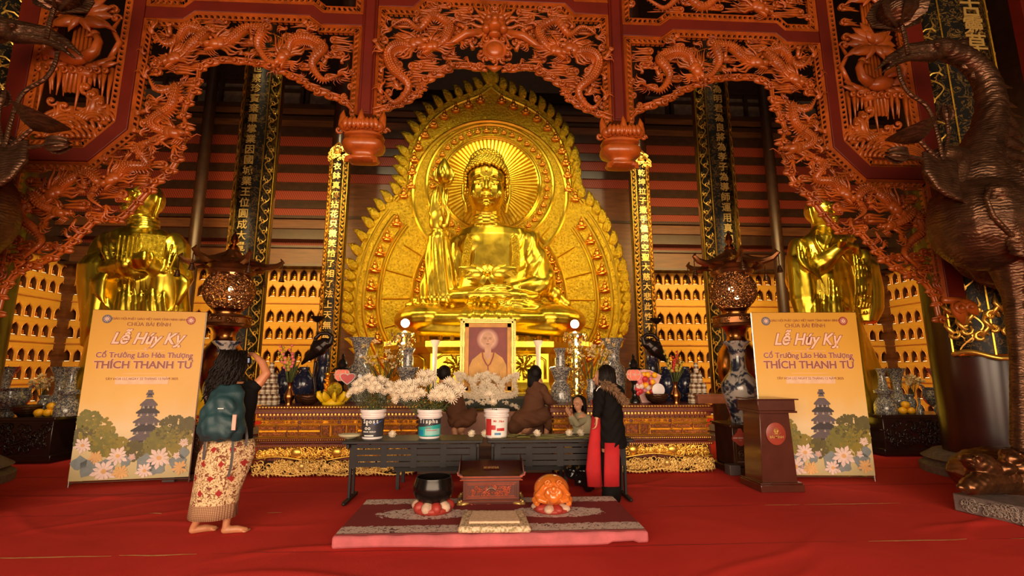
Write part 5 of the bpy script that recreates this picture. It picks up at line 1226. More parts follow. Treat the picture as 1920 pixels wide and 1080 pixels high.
# wreath of white blossoms: one arrangement, heads too many to count
t = thing('flower_wreath', 'white chrysanthemum wreath with winged sides in front of the framed portrait', 'wreath', (0, 0, 0))
WYY = 8.6
def wpos(x, y, d=0): return at(x, y, WYY+d)
b = MB(); rr = random.Random(21)
def puff(p, q):
    for k in range(9):
        a = rr.uniform(0, 2*PI); e = rr.uniform(-.3, 1.2); d = V(math.cos(a)*math.cos(e), -abs(math.sin(e))-.2, math.sin(a)*math.cos(e)).normalized()
        b.tube([p, p+d*q*.6, p+d*q], [q*.16, q*.2, q*.03], 4)
def pline(pts, q, n_, jit=.03):
    P = cr([wpos(*p) for p in pts], 10)
    for i in range(n_):
        p = P[int(i/n_*(len(P)-1))]; puff(p+V(rr.uniform(-jit, jit), rr.uniform(-.02, .02), rr.uniform(-jit, jit)), q)
pline([(890, 736), (888, 716), (899, 706), (914, 703), (929, 708), (937, 720), (940, 736), (932, 748), (912, 753), (894, 748), (890, 736)], .06, 130)
pline([(912, 716), (903, 727), (900, 738), (914, 747), (929, 738), (924, 726), (912, 716)], .06, 80, .05)
pline([(914, 730), (910, 738), (918, 740)], .07, 30, .07)
for s_ in (-1, 1):
    f = lambda x: 914+s_*(914-x)
    pline([(f(860), 734), (f(864), 716), (f(856), 704), (f(866), 704), (f(880), 712), (f(888), 718)], .05, 60)
    pline([(f(862), 738), (f(875), 742), (f(890), 744)], .055, 40, .03); pline([(f(855), 764), (f(870), 758), (f(888), 752)], .045, 40, .02)
b.build('blossoms', M['white'], t, sharp=0)['kind'] = 'stuff'
b = MB(); c = wpos(912, 757); b.box(c+V(0, .1, 0), (1.5, .25, .16)); b.tube([wpos(855, 768), wpos(912, 760), wpos(970, 768)], .04, 6); b.build('foliage_base', simple('dark_foliage', (.02, .025, .015), .7), t)
# ---------------------------------------------------------------- black folding tables
def folding_table(x0, x1, label):
    t = thing('folding_table', label, 'table', ((x0+x1)/2, 5.85, 0)); w = x1-x0; z = TZ
    MB().box((0, .0, z-.016), (w, .52, .032)).build('tabletop', M['blackmetal'], t, bev=.006)
    b = MB(); zt_, zb_ = z-.05, z-.30; x_0, x_1 = -w/2+.08, w/2-.08; W_ = x_1-x_0; y = -.17; cols = 4; sw = .235*W_/1.25; gap = (W_-cols*sw)/(cols+1)
    rows = [zt_-.045, zt_-.115, zt_-.185, zt_-.245]
    for k in range(cols+1): b.box((x_0+gap/2+k*(sw+gap), y, (zt_+zb_)/2), (gap, .006, zt_-zb_))
    for k in range(cols):
        xx = x_0+gap+sw/2+k*(sw+gap); e = [zt_]+[q for r in rows for q in (r+.0055, r-.0055)]+[zb_]
        for i in range(0, len(e), 2): b.box((xx, y, (e[i]+e[i+1])/2), (sw+.002, .006, e[i]-e[i+1]))
    b.build('modesty_panel', simple('charcoal_panel', (.017, .014, .016), .55, spec=.25) if 'charcoal_panel' not in bpy.data.materials else bpy.data.materials['charcoal_panel'], t)
    for s_ in (-1, 1):
        x = s_*(w/2-.06); b = MB(); b.box((x, -.06, z/2-.0), (.03, .045, z-.06)); b.box((x, .10, z/2), (.03, .03, z-.1)); b.box((x, 0, z-.06), (.035, .46, .04)); b.build('leg', M['blackmetal'], t, bev=.004)
        b = MB(); b.box((x, -.0, .03), (.045, .50, .035)); b.cap((x, -.25, .03), (x, -.26, .03), .022, .022, 8); b.build('foot_bar', M['blackmetal'], t, bev=.006)
        b = MB(); b.tube([(x, .0, z-.22), (x-s_*.22, .0, z-.05)], .008, 6); b.build('brace', M['chrome'], t)
M['chrome'] = simple('steel_tube', (.5, .46, .42), .25, 1., var=.05)
folding_table(at(641, 828, 5.6).x, at(906, 828, 5.6).x, 'black folding table with slotted front panel carrying the flower buckets, left of the desk')
folding_table(at(914, 828, 5.6).x, at(1188, 828, 5.6).x, 'black folding table with slotted front panel, beside the person in the black coat')
t = thing('low_bench', 'low black slatted bench on the carpet behind the folding tables', 'bench', (at(905, 880, 6.6).x, 6.55, 0)); bz = .27
b = MB()
for k in range(7): b.box((0, -.18+.06*k, bz), (2.2, .04, .02))
b.box((0, -.22, bz-.03), (2.2, .025, .05)); b.box((0, .22, bz-.03), (2.2, .025, .05)); b.build('slatted_top', M['blackmetal'], t)
for sx_ in (-1, 0, 1):
    for sy in (-1, 1): MB().box((sx_*1.05, sy*.2, bz/2), (.04, .04, bz)).build('leg', M['blackmetal'], t)
b = MB(); rr = random.Random(6); c = gr(1092, 925); c.y = 6.05
for k in range(8): b.ell((c.x+rr.uniform(-.13, .13), c.y+rr.uniform(-.08, .08), .1+rr.uniform(0, .17)), (rr.uniform(.07, .14), .1, rr.uniform(.08, .13)), rot=(0, rr.uniform(-1, 1), 0))
def crinkle(co, no): return .012*np.sin(co[:, 0]*60+3*np.sin(co[:, 2]*40))+.01*np.sin(co[:, 2]*75)
o = b.sculpt('plastic_bag', simple('black_plastic_film', (.006, .006, .007), .18), None, .02, 2, crinkle); tag(o, 'crumpled shiny black plastic bag on the floor under the right folding table', 'bag')
# litter on the tables
t = thing('watermelon_slice', 'pale plate-like melon wedge lying at the left end of the left folding table', 'fruit', tuple(at(655, 816, 5.8).xy)+(TZ,)); b = MB(); b.lathe([(0, .03), (.11, .05), (.13, .055), (.12, .03), (.05, .0)], n=20, sc=(1, .6)); b.build('wedge', simple('melon_rind', (.45, .40, .25), .5), t)
t = thing('cut_stems', 'scattered green flower cuttings littering the right folding table', 'cuttings', (0, 0, 0)); b = MB(); rr = random.Random(8)
for k in range(60): x = rr.uniform(.05, 1.45); y = rr.uniform(5.65, 6.05); a = rr.uniform(-.5, .5); l = rr.uniform(.05, .16); b.tube([(x, y, TZ+.006), (x+l*math.cos(a), y+l*math.sin(a), TZ+.008)], .004, 4)
o = b.build('cuttings', simple('cut_green', (.16, .14, .04), .7), t); o['kind'] = 'stuff'; t['kind'] = 'stuff'
# ---------------------------------------------------------------- matting, rug, desk, bell bowl, wooden fish, cushion
mt = .105; rx0, rx1 = gr(619, 1034).x, gr(1221, 1025).x; ry0, ry1 = 4.30, 5.42; rcx = (rx0+rx1)/2
b = MB(); n_ = 60; top = []; bot = []
for i in range(n_+1):
    x = rx0+(rx1-rx0)*i/n_; lift = .018*max(0, math.sin(i/n_*PI*2.2+.6))+(.02 if .87 < i/n_ < .96 else 0); top.append((x, ry0+.0, mt+.004*math.sin(i*.9))); bot.append((x+.0, ry0-.004, lift*.8))
def rd(l, dy): return [(p[0], p[1]+dy, p[2]) for p in l]
tb = [(p[0], ry1, mt) for p in top]; bb = [(p[0], ry1, 0) for p in top]
m_ = n_+1; b.add(bot+top+tb+bb, [(i, i+1, m_+i+1, m_+i) for i in range(n_)]+[(m_+i, m_+i+1, 2*m_+i+1, 2*m_+i) for i in range(n_)]+[(2*m_+i, 2*m_+i+1, 3*m_+i+1, 3*m_+i) for i in range(n_)]+[(3*m_+i, 3*m_+i+1, i+1, i) for i in range(n_)]+[(0, m_, 2*m_, 3*m_), (n_, 3*m_+n_, 2*m_+n_, m_+n_)])
o = b.build('floor_mat', simple('pink_foam', (.46, .10, .115), .8, bump=.3, bsc=50), bev=.02); tag(o, 'thick pink foam mat on the red carpet beneath the patterned rug', 'mat')
tg = NT('patterned_rug'); v = tg.obj(); X_ = tg.xyz(v); n1 = tg.noise(v, 11, 4, .6, 1.2); n2 = tg.noise(v, 26, 3, .6, 1.)
ay = tg.math('ABSOLUTE', X_[1]); ax = tg.math('ABSOLUTE', X_[0])
bord = tg.math('GREATER_THAN', tg.math('ADD', ay, tg.math('MULTIPLY', n1, .10)), .40)
mx_ = tg.math('DIVIDE', tg.math('SUBTRACT', ax, .62), .50); my_ = tg.math('DIVIDE', X_[1], .20)
md = tg.math('ADD', tg.math('MULTIPLY', mx_, mx_), tg.math('MULTIPLY', my_, my_)); med = tg.math('LESS_THAN', tg.math('ADD', md, tg.math('MULTIPLY', n1, .9)), 1.25)
reg = tg.math('MAXIMUM', bord, med); lace = tg.ramp(n2, [(.38, (.10, .02, .02)), (.44, (.62, .46, .40)), (.58, (.68, .50, .44)), (.66, (.22, .06, .05))])
colr = tg.mix(reg, (.20, .010, .010), lace)
edge = tg.math('GREATER_THAN', ay, .535); colr = tg.mix(edge, colr, (.13, .02, .02))
M['rug'] = tg.fin(colr, .9)
b = MB(); b.box((0, 0, .006), (rx1-rx0-.05, ry1-ry0-.02, .012)); o = b.build('patterned_rug', M['rug'], loc=(rcx, (ry0+ry1)/2, mt+.004)); tag(o, 'dark red rug with white lace borders and two medallions on the pink mat', 'rug')
RT = mt+.018
def G(x, y): return gr(x, y, RT)
M['desk_red'] = simple('desk_red_brown', (.10, .022, .013), .35, nsc=6); M['desk_trim'] = simple('desk_trim_red', (.42, .09, .05), .4, var=.25, nsc=9); M['desk_top'] = simple('desk_top_maroon', (.05, .008, .004), .4)
dY = 5.16; dc = at(921, 920, dY); t = thing('sutra_desk', 'small carved dark red reading desk with gilt lion feet on the rug', 'desk', (dc.x, dY, 0)); dz = lambda y: at(921, y, dY).z; dx = lambda x, y=920: at(x, y, dY).x-dc.x
z0, z1, z2, z3 = dz(944), dz(938), dz(901), dz(893); hw = dx(974); D = .34
b = MB(); b.box((0, D/2, (z1+z2)/2), (2*hw, D, z2-z1)); b.box((0, D/2-.0, z1-.012), (2*hw+.04, D+.04, .024)); b.box((0, D/2, z2+.02), (2*hw+.04, D+.03, .028)); b.build('desk_box', M['desk_red'], t, bev=.005)
b = MB(); ts = dz(868+7); b.hexa([(-hw-.03, -.03, z2+.034), (hw+.03, -.03, z2+.034), (hw+.03, D+.02, z2+.10), (-hw-.03, D+.02, z2+.10)], [(-hw-.03, -.03, z2+.05), (hw+.03, -.03, z2+.05), (hw+.03, D+.02, z2+.135), (-hw-.03, D+.02, z2+.135)])
b.build('sloping_top', M['desk_top'], t, bev=.004)
b = MB()
for s_ in (-1, 1):
    prof = [(s_*(hw+.0), z2+.035), (s_*(hw+.035), z2+.045), (s_*(hw+.055), z2+.075), (s_*(hw+.045), z2+.12), (s_*(hw+.035), z2+.20), (s_*(hw+.028), z2+.20), (s_*(hw+.03), z2+.12), (s_*(hw+.035), z2+.08), (s_*(hw+.02), z2+.065), (s_*hw, z2+.06)]
    MB().prism(prof if s_ < 0 else prof[::-1], -.03, D+.02).build('scrolled_end', M['desk_top'], t, bev=.004)
b = MB()
for z in (z2+.04, z2+.012, z1-.004): b.tube([(-hw-.03, -.036 if z > z2 else -.012, z), (hw+.03, -.036 if z > z2 else -.012, z)], .006, 4)
for o_ in (.03, .05): b.tube([(-hw+o_, -.004, z1+o_*.8), (-hw+o_, -.004, z2-o_*.8), (hw-o_, -.004, z2-o_*.8), (hw-o_, -.004, z1+o_*.8), (-hw+o_, -.004, z1+o_*.8)], .004, 4)
for s_ in (-1, 1): b.tube([(s_*(hw+.0), -.034, z2+.045), (s_*(hw+.05), -.034, z2+.06), (s_*(hw+.055), -.034, z2+.09)], .007, 5)
scrollwork(b, -hw+.09, hw-.09, z1+.055, z2-.055, -.006, 50, .02, 3, .004); b.build('red_trim', M['desk_trim'], t)
b = MB(); b.tube([(.045*math.cos(a), -.02, (z1+z2)/2-.01+.035*math.sin(a)) for a in np.linspace(.2, PI-.2, 9)], .007, 6); b.build('drawer_pull', simple('pale_metal', (.7, .55, .4), .3, 1.), t)
b = MB(); skirt = [(-hw-.01, z1-.02), (hw+.01, z1-.02)]+[(hw+.01-(2*hw+.02)*k/24, z1-.035-.055*abs(math.sin(PI*3*k/24))-.02*(1 if k not in (0, 24) else -.3)) for k in range(25)]
b.prism(skirt, 0, .02); b.build('shaped_apron', M['desk_red'], t)
b = MB(); b.tube([(p[0], -.004, p[1]) for p in skirt[2:]], .006, 5)
for k in range(3): scrollwork(b, -.2+.2*k-.05, -.2+.2*k+.05, z1-.07, z1-.04, -.006, 5, .022, k, .004)
b.build('apron_edging', M['desk_trim'], t)
for s_ in (-1, 1):
    for yy in (0, D-.02):
        b = MB(); x = s_*(hw+.02); b.ell((x, yy, z1-.045), (.045, .035, .035), nu=10, nv=7); b.ell((x+s_*.02, yy-.03, z1-.05), (.025, .02, .02), nu=8, nv=6); b.tube([(x-s_*.09, yy-.01, z1-.02), (x-s_*.03, yy-.02, z1-.03), (x, yy-.02, z1-.04)], [.008, .02, .02], 6)
        b.tube([(x+s_*.01, yy, z1-.07), (x+s_*.03, yy, z1-.10), (x+s_*.01, yy, RT+.03), (x-s_*.015, yy-.005, RT+.018), (x+s_*.0, yy-.01, RT+.04)], [.016, .014, .016, .018, .012], 6); b.ell((x, yy, RT+.014), (.022, .02, .014), nu=8, nv=5); b.build('lion_foot', M['gold_pale'], t, sharp=0)
b = MB(); b.box((.0, .16, z2+.1), (.17, .09, .002), (.19, 0, 0)); lb = b.build('sticker', simple('sticker_maroon', (.10, .012, .008), .5), t)
for i, s in enumerate(('DEN CONG DUC', 'HO TRI TAM BAO')): font_mesh(s, .020, (0, .155-.028*i, z2+.1035-.005*i), M['gold_char'], 'lettering', t, depth=.0005, rx=.19)
c = G(810, 963); t = thing('singing_bowl', 'large black singing bowl on a red and white cushion, left of the desk', 'bowl', (c.x, c.y+.09, RT)); s_ = 33/900.*5.35
b = MB(); zb_ = at(810, 947, c.y).z-RT; hb_ = at(810, 897, c.y).z-RT-zb_
b.lathe([(0, zb_), (s_*.55, zb_+.005), (s_*.85, zb_+hb_*.18), (s_*1.0, zb_+hb_*.45), (s_*.98, zb_+hb_*.7), (s_*.88, zb_+hb_*.93), (s_*.86, zb_+hb_), (s_*.80, zb_+hb_), (s_*.84, zb_+hb_*.9), (s_*.93, zb_+hb_*.68), (s_*.9, zb_+hb_*.4), (s_*.5, zb_+.04), (0, zb_+.03)], n=40); b.build('bowl_body', simple('blackened_brass', (.014, .010, .009), .2, .5, var=.1), t)
def cush(t, r, h, m1, m2):
    b = MB(); nn_ = 10
    for k in range(nn_):
        a = 2*PI*k/nn_; b.mi = k % 2; b.ell((r*.62*math.cos(a), r*.62*math.sin(a), h*.5), (r*.42, r*.28, h*.52), (0, 0, a), 10, 6)
    b.mi = 0; b.lathe([(0, .005), (r*.9, .005), (r*.95, h*.4), (r*.6, h*.7), (0, h*.6)], n=24); b.build('cushion', [m1, m2], t, sharp=0)
cr1, cr2 = simple('cushion_red_brocade', (.33, .03, .02), .5), simple('cushion_pale_brocade', (.55, .36, .26), .5, nsc=30)
cush(t, s_*1.02, zb_+.035, cr1, cr2)
c = G(1037, 962); t = thing('wooden_fish', 'orange carved wooden fish drum on a red cushion, right of the desk', 'wooden fish', (c.x, c.y+.1, RT)); q = 31/900.*5.35
cush(t, q*1.05, .075, cr1, cr2)
zb_ = .06; hh = at(1037, 893, c.y).z-RT-zb_; b = MB()
b.ell((0, 0, zb_+hh*.5), (q*.93, q*.9, hh*.5), nu=24, nv=16); b.ell((0, -q*.1, zb_+hh*.3), (q*.98, q*.8, hh*.32), nu=20, nv=12)
for s2 in (-1, 1):
    b.tube([(s2*q*.15, -q*.78, zb_+hh*.86), (s2*q*.5, -q*.72, zb_+hh*.72), (s2*q*.72, -q*.62, zb_+hh*.5), (s2*q*.9, -q*.45, zb_+hh*.35)], [.012, .016, .014], 6)
    b.tube([(s2*q*.3+.025*math.cos(a*1.), -q*.86, zb_+hh*.82+.022*math.sin(a)) for a in np.linspace(0, 5, 8)], .008, 5); b.ell((s2*q*.28, -q*.9, zb_+hh*.48), (.03, .025, .03), nu=8, nv=6)
    b.tube([(s2*q*.18, -q*.85, zb_+hh*.65), (s2*q*.32, -q*.92, zb_+hh*.58), (s2*q*.42, -q*.86, zb_+hh*.44), (s2*q*.3, -q*.92, zb_+hh*.34)], [.012, .018, .014], 6)
    b.tube([(s2*q*.85, -q*.3, zb_+hh*.38), (s2*q*.7, -q*.7, zb_+hh*.24), (s2*q*.35, -q*.88, zb_+hh*.2)], [.02, .03, .02], 6); b.tube([(s2*q*.95, -q*.2, zb_+hh*.2), (s2*q*.8, -q*.6, zb_+hh*.08)], [.03, .03], 6)
b.ell((0, -q*.8, zb_+hh*.33), (.06, .05, .055)); b.ell((0, -q*.92, zb_+hh*.62), (.025, .02, .03), nu=8, nv=6)
b.sculpt('drum_body', simple('amber_lacquer', (.62, .15, .02), .2, coat=.6, var=.25), t, .0075, 2)
P4 = [G(857, 1001), G(997, 1000), G(984, 966), G(868, 966)]; b = MB(); cc = sum(P4, V(0, 0, 0))/4; t = thing('kneeling_cushion', 'flat beige woven kneeling cushion in front of the desk', 'cushion', (cc.x, cc.y, RT))
b.hexa([(p.x-cc.x, p.y-cc.y, 0) for p in P4], [((p.x-cc.x)*.97, (p.y-cc.y)*.97, .05) for p in P4])
tg = NT('beige_brocade'); v = tg.obj(); k = tg.noise(v, 45, 4); mc = tg.ramp(k, [(.42, (.30, .24, .12)), (.5, (.66, .44, .28)), (.6, (.78, .56, .38))]); tg.bump(k, .3, .004)
M['beige'] = tg.fin(mc, .8); b.build('cushion_pad', M['beige'], t, bev=.02)
b = MB(); b.hexa([((p.x-cc.x)*.72, (p.y-cc.y)*.62, .048) for p in P4], [((p.x-cc.x)*.70, (p.y-cc.y)*.6, .066) for p in P4]); b.build('raised_panel', simple('beige_panel', (.72, .47, .31), .8, nsc=40, bump=.3), t, bev=.008)
# ================================================================ banners
def banner(bl, br, ztop, label, name='banner_stand'):
    a = gr(*bl); c = gr(*br); W = (c-a).length; rz = math.atan2(c.y-a.y, c.x-a.x); t = thing(name, label, 'banner', (a.x, a.y, 0), rz)
    z0 = .075; H = ztop-z0; t.location.z = 0
    tg = NT('printed_banner'); v = tg.obj(); X = tg.xyz(v); n1 = tg.noise(v, 3., 4)
    f = tg.math('ADD', tg.math('MULTIPLY', X[2], 1/H), tg.math('MULTIPLY', tg.math('SUBTRACT', n1, .5), .18))
    c_ = tg.ramp(f, [(.05, (.50, .42, .22)), (.32, (.82, .62, .36)), (.5, (.80, .48, .13)), (.75, (.72, .38, .05)), (1, (.60, .30, .02))])
    mm = tg.fin(c_, .45)
    MB().box((W/2, .006, z0+H/2), (W, .008, H)).build('printed_sheet', mm, t)
    b = MB()
    for x in (.0, W): b.tube([(x, .02, 0), (x, .02, ztop)], .010, 6); b.tube([(x, .02, .03), (x, .42, .01)], .010, 6)
    b.tube([(0, .03, .05), (W, .03, .05)], .009, 6); b.tube([(0, .02, ztop), (W, .02, ztop)], .008, 6); b.build('metal_stand', M['chrome'], t)
    U = lambda u, w_: (W*u, z0+H*(1-w_))
    def fl(name, poly, y, m): return MB().prism([U(*p) for p in poly], -y-.001, -y).build(name, m, t)
    def P_(n, c): return bpy.data.materials.get(n) or simple(n, c, .5, var=.12, nsc=14)
    # pagoda print
    st, sd, sl = P_('print_stone', (.13, .10, .11)), P_('print_stone_dark', (.055, .045, .05)), P_('print_stone_light', (.42, .32, .27))
    cu = .585; tiers = [(.555, .075, .035), (.60, .10, .04), (.655, .115, .04), (.705, .125, .045), (.755, .135, .045), (.80, .14, .045)]
    fl('printed_pagoda', [(cu-.012, .505), (cu+.012, .505), (cu+.03, .53), (cu-.03, .53)], .002, st); fl('printed_pagoda', [(cu-.03, .50), (cu+.03, .50), (cu+.035, .515), (cu-.035, .515)], .002, st); fl('printed_pagoda', [(cu-.02, .485), (cu+.02, .485), (cu+.022, .5), (cu-.022, .5)], .002, st)
    for k, (y, hw, hh) in enumerate(tiers):
        fl('printed_pagoda', [(cu-hw*.35, y-.018), (cu+hw*.35, y-.018), (cu+hw*1.02, y+.016), (cu+hw*1.0, y+.024), (cu-hw*1.0, y+.024), (cu-hw*1.02, y+.016)], .003, sd if k % 2 else st)
        fl('printed_pagoda', [(cu-hw*.8, y+.02), (cu+hw*.8, y+.02), (cu+hw*.85, y+.042), (cu-hw*.85, y+.042)], .0025, st)
        for q in (-.55, 0, .55): fl('printed_window', [(cu+hw*q-.012, y+.038), (cu+hw*q+.012, y+.038), (cu+hw*q, y+.022)], .0032, sl)
    # foliage and lotus print
    rr = random.Random(31); gs = [P_('print_green', (.19, .17, .04)), P_('print_olive', (.26, .20, .035)), P_('print_brown_green', (.12, .10, .035))]
    def blob(u, w_, r_, m, y, k=9, asp=1.6): fl('printed_foliage', [(u+r_*(1+.22*math.sin(5*q+u*40))*math.cos(2*PI*q/k), w_+r_/asp*(1+.2*math.cos(4*q+w_*30))*math.sin(2*PI*q/k)) for q in range(k)][::-1], y, m)
    sh = [(.10, .66, .09), (.18, .72, .12), (.08, .76, .09), (.25, .79, .11), (.36, .82, .09), (.82, .72, .12), (.74, .77, .1), (.90, .77, .1), (.95, .70, .07), (.66, .82, .08), (.82, .82, .1), (.5, .84, .08)]
    for i, (u, w_, r_) in enumerate(sh):
        q = MB()
        for k in range(150):
            a = rr.uniform(0, 6.3); rad = r_*1.15*math.sqrt(rr.random()); uu, vv = min(.985, max(.015, u+rad*math.cos(a))), w_+rad*math.sin(a)/1.7; s_ = rr.uniform(.009, .02)
            q.prism([U(uu+s_*math.cos(2*PI*j/6), vv+s_/1.6*math.sin(2*PI*j/6)) for j in range(6)][::-1], -.0045-.00001*k, -.004-.00001*k)
        q.build('printed_foliage', gs[i % 3], t)
    lw_, lp, lo, lb = P_('print_petal_white', (.80, .60, .56)), P_('print_petal_pink', (.62, .42, .42)), P_('print_petal_orange', (.74, .42, .17)), P_('print_leaf_blue', (.22, .25, .26))
    for u, w_, r_ in ((.05, .90, .06), (.3, .93, .08), (.62, .92, .09), (.9, .92, .08), (.15, .97, .08), (.72, .965, .07), (.97, .86, .05), (.45, .9, .05)): blob(min(max(u, r_*1.15), 1-r_*1.2), min(w_, 1-r_*.9), r_, lb, .0052, 12)
    def lotus(u, w_, r_, m, y=.006):
        q = MB()
        for k in range(11):
            a = 2*PI*k/11; L = r_*(1 if k % 2 else .8); pts = [(u+L*f*math.cos(a+g), w_+L*f*math.sin(a+g)/1.7) for f, g in ((.1, -.5), (.75, -.24), (1, 0), (.75, .24), (.1, .5))]
            pts = [(min(max(p[0], .006), .994), min(p[1], .995)) for p in pts]; q.prism([U(*p) for p in pts][::-1], -y-.0002*k-.0002, -y-.0002*k)
        q.build('printed_lotus', m, t); q = MB(); q.prism([U(u+.2*r_*math.cos(2*PI*j/8), min(.99, w_+.2*r_/1.7*math.sin(2*PI*j/8))) for j in range(8)][::-1], -y-.003, -y-.0028); q.build('printed_lotus_heart', lo, t)
    for u, w_, r_, m in ((.08, .80, .085, lw_), (.38, .865, .10, lw_), (.73, .885, .115, lw_), (.93, .80, .05, lw_), (.88, .875, .04, lw_), (.2, .87, .07, lo), (.28, .95, .12, lw_), (.42, .96, .08, lo), (.62, .955, .085, lw_), (.92, .945, .08, lo), (.5, .875, .04, lp)): lotus(u, w_, r_, m)
    # lettering
    ink, pale = P_('print_ink', (.30, .09, .05)), P_('print_letter_edge', (.85, .55, .42))
    def tx(s, u, w_, size, m1, m2=None, shear=0, bold=0, sx_=1.):
        x, z = U(u, w_)
        if m2: font_mesh(s, size, (x, -.0025, z), m2, 'lettering', t, depth=.0006, shear=shear, bold=bold+size*.035, sx=sx_)
        font_mesh(s, size, (x, -.004, z), m1, 'lettering', t, depth=.0008, shear=shear, bold=bold, sx=sx_)
    tx('GIÁO HỘI PHẬT GIÁO VIỆT NAM TỈNH NINH BÌNH', .5, .052, .042*W/1.36, ink, None, sx_=.92); tx('CHÙA BÁI ĐÍNH', .5, .085, .072*W/1.36, ink, None)
    tx('Lễ Húy Kỵ', .5, .175, .21*W/1.36, pale, ink, .35, .005, .9); tx('Cố Trưởng Lão Hòa Thượng', .5, .275, .098*W/1.36, ink, pale, 0, .0025, .98); tx('THÍCH THANH TỨ', .5, .335, .135*W/1.36, ink, pale, 0, .004, 1.02)
    fl('printed_band', [(.27, .405), (.73, .405), (.73, .45), (.27, .45)], .001, P_('print_band', (.80, .52, .34))); tx('TÂY HOA LƯ, NGÀY 22 THÁNG 12 NĂM 2025', .5, .418, .042*W/1.36, ink)
    for y in (.245, .385): fl('printed_rule', [(.33, y), (.67, y), (.67, y+.002), (.33, y+.002)], .001, pale)
    tx('❀', .5, .235, .05, pale)
    for u, m in ((.13, P_('print_grey', (.12, .11, .14))), (.87, P_('print_badge_red', (.32, .05, .03)))):
        x, z = U(u, .055); q = MB(); rb = .042*W
        q.lathe([(rb, 0), (rb, .002), (rb*.8, .002), (rb*.8, .001), (0, .001)], (x, -.001, z), 24, rot=Matrix.Rotation(PI/2, 3, 'X')); q.build('printed_emblem', m, t)
        q = MB()
        for k in range(10): a = 2*PI*k/10; q.ell((x+rb*.6*math.cos(a), -.0035, z+rb*.6*math.sin(a)), (.006, .001, .006), nu=6, nv=4)
        q.lathe([(rb*.4, 0), (rb*.4, .001), (rb*.2, .001), (rb*.2, 0)], (x, -.003, z), 16, rot=Matrix.Rotation(PI/2, 3, 'X')); q.build('printed_emblem_detail', pale, t)
    return t
bz_l = at(170, 577, 6.66).z
banner((125, 915), (352, 905), at(276, 583, 6.75).z, 'tall yellow memorial banner with pagoda print on the left, behind the photographing woman')
banner((1436, 902), (1643, 903), at(1514, 587, 6.55).z, 'tall yellow memorial banner with pagoda print on the right, behind the lectern')
# ================================================================ lectern
M['lectern'] = simple('lectern_mahogany', (.075, .018, .010), .25, nsc=5, coat=.3)
c0, c1l = gr(1428, 924), gr(1508, 922); lx = (c0.x+c1l.x)/2; ly = c0.y; t = thing('lectern', 'dark mahogany lectern with a round lotus emblem, in front of the right banner', 'lectern', (lx, ly, 0)); hw = (c1l.x-c0.x)/2
zT = at(1450, 750, ly).z; zA = at(1450, 772, ly).z; D = .50
b = MB(); b.hexa([(-hw, 0, 0), (hw, 0, 0), (hw, D, 0), (-hw, D, 0)], [(-hw, 0, .085), (hw, 0, .085), (hw, D, .085), (-hw, D, .085)]); b.box((0, D/2, .095), (2*hw-.02, D-.02, .02))
bw0, bw1 = hw-.05, hw-.085
b.hexa([(-bw0, .05, .1), (bw0, .05, .1), (bw0, D-.05, .1), (-bw0, D-.05, .1)], [(-bw1, .05, zA), (bw1, .05, zA), (bw1, D-.05, zA), (-bw1, D-.05, zA)]); b.build('lectern_body', M['lectern'], t, bev=.006)
b = MB(); b.box((0, D/2-.03, zA+.0), (2*bw1+.10, D+.04, .025)); b.hexa([(-bw1-.04, .0, zA+.012), (bw1+.06, .0, zA+.012), (bw1+.06, D, zA+.012), (-bw1-.04, D, zA+.012)], [(-bw1-.04, -.0, zT), (bw1+.06, -.0, zT), (bw1+.06, D, zT-.02), (-bw1-.04, D, zT-.02)]); b.box((.01, D/2-.03, zT+.008), (2*bw1+.16, D+.02, .016)); b.build('lectern_top', M['lectern'], t, bev=.005)
ez = at(1458, 814, ly).z; ex = at(1458, 814, ly).x-lx
b = MB(); b.lathe([(.125, 0), (.125, .012), (.12, .014), (0, .014)], (ex, .045, ez), 36, rot=Matrix.Rotation(PI/2, 3, 'X'), sc=(1, 1.08)); b.build('emblem_disc', simple('emblem_red', (.30, .045, .025), .35), t)
b = MB(); y = .026
for k in range(5):
    a = PI/2+(k-2)*.42; L = .075-.006*abs(k-2); b.tube([(ex+(k-2)*.008+L*t_*math.cos(a)+s_*.018*math.sin(PI*t_), y, ez+.0+L*t_*math.sin(a)) for s_, seq in ((1, (0, .3, .6, .85, 1)), (-1, (.85, .6, .3, 0))) for t_ in seq], .0028, 4)
b.tube([(ex-.055, y, ez+.012), (ex-.03, y, ez-.005), (ex+.03, y, ez-.005), (ex+.055, y, ez+.012)], .0028, 4); b.build('lotus_logo', M['gold_pale'], t)
font_mesh('BÁI ĐÍNH', .042, (ex, y, ez-.04), M['gold_pale'], 'lettering', t, depth=.001, bold=.0006)
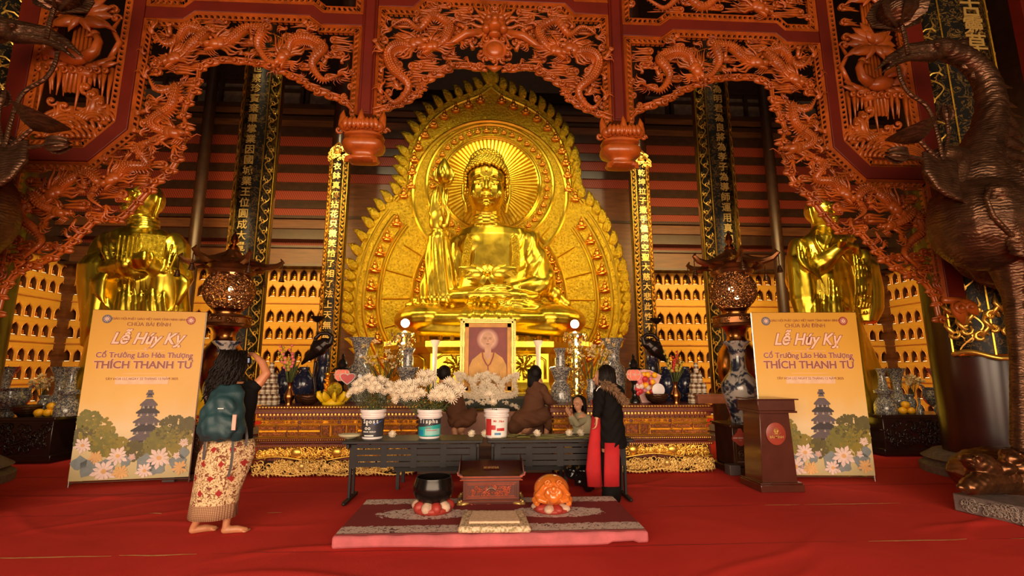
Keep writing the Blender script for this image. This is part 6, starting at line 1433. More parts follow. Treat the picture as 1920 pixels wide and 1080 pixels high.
# ================================================================ tall landscape vases on dark stands
def tall_vase(px, label, slabel, plaque):
    Yv = 7.3; p = at(px, 792, Yv); s = thing('vase_stand', slabel, 'stand', (p.x, Yv, 0)); zt_ = p.z
    b = MB(); b.box((0, 0, zt_/2+.03), (.62, .55, zt_-.12)); b.box((0, 0, zt_-.02), (.72, .64, .04)); b.box((0, 0, .045), (.78, .7, .09)); b.build('stand_body', M['dark_wood'], s, bev=.01)
    for sx_ in (-1, 1): MB().box((sx_*.37, -.33, .07), (.16, .16, .14)).build('foot_block', simple('grey_foot', (.07, .05, .05), .5), s, bev=.008)
    b = MB(); b.tube([(-.27, -.28, .16), (-.27, -.28, zt_-.08), (.27, -.28, zt_-.08), (.27, -.28, .16), (-.27, -.28, .16)], .01, 4); scrollwork(b, -.22, .22, .2, zt_-.14, -.285, 40, .06, 5, .008); b.build('carved_front', simple('stand_carving', (.07, .03, .015), .4), s, sharp=0)
    if plaque:
        pa = at(1385, 822, Yv-.36); q = MB(); x, z = pa.x-p.x+.02, pa.z; r_ = .095; y = -.37
        q.prism([(x+r_*(1+.12*math.cos(4*a))*math.cos(a)*1.15, z+r_*(1+.1*math.cos(4*a))*math.sin(a)+(.035 if abs(a-PI/2) < .2 else 0)) for a in np.linspace(0, 2*PI, 33)[:-1]], y, y+.012); q.build('plaque', simple('plaque_red', (.32, .05, .03), .4), s)
        for i, l in enumerate(('HÒM CÔNG ĐỨC', '-----')): font_mesh(l, .026, (x, y-.002, z+.005-.03*i), lw, 'lettering', s, depth=.0005)
    t = thing('floor_vase', label, 'vase', (p.x, Yv, zt_)); H_ = at(px, 640, Yv).z-zt_; k = H_/1.2
    prof = [(.0, 0), (.15, 0), (.16, .03), (.155, .08), (.19, .2), (.245, .38), (.262, .50), (.25, .58), (.20, .66), (.14, .73), (.112, .80), (.105, .95), (.11, 1.06), (.135, 1.12), (.20, 1.18), (.205, 1.2), (.19, 1.2), (.13, 1.15), (.09, 1.05), (.0, 1.05)]
    MB().lathe([(r*k, z*k) for r, z in prof], n=40).build('vase_body', M['vase'], t, sharp=60)
    b = MB()
    for q in range(10):
        a0 = 2*PI*q/10
        b.tube([(k*.119*math.cos(a0+u), k*.119*math.sin(a0+u), k*(1.08-.05*abs(math.sin(5*u)))) for u in np.linspace(0, .63, 8)], .006*k, 4); b.tube([(k*(.12)*math.cos(a0+.31+.07*math.cos(w_)), k*.12*math.sin(a0+.31+.07*math.cos(w_)), k*(1.055+.015*math.sin(w_))) for w_ in np.linspace(0, 5.5, 8)], .004*k, 4)
    b.build('neck_ornament', simple('cobalt_line', (.02, .02, .05), .3), t)
tall_vase(411, 'tall blue and white landscape vase between the left banner and the bronze censer', 'dark carved stand under the left tall landscape vase', False)
tall_vase(1392, 'tall blue and white landscape vase behind the lectern', 'dark carved stand with a small red plaque, behind the lectern', True)
# ================================================================ bronze openwork censers
M['lampglow'] = glow('censer_bulb', (1, .75, .35), 25.)
def censer(px, label):
    Yc = 8.0; c = at(px, 550, Yc); t = thing('bronze_censer', label, 'censer', (c.x, Yc, 0)); z = lambda y: at(px, y, Yc).z; R = .375; rr = random.Random(px)
    def L(name, prof, m='bronze_lt', n=36, ph=0): return MB().lathe([(r, z(y)) for r, y in prof], n=n, ph=ph).build(name, M[m], t, sharp=45)
    MB().lathe([(.34, 0), (.34, .1), (.30, .16), (.30, z(800)), (.24, z(790)), (.17, z(775)), (.15, z(765))], n=8, ph=PI/8).build('base', M['dark_wood'], t, sharp=25)
    L('pot_body', [(.14, 768), (.2, 750), (.28, 725), (.33, 700), (.335, 680), (.30, 660), (.22, 646), (.155, 636), (.15, 628), (.2, 616), (.26, 612)])
    L('octagonal_collar', [(.2, 614), (.36, 613), (.37, 609), (.35, 607), (.35, 597), (.37, 595), (.36, 592), (.22, 590)], 'bronze_dk2', 8, PI/8)
    b = MB()
    for k in range(8):
        a = 2*PI*k/8; Mr = Matrix.Rotation(a, 4, 'Z'); s_ = len(b.v); scrollwork(b, -.09, .09, z(605), z(598), -.345, 6, .03, k, .006); b.xf(Mr, s_)
    b.build('collar_scrolls', M['bronze_lt'], t, sharp=0); L('neck', [(.2, 592), (.19, 588), (.20, 584), (.24, 580)])
    zc = z(546); b = MB()                                             # openwork globe: a mesh of curling stems
    for k in range(470):
        a = rr.uniform(0, 2*PI); e = math.asin(rr.uniform(-.86, .86)); q = rr.uniform(.035, .065); a0 = rr.uniform(0, 6.3); sg = rr.choice((-1, 1)); P = []
        for j in range(9):
            u = q*(1-.09*j); da = u*math.cos(a0+sg*j*.8)/(R*max(.3, math.cos(e))); de = u*math.sin(a0+sg*j*.8)/R; P.append((R*math.cos(e+de)*math.cos(a+da), R*math.cos(e+de)*math.sin(a+da), zc+R*.95*math.sin(e+de)))
        b.tube(P, [.007, .014, .009], 4)
    for e in (-1.05, 1.02): b.tube([(R*math.cos(e)*math.cos(a), R*math.cos(e)*math.sin(a), zc+R*.95*math.sin(e)) for a in np.linspace(0, 2*PI, 33)], .022, 6, caps=False)
    b.build('openwork_globe', M['bronze_lt2'], t, sharp=0)
    b = MB(); b.ell((0, .05, zc+.04), .045, nu=12, nv=8); b.ell((.04, -.05, zc-.12), .03, nu=12, nv=8); b.build('bulb', M['lampglow'], t)
    lamp('censer_bulb_light', 'POINT', (c.x, Yc, zc), 9, (1, .62, .22), .06)
    L('eaves_ring', [(.22, 518), (.33, 516), (.36, 510), (.30, 505), (.36, 500)], 'bronze_dk2')
    b = MB()                                                          # six upswept eaves
    rp, zp_ = [.46, .30, .18, .12, .10], [497, 492, 484, 474, 470]
    b.lathe([(.38, z(500))]+[(r, z(y)) for r, y in zip(rp, zp_)]+[(.06, z(466))], n=12); 
    for k in range(6):
        a = 2*PI*k/6+.26; ca, sa = math.cos(a), math.sin(a)
        b.tube([(.15*ca, .15*sa, z(478)), (.34*ca, .34*sa, z(491)), (.52*ca, .52*sa, z(498)), (.68*ca, .68*sa, z(494)), (.76*ca, .76*sa, z(486)), (.72*ca, .72*sa, z(480))], [.03, .05, .06, .05, .035, .012], 6)
        s0 = 2*PI*(k+.5)/6+.26
        b.add([(.66*ca, .66*sa, z(496)), (.38*math.cos(s0), .38*math.sin(s0), z(503)), (.66*math.cos(a+PI/3), .66*math.sin(a+PI/3), z(496)), (.2*math.cos(s0), .2*math.sin(s0), z(486))], [(0, 1, 3), (1, 2, 3)])
    b.build('roof', M['bronze_dk2'], t, sharp=30)
    L('finial', [(.05, 470), (.09, 465), (.05, 460), (.03, 458), (.07, 452), (.05, 444), (.0, 434)], 'bronze_lt')
    for k in range(6):
        a = 2*PI*k/6+.26; x, y = .76*math.cos(a), .76*math.sin(a); b = MB(); zt_ = z(488)
        b.tube([(x, y, zt_), (x, y, zt_-.2)], .009, 5); b.lathe([(0, zt_-.2), (.02, zt_-.205), (.03, zt_-.24), (.045, zt_-.3), (.05, zt_-.32), (0, zt_-.31)], (x, y, 0), 10); b.build('hanging_bell', M['bronze'], t)
M['bronze_dk2'] = simple('brown_bronze', (.22, .085, .028), .32, .85, var=.25, nsc=5); M['bronze_lt2'] = simple('burnished_bronze', (.26, .11, .04), .34, .9, var=.2)
censer(430, 'large bronze openwork censer tower left of the gold halo, above the left tall vase'); censer(1374, 'large bronze openwork censer tower right of the gold halo, above the right tall vase')
# ================================================================ things on the altar
AZ = az(761)+.001
def P(x, y, Y): return at(x, y, Y)
def lv(name, px, Y, prof, label, cat, m, group=None, n=28, part='body', zb=None, k=None, yb=761):
    """lathed piece standing at pixel column px, depth Y; profile in (radius px, y px)"""
    p = at(px, yb, Y); zb = AZ if zb is None else zb; t = thing(name, label, cat, (p.x, Y, zb), 0, group); s = Y/900.*1.01
    b = MB(); b.lathe([(r*s, (yb-y)*s*1.0) for r, y in prof], n=n); b.build(part, M[m], t, sharp=50); return t
# cans stacked in pyramids
b = MB(); b.lathe([(.033, 0), (.038, .006), (.038, .105), (.03, .12), (.028, .125), (.032, .128), (.032, .15), (0, .152)], n=16); canb = b.mesh('can', simple('can_paper', (.60, .50, .36), .4, var=.2, nsc=25), 40)
b = MB(); b.lathe([(.0388, .06), (.0388, .098)], n=16); b.lathe([(.0388, .02), (.0388, .028)], n=16); b.lathe([(.033, .129), (.033, .152), (0, .153)], n=16); canl = b.mesh('label_band', simple('can_band', (.16, .08, .04), .4, var=.4, nsc=30), 40)
def cans(px, side):
    c = at(px, 761, 7.5); grp = 'stacked cans on the %s altar table' % side
    for lay, n_ in enumerate((4, 3, 2, 1)):
        for i in range(n_):
            for j in range(n_ if lay < 3 else 1):
                if j > 1: continue
                o = bpy.data.objects.new('drink_can', canb); COL.objects.link(o); o.location = (c.x+(i-(n_-1)/2)*.082, 7.46+j*.08+lay*.03, AZ+lay*.155)
                q = bpy.data.objects.new('label_band', canl); COL.objects.link(q); q.parent = o; o.rotation_euler[2] = i*1.3
                tag(o, ['bottom', 'second', 'third', 'topmost'][lay]+' layer can in the pyramid of pale tins on the %s altar table' % side, 'can', grp)
cans(501, 'left'); cans(1312, 'right')
ginger = [(0, 761), (11, 761), (13, 755), (19, 740), (21, 728), (19, 716), (12, 707), (9, 703), (10, 700), (9, 697), (0, 696)]
for px, Y, lab in ((532, 8.1, 'round dark blue ginger jar on the left altar, left of the pair'), (566, 7.95, 'round dark blue ginger jar on the left altar, right of the pair'), (1252, 8.05, 'round dark blue ginger jar on the right altar, left of the pair'), (1287, 8.05, 'round dark blue ginger jar on the right altar, right of the pair')):
    lv('ginger_jar', px, Y, [(r*.95, y+2) for r, y in ginger], lab, 'jar', 'vase_dark', part='jar_body')
bvp = [(0, 761), (6, 761), (5, 757), (9, 750), (9, 744), (4, 734), (3, 727), (6, 722), (5, 722), (2, 728)]
def gladiolus(px, tint, side):
    t = lv('brass_vase', px, 7.42, bvp, 'small brass bottle vase on the %s altar with tall gladioli' % side, 'vase', 'bronze_lt', part='vase_body'); rr = random.Random(px)
    c = t.location+V(0, 0, .30)
    for k in range(7):
        a = PI/2+rr.uniform(-.45, .45); L = rr.uniform(.35, .62); tip = c+V(L*math.cos(a), rr.uniform(-.08, .1), L*math.sin(a)); f = thing('gladiolus_stem', ['green', 'budding', 'leaning', 'upright'][k % 4]+' gladiolus stem in the small brass vase on the %s altar' % side, 'flower', tuple(c), 0, 'gladioli in the %s brass vase' % side)
        b = MB(); b.tube([V(0, 0, -.12), (tip-c)*.5, tip-c], [.01, .008, .003], 5)
        b.tube([V(0, 0, -.05), (tip-c)*.4+V(.05, 0, 0), (tip-c)*.7+V(.09, 0, 0)], [.006, .018, .002], 4, flat=.3); b.build('stalk', M['green'], f, sharp=0)
        b = MB()
        for q in range(5): p = (tip-c)*(.55+.1*q); b.ell(p+V(rr.uniform(-.03, .03), -.01, 0), (.03-.003*q, .025, .03-.003*q), nu=7, nv=5)
        b.build('blossoms', tint[k % 2], f, sharp=0)
pk = simple('pink_blossom', (.75, .16, .18), .6); yb_ = simple('yellow_bud', (.45, .32, .04), .6); rd_ = simple('red_blossom', (.5, .03, .02), .6)
gladiolus(541, (pk, yb_), 'left'); gladiolus(1268, (yb_, rd_), 'right')
for px, sg in ((583, 1), (1240, -1)):                                 # bronze cranes on turtles
    Y = 7.75; s = Y/900.; side = 'left' if sg > 0 else 'right'; c = at(px, 761, Y); t = thing('bronze_crane', 'dark bronze crane on a turtle standing on the %s altar table' % side, 'crane figure', (c.x, Y, AZ)); b = MB()
    h = lambda y: (761-y)*s*1.01
    X = lambda x: sg*(x-583)*s
    b.ell((X(603), 0, h(747)), (.11, .12, .06)); b.ell((X(585), -.02, h(749)), (.05, .04, .035)); b.ell((X(618), -.02, h(752)), (.05, .08, .03))
    for q in (-1, 1): b.limb([(X(587), q*.02, h(690)), (X(585), q*.03, h(715)), (X(590), q*.02, h(745))], [.028, .016, .016])
    b.limb([(X(575), 0, h(680)), (X(590), 0, h(664)), (X(600), 0, h(655))], [.06, .13, .09]); b.limb([(X(562), 0, h(692)), (X(575), 0, h(678))], [.02, .06])
    b.limb([(X(603), 0, h(658)), (X(610), -.02, h(655)), (X(613), -.02, h(643)), (X(605), -.02, h(637)), (X(592), -.02, h(638)), (X(584), -.02, h(646))], [.07, .05, .035, .03, .028, .03]); b.limb([(X(584), -.02, h(647)), (X(579), -.03, h(655))], [.022, .008])
    b.limb([(X(587), -.02, h(640)), (X(585), -.02, h(618))], [.014, .012]); b.sculpt('crane_body', M['black_bronze'] if 'black_bronze' in M else simple('black_bronze', (.020, .012, .010), .3, .6), t, .009, 2)
    MB().lathe([(0, h(618)), (.03, h(617)), (.10, h(610)), (.115, h(607)), (.09, h(608)), (0, h(611))], (X(585), -.02, 0), 20).build('lotus_dish', bpy.data.materials['black_bronze'], t)
trump = [(0, 761), (19, 761), (18, 756), (21, 742), (22, 715), (19, 700), (12, 694), (11, 680), (13, 668), (17, 655), (23, 649), (24, 648), (22, 648), (14, 658), (9, 670), (0, 670)]
for px, side in ((672, 'left'), (1153, 'right')): lv('trumpet_vase', px, 8.2, trump, 'tall trumpet-mouthed blue and white vase beside the halo on the %s altar' % side, 'vase', 'vase_fine', part='vase_body')
for px, side in ((601, 'left'), (1227, 'right')): lv('porcelain_pedestal', px, 8.5, [(0, 761), (13, 761), (12, 740), (14, 735), (13, 715), (9, 705), (11, 696), (12, 694), (10, 672), (9, 664), (0, 664)], 'dark patterned porcelain stand behind the bronze crane on the %s altar' % side, 'stand', 'vase_dark', part='stand_body')
cand = [(0, 761), (19, 761), (20, 756), (18, 745), (17, 733), (12, 727), (11, 722), (14, 715), (17, 706), (20, 703), (20, 699), (9, 697), (9, 685), (8, 676), (10, 669), (12, 666), (11, 664), (0, 664)]
for px, side in ((762, 'left'), (1052, 'right')): lv('porcelain_candlestick', px, 7.9, [(r, y) for r, y in cand], 'patterned porcelain pricket candlestick near the portrait on the %s altar' % side, 'candlestick', 'vase_fine', part='candlestick_body')
M['lantern_red'] = glow('lantern_panel', (1., .20, .10), .7)
for px, side in ((638, 'left'), (1191, 'right')):
    t = lv('table_lantern', px, 7.6, [(0, 761), (10, 761), (10, 757), (6, 752), (4, 744), (7, 738), (4, 731), (5, 725), (7, 721), (0, 721)], 'small turned black lantern with red glowing shade on the %s altar' % side, 'lantern', 'black_lacquer', part='lantern_stem')
    s = 7.6/900*1.01; h = lambda y: (761-y)*s; p = t
    MB().lathe([(7*s, h(721)), (12*s, h(716)), (13*s, h(710)), (11*s, h(704)), (8*s, h(701))], n=12).build('lamp_shade', M['lantern_red'], t, sharp=0)
    b = MB()
    for k in range(8):
        a = 2*PI*k/8; b.tube([(r*s*math.cos(a), r*s*math.sin(a), h(y)) for r, y in ((7, 721), (12.6, 716), (13.6, 710), (11.5, 704), (8, 701))], .006, 4)
        b.ell((12.8*s*math.cos(a+.39), 12.8*s*math.sin(a+.39), h(710)), .017, nu=6, nv=4)
    b.build('shade_ribs', simple('pale_rib', (.8, .62, .5), .4), t)
    MB().lathe([(17*s, h(701)), (15*s, h(699)), (8*s, h(696)), (9*s, h(691)), (6*s, h(685)), (2*s, h(681)), (3*s, h(677)), (0, h(671))], n=20).build('finial', M['black_lacquer'], t)
    lamp('lantern_light', 'POINT', tuple(t.location+V(0, 0, h(710))), 1, (1, .35, .15), .05)
bowlp = [(0, 761), (8, 761), (17, 755), (20, 749), (21, 744), (20, 743), (17, 745), (0, 748)]
lv('incense_bowl', 577, 7.42, bowlp, 'low dark bronze incense bowl beside the yellow lotus dish', 'bowl', 'bronze', part='bowl_body'); lv('incense_bowl', 1232, 7.42, bowlp, 'low dark bronze incense bowl in front of the gift basket', 'bowl', 'bronze', part='bowl_body')
# yellow lotus dish with ornaments, gift basket
s = 7.42/900; c = at(625, 761, 7.42); t = thing('lotus_dish', 'bright yellow plastic lotus dish with a round ornament on the left altar', 'dish', (c.x, 7.42, AZ)); b = MB()
b.lathe([(0, 0), (19*s, 0), (20*s, 4*s), (15*s, 9*s), (14*s, 11*s), (0, 11*s)], n=20)
for k in range(10): a = 2*PI*k/10; b.tube([(r*s*math.cos(a), r*s*math.sin(a), z*s) for r, z in ((10, 9), (20, 11), (26, 17), (27, 22), (24, 24))], [.03, .06, .05, .035, .005], 6, flat=.4)
b.build('lotus_petals', M['yellow'], t, sharp=0)
b = MB(); b.ell((0, 0, 27*s), (14*s, 12*s, 13*s)); b.build('patterned_ball', M['gold_relief'], t); b = MB(); rr = random.Random(3)
for k in range(30): b.tube([(rr.uniform(-15, -9)*s, -.02, (20+k*1.1)*s), (rr.uniform(-18, -7)*s, -.05, (24+k*1.15)*s)], [.02, .008], 5)
b.ell((-12*s, -.03, 54*s), .04); b.build('gilt_figurine', M['gold_small'], t)
b = MB(); hx_, hz_ = 26*s, 47*s; b.prism([(hx_+.10*math.sin(u)**3, hz_+.085*(.81*math.cos(u)-.31*math.cos(2*u)-.13*math.cos(3*u))) for u in np.linspace(0, 2*PI, 24)[:-1]], -.12, -.11); b.build('heart_sign', simple('heart_red', (.5, .02, .02), .4), t)
b = MB(); b.tube([(hx_+.11*math.sin(u)**3, -.115, hz_+.095*(.81*math.cos(u)-.31*math.cos(2*u)-.13*math.cos(3*u))) for u in np.linspace(0, 2*PI, 24)], .006, 4); b.build('sign_edge', lw, t)
c = at(1212, 761, 7.6); t = thing('gift_basket', 'red and white wrapped flower and fruit basket on the right altar', 'basket', (c.x, 7.6, AZ)); b = MB(); rr = random.Random(12)
b.prism([(-.06, 0), (.10, 0), (.27, .42), (.10, .50), (-.05, .52), (-.20, .40)], .02, .05); b.build('paper_wrap', simple('wrap_paper', (.70, .38, .34), .5, var=.3, nsc=12), t)
ms = (simple('basket_red', (.6, .03, .04), .5), simple('basket_white', (.8, .62, .55), .5), M['fruit'], simple('basket_pink', (.7, .2, .25), .5))
for k in range(4):
    b = MB()
    for q in range(14): b.ell((rr.uniform(-.15, .18), rr.uniform(-.07, 0), rr.uniform(.12, .46)), (rr.uniform(.02, .05),)*3, nu=8, nv=6)
    b.build('packed_gift', ms[k], t)
MB().lathe([(.10, 0), (.10, .006), (.07, .012), (0, .012)], (.16, -.12, .20), 24, rot=Matrix.Rotation(PI/2, 3, 'X')).build('white_plate', M['plastic_white'], t)
c = at(1370, 761, 7.45); t = thing('wooden_tray', 'reddish wooden tray box at the right end of the right altar', 'tray', (c.x-.24, 7.5, AZ)); MB().box((-.05, 0, .06), (.55, .34, .12)).box((-.05, 0, .13), (.62, .4, .02)).build('tray_box', simple('tray_wood', (.22, .06, .02), .35), t, bev=.004)
MB().hexa([(.22, -.2, .12), (.28, -.2, .12), (.28, .2, .12), (.22, .2, .12)], [(.29, -.2, .2), (.31, -.2, .2), (.31, .2, .2), (.29, .2, .2)]).build('flared_end', bpy.data.materials['tray_wood'], t)
# crystal lamp towers flanking the portrait
M['crystal'] = simple('amber_crystal', (.95, .62, .22), .12, .9, var=.3, nsc=40); M['spark'] = glow('crystal_light', (1, .88, .6), 14.)
for px, side in ((754, 'left'), (1081, 'right')):
    c = at(px, 761, 8.35); s = 8.35/900; t = thing('crystal_lamp', 'sparkling amber crystal lamp tower with glowing ball top, %s of the portrait' % side, 'lamp', (c.x, 8.35, AZ)); h = lambda y: (761-y)*s*1.01; b = MB(); rr = random.Random(px)
    b.lathe([(0, 0), (.16, 0), (.14, .06), (.07, .1), (.07, h(650)), (.16, h(645)), (.13, h(640)), (.05, h(636)), (0, h(636))], n=10)
    for k in range(190):
        y = rr.uniform(640, 750); a = rr.uniform(0, 6.3); r_ = .09+.05*rr.random()+(.08 if 640 < y < 656 else 0); b.ell((r_*math.cos(a), r_*math.sin(a), h(y)), (.018, .018, .03), nu=5, nv=4)
    b.build('crystal_column', M['crystal'], t, sharp=20); MB().ell((0, 0, h(622)), (.075, .075, .075), nu=16, nv=10).build('glowing_ball', M['spark'], t)
    b = MB()
    for y in (645, 660, 676, 690): b.ell((.0+rr.uniform(-.03, .03), -.13, h(y)), .022, nu=8, nv=6)
    b.build('light_bead', M['spark'], t); lamp('crystal_light', 'POINT', (c.x, 8.05, AZ+h(630)), 5, (1, .8, .5), .05)
# white flower vases, taper candles and little lamps by the throne
for px, y0, side in ((716, 735, 'left'), (1110, 735, 'right')):
    t = lv('flower_vase', px, 7.9, [(0, 761), (8, 761), (9, 750), (11, 742), (7, 732), (9, 722), (8, 720), (0, 722)], 'small blue and white vase with pale lilies on the %s altar near the portrait' % side, 'vase', 'vase_fine', part='vase_body'); rr = random.Random(px)
    b = MB(); f = MB()
    for k in range(26):
        a = PI/2+rr.uniform(-.7, .7); L = rr.uniform(.3, .75); p = V(L*math.cos(a), rr.uniform(-.12, .12), .3+L*math.sin(a)); b.tube([V(0, 0, .2), p*.6+V(0, 0, .1), p], [.006, .004, .003], 4)
        for q in range(5): d = V(rr.uniform(-1, 1), rr.uniform(-1, 0), rr.uniform(-.3, 1)).normalized(); f.tube([p, p+d*.04, p+d*.07], [.005, .014, .002], 4)
    b.build('stems', M['green'], t, sharp=0); f.build('lily_petals', simple('cream_petal', (.70, .50, .22), .6) if 'cream_petal' not in bpy.data.materials else bpy.data.materials['cream_petal'], t, sharp=0)['kind'] = 'stuff'
for px, side in ((813, 'left'), (1010, 'right')):
    t = lv('altar_candle', px, 8.75, [(0, 761), (7, 761), (6, 740), (4, 735), (4, 690), (5, 672), (9, 662), (8, 660), (0, 661)], 'tall pale candle on a stand beside the portrait, %s side' % side, 'candle', 'white', part='candle_body', zb=PZ)
for px, py, lab in ((834, 692, 'bright round lamp glowing left of the portrait'), (998, 696, 'bright round lamp glowing right of the portrait'), (727, 712, 'bright small lamp glowing behind the left bucket flowers')):
    c = at(px, py, 8.85); t = thing('globe_lamp', lab, 'lamp', (c.x, c.y, PZ)); h = c.z-PZ
    if px == 727: t.location.z = AZ; t.location.y = 8.6; h = .25
    MB().lathe([(.06, 0), (.06, .02), (.015, .03), (.015, h-.04)], n=12).build('lamp_stem', M['bronze_lt'], t); MB().ell((0, 0, h), .055 if px != 727 else .045, nu=16, nv=10).build('bulb', M['bulb'] if 'bulb' in M else glow('warm_bulb', (1, .8, .4), 30), t)
for i, (px, py) in enumerate(((806, 722), (1033, 722), (1040, 735))):
    c = at(px, py, 8.3); t = tag(MB().ell((0, 0, .09), (.10, .09, .1), nu=14, nv=10).build('pomelo', M['fruit'], loc=(c.x, 8.3, AZ if px > 1000 else .76)), ['orange pomelo behind the left crouching figure', 'yellow pomelo left of the right candlestick, rear one', 'yellow pomelo beside the right porcelain candlestick, front one'][i], 'fruit')
# ================================================================ side tables
def side_table(px0, px1, Y, ytop, ybot, label, grp):
    a, c = at(px0, ytop, Y), at(px1, ytop, Y); z = a.z; w = c.x-a.x; t = thing('side_table', label, 'table', ((a.x+c.x)/2, Y, 0))
    b = MB(); b.box((0, .35, z-.03), (w, .74, .06)); b.box((0, .35, z/2), (w-.1, .66, z-.1)); b.box((0, .35, .08), (w, .72, .1)); b.build('table_body', M['black_wood'] if 'black_wood' in M else simple('black_wood', (.02, .008, .006), .2), t, bev=.01)
    b = MB(); scrollwork(b, -w/2+.1, w/2-.1, .2, z-.15, .02, 90, .09, int(px0), .012); b.build('carved_front', bpy.data.materials['black_wood'], t, sharp=0); return z
SYt = 8.3
zL = side_table(-90, 106, SYt, 783, 862, 'black carved side table against the left niche wall', 0); zR = side_table(1650, 1850, SYt-.1, 778, 858, 'black carved side table against the right niche wall, behind the big column', 0)
def sv(px, prof, yb, label, name, cat, m='vase_fine', Y=SYt+.22, z=None, part='body'): return lv(name, px, Y, prof, label, cat, m, zb=z, yb=yb, part=part)
cnd = [(0, 782), (18, 782), (19, 776), (18, 765), (14, 757), (11, 752), (10, 748), (16, 745), (17, 740), (9, 737), (7, 725), (6, 712), (7, 705), (10, 700), (9, 699), (0, 700)]
trp = [(0, 782), (12, 782), (11, 775), (15, 765), (14, 755), (8, 748), (7, 738), (8, 725), (11, 715), (17, 702), (19, 701), (16, 701), (6, 722), (0, 722)]
cen = [(0, 782), (10, 782), (9, 775), (22, 765), (27, 755), (28, 747), (25, 740), (26, 737), (28, 735), (24, 735), (22, 742), (0, 745)]
smv = [(0, 782), (7, 782), (6, 776), (9, 768), (8, 760), (5, 755), (8, 750), (7, 749), (0, 752)]
def flowers(px, z, Y, side, hgt):
    c = at(px, 750, Y); t = thing('flower_spray', 'pale lily spray in the small vase on the %s side table' % side, 'flowers', (c.x, Y, z+.26)); b = MB(); f = MB(); rr = random.Random(px)
    for k in range(18):
        a = PI/2+rr.uniform(-.6, .6); L = rr.uniform(.2, hgt); p = V(L*math.cos(a), rr.uniform(-.08, .08), L*math.sin(a)); b.tube([V(0, 0, -.05), p], [.005, .003], 4)
        for q in range(6): d = V(rr.uniform(-1, 1), rr.uniform(-1, 0), rr.uniform(-.5, 1)).normalized(); f.tube([p, p+d*.05, p+d*.08], [.005, .018, .002], 4)
    b.build('stems', M['green'], t, sharp=0); f.build('petals', bpy.data.materials['cream_petal'], t, sharp=0)
def pyr(cx, z, Y, side, order):
    for i, (dx_, dy_, dz_, w_) in enumerate(order):
        tag(MB().ell((0, 0, .06), (.07, .07, .06), nu=14, nv=10).build('yellow_fruit', M['fruit'], loc=(cx+dx_, Y+dy_, z+dz_)), '%s yellow fruit of the pile on the %s side table' % (w_, side), 'fruit', 'fruit pile on the %s side table' % side)
sv(124, cnd, 782, 'patterned porcelain candlestick on the left side table beside the banner', 'porcelain_candlestick', 'candlestick', z=zL, part='candlestick_body')
sv(104, trp, 782, 'trumpet-mouthed porcelain vase behind the fruit on the left side table', 'trumpet_vase', 'vase', z=zL, Y=SYt+.5, part='vase_body')
sv(-2, trp, 782, 'trumpet-mouthed porcelain vase cut by the left picture edge on the side table', 'trumpet_vase', 'vase', z=zL, Y=SYt+.5, part='vase_body')
sv(78, smv, 782, 'small porcelain vase of lilies on the left side table', 'flower_vase', 'vase', z=zL, Y=SYt+.5, part='vase_body'); flowers(78, zL, SYt+.5, 'left', .4)
sv(12, cen, 782, 'porcelain incense burner with curled handle on the left side table', 'incense_burner', 'incense burner', z=zL, part='burner_body')
sv(48, [(0, 782), (10, 782), (19, 772), (20, 766), (17, 763), (0, 764)], 782, 'low dark bronze pot between burner and fruit on the left side table', 'bronze_pot', 'pot', 'bronze', z=zL, Y=SYt+.2, part='pot_body')
pyr(at(91, 775, SYt+.2).x, zL, SYt+.15, 'left', ((-.11, 0, 0, 'leftmost'), (.03, 0, 0, 'middle'), (.15, 0, 0, 'rightmost'), (.05, .03, .1, 'topmost')))
sv(1662, [(r, y-4) for r, y in cnd], 778, 'patterned porcelain candlestick on the right side table beside the banner', 'porcelain_candlestick', 'candlestick', z=zR, part='candlestick_body')
sv(1689, [(r, y-4) for r, y in trp], 778, 'trumpet-mouthed porcelain vase behind the fruit on the right side table', 'trumpet_vase', 'vase', z=zR, Y=SYt+.5, part='vase_body')
sv(1770, [(r, y-4) for r, y in trp], 778, 'trumpet-mouthed porcelain vase behind the burner on the right side table', 'trumpet_vase', 'vase', z=zR, Y=SYt+.5, part='vase_body')
sv(1711, [(r, y-4) for r, y in smv], 778, 'small porcelain vase of lilies on the right side table', 'flower_vase', 'vase', z=zR, Y=SYt+.45, part='vase_body'); flowers(1711, zR, SYt+.45, 'right', .4)
sv(1768, [(r, y-4) for r, y in cen], 778, 'porcelain incense burner with curled handles on the right side table', 'incense_burner', 'incense burner', z=zR, part='burner_body')
sv(1727, [(0, 778), (5, 778), (5, 768), (2, 762), (2, 750), (0, 748)], 778, 'small candle bottle on the right side table', 'candle_bottle', 'candle', z=zR, Y=SYt+.15, part='bottle_body')
for i, px in enumerate((1762, 1782, 1802)): sv(px, [(0, 778), (5, 778), (8, 771), (7, 765), (4, 761), (0, 761)], 778, ['leftmost', 'middle', 'rightmost'][i]+' small blue and white lidded cup on the right side table', 'tea_jar', 'jar', z=zR, Y=SYt-.0, part='jar_body')
pyr(at(1697, 775, SYt+.1).x, zR, SYt+.05, 'right', ((-.08, 0, 0, 'left'), (.07, 0, 0, 'right'), (0, .02, .1, 'topmost')))
for px, z in ((12, zL), (1768, zR)):
    c = at(px, 760, SYt+.22); b = MB()
    for s_ in (-1, 1): b.tube([(s_*.22, 0, .3), (s_*.3, 0, .36), (s_*.3, 0, .47), (s_*.36, 0, .5)], .022, 6)
    o = [q for q in bpy.data.objects if q.name.startswith('incense_burner') and abs(q.location.x-at(px, 782, SYt+.22).x) < .1][0]; b.build('handle', M['vase_fine'], o)
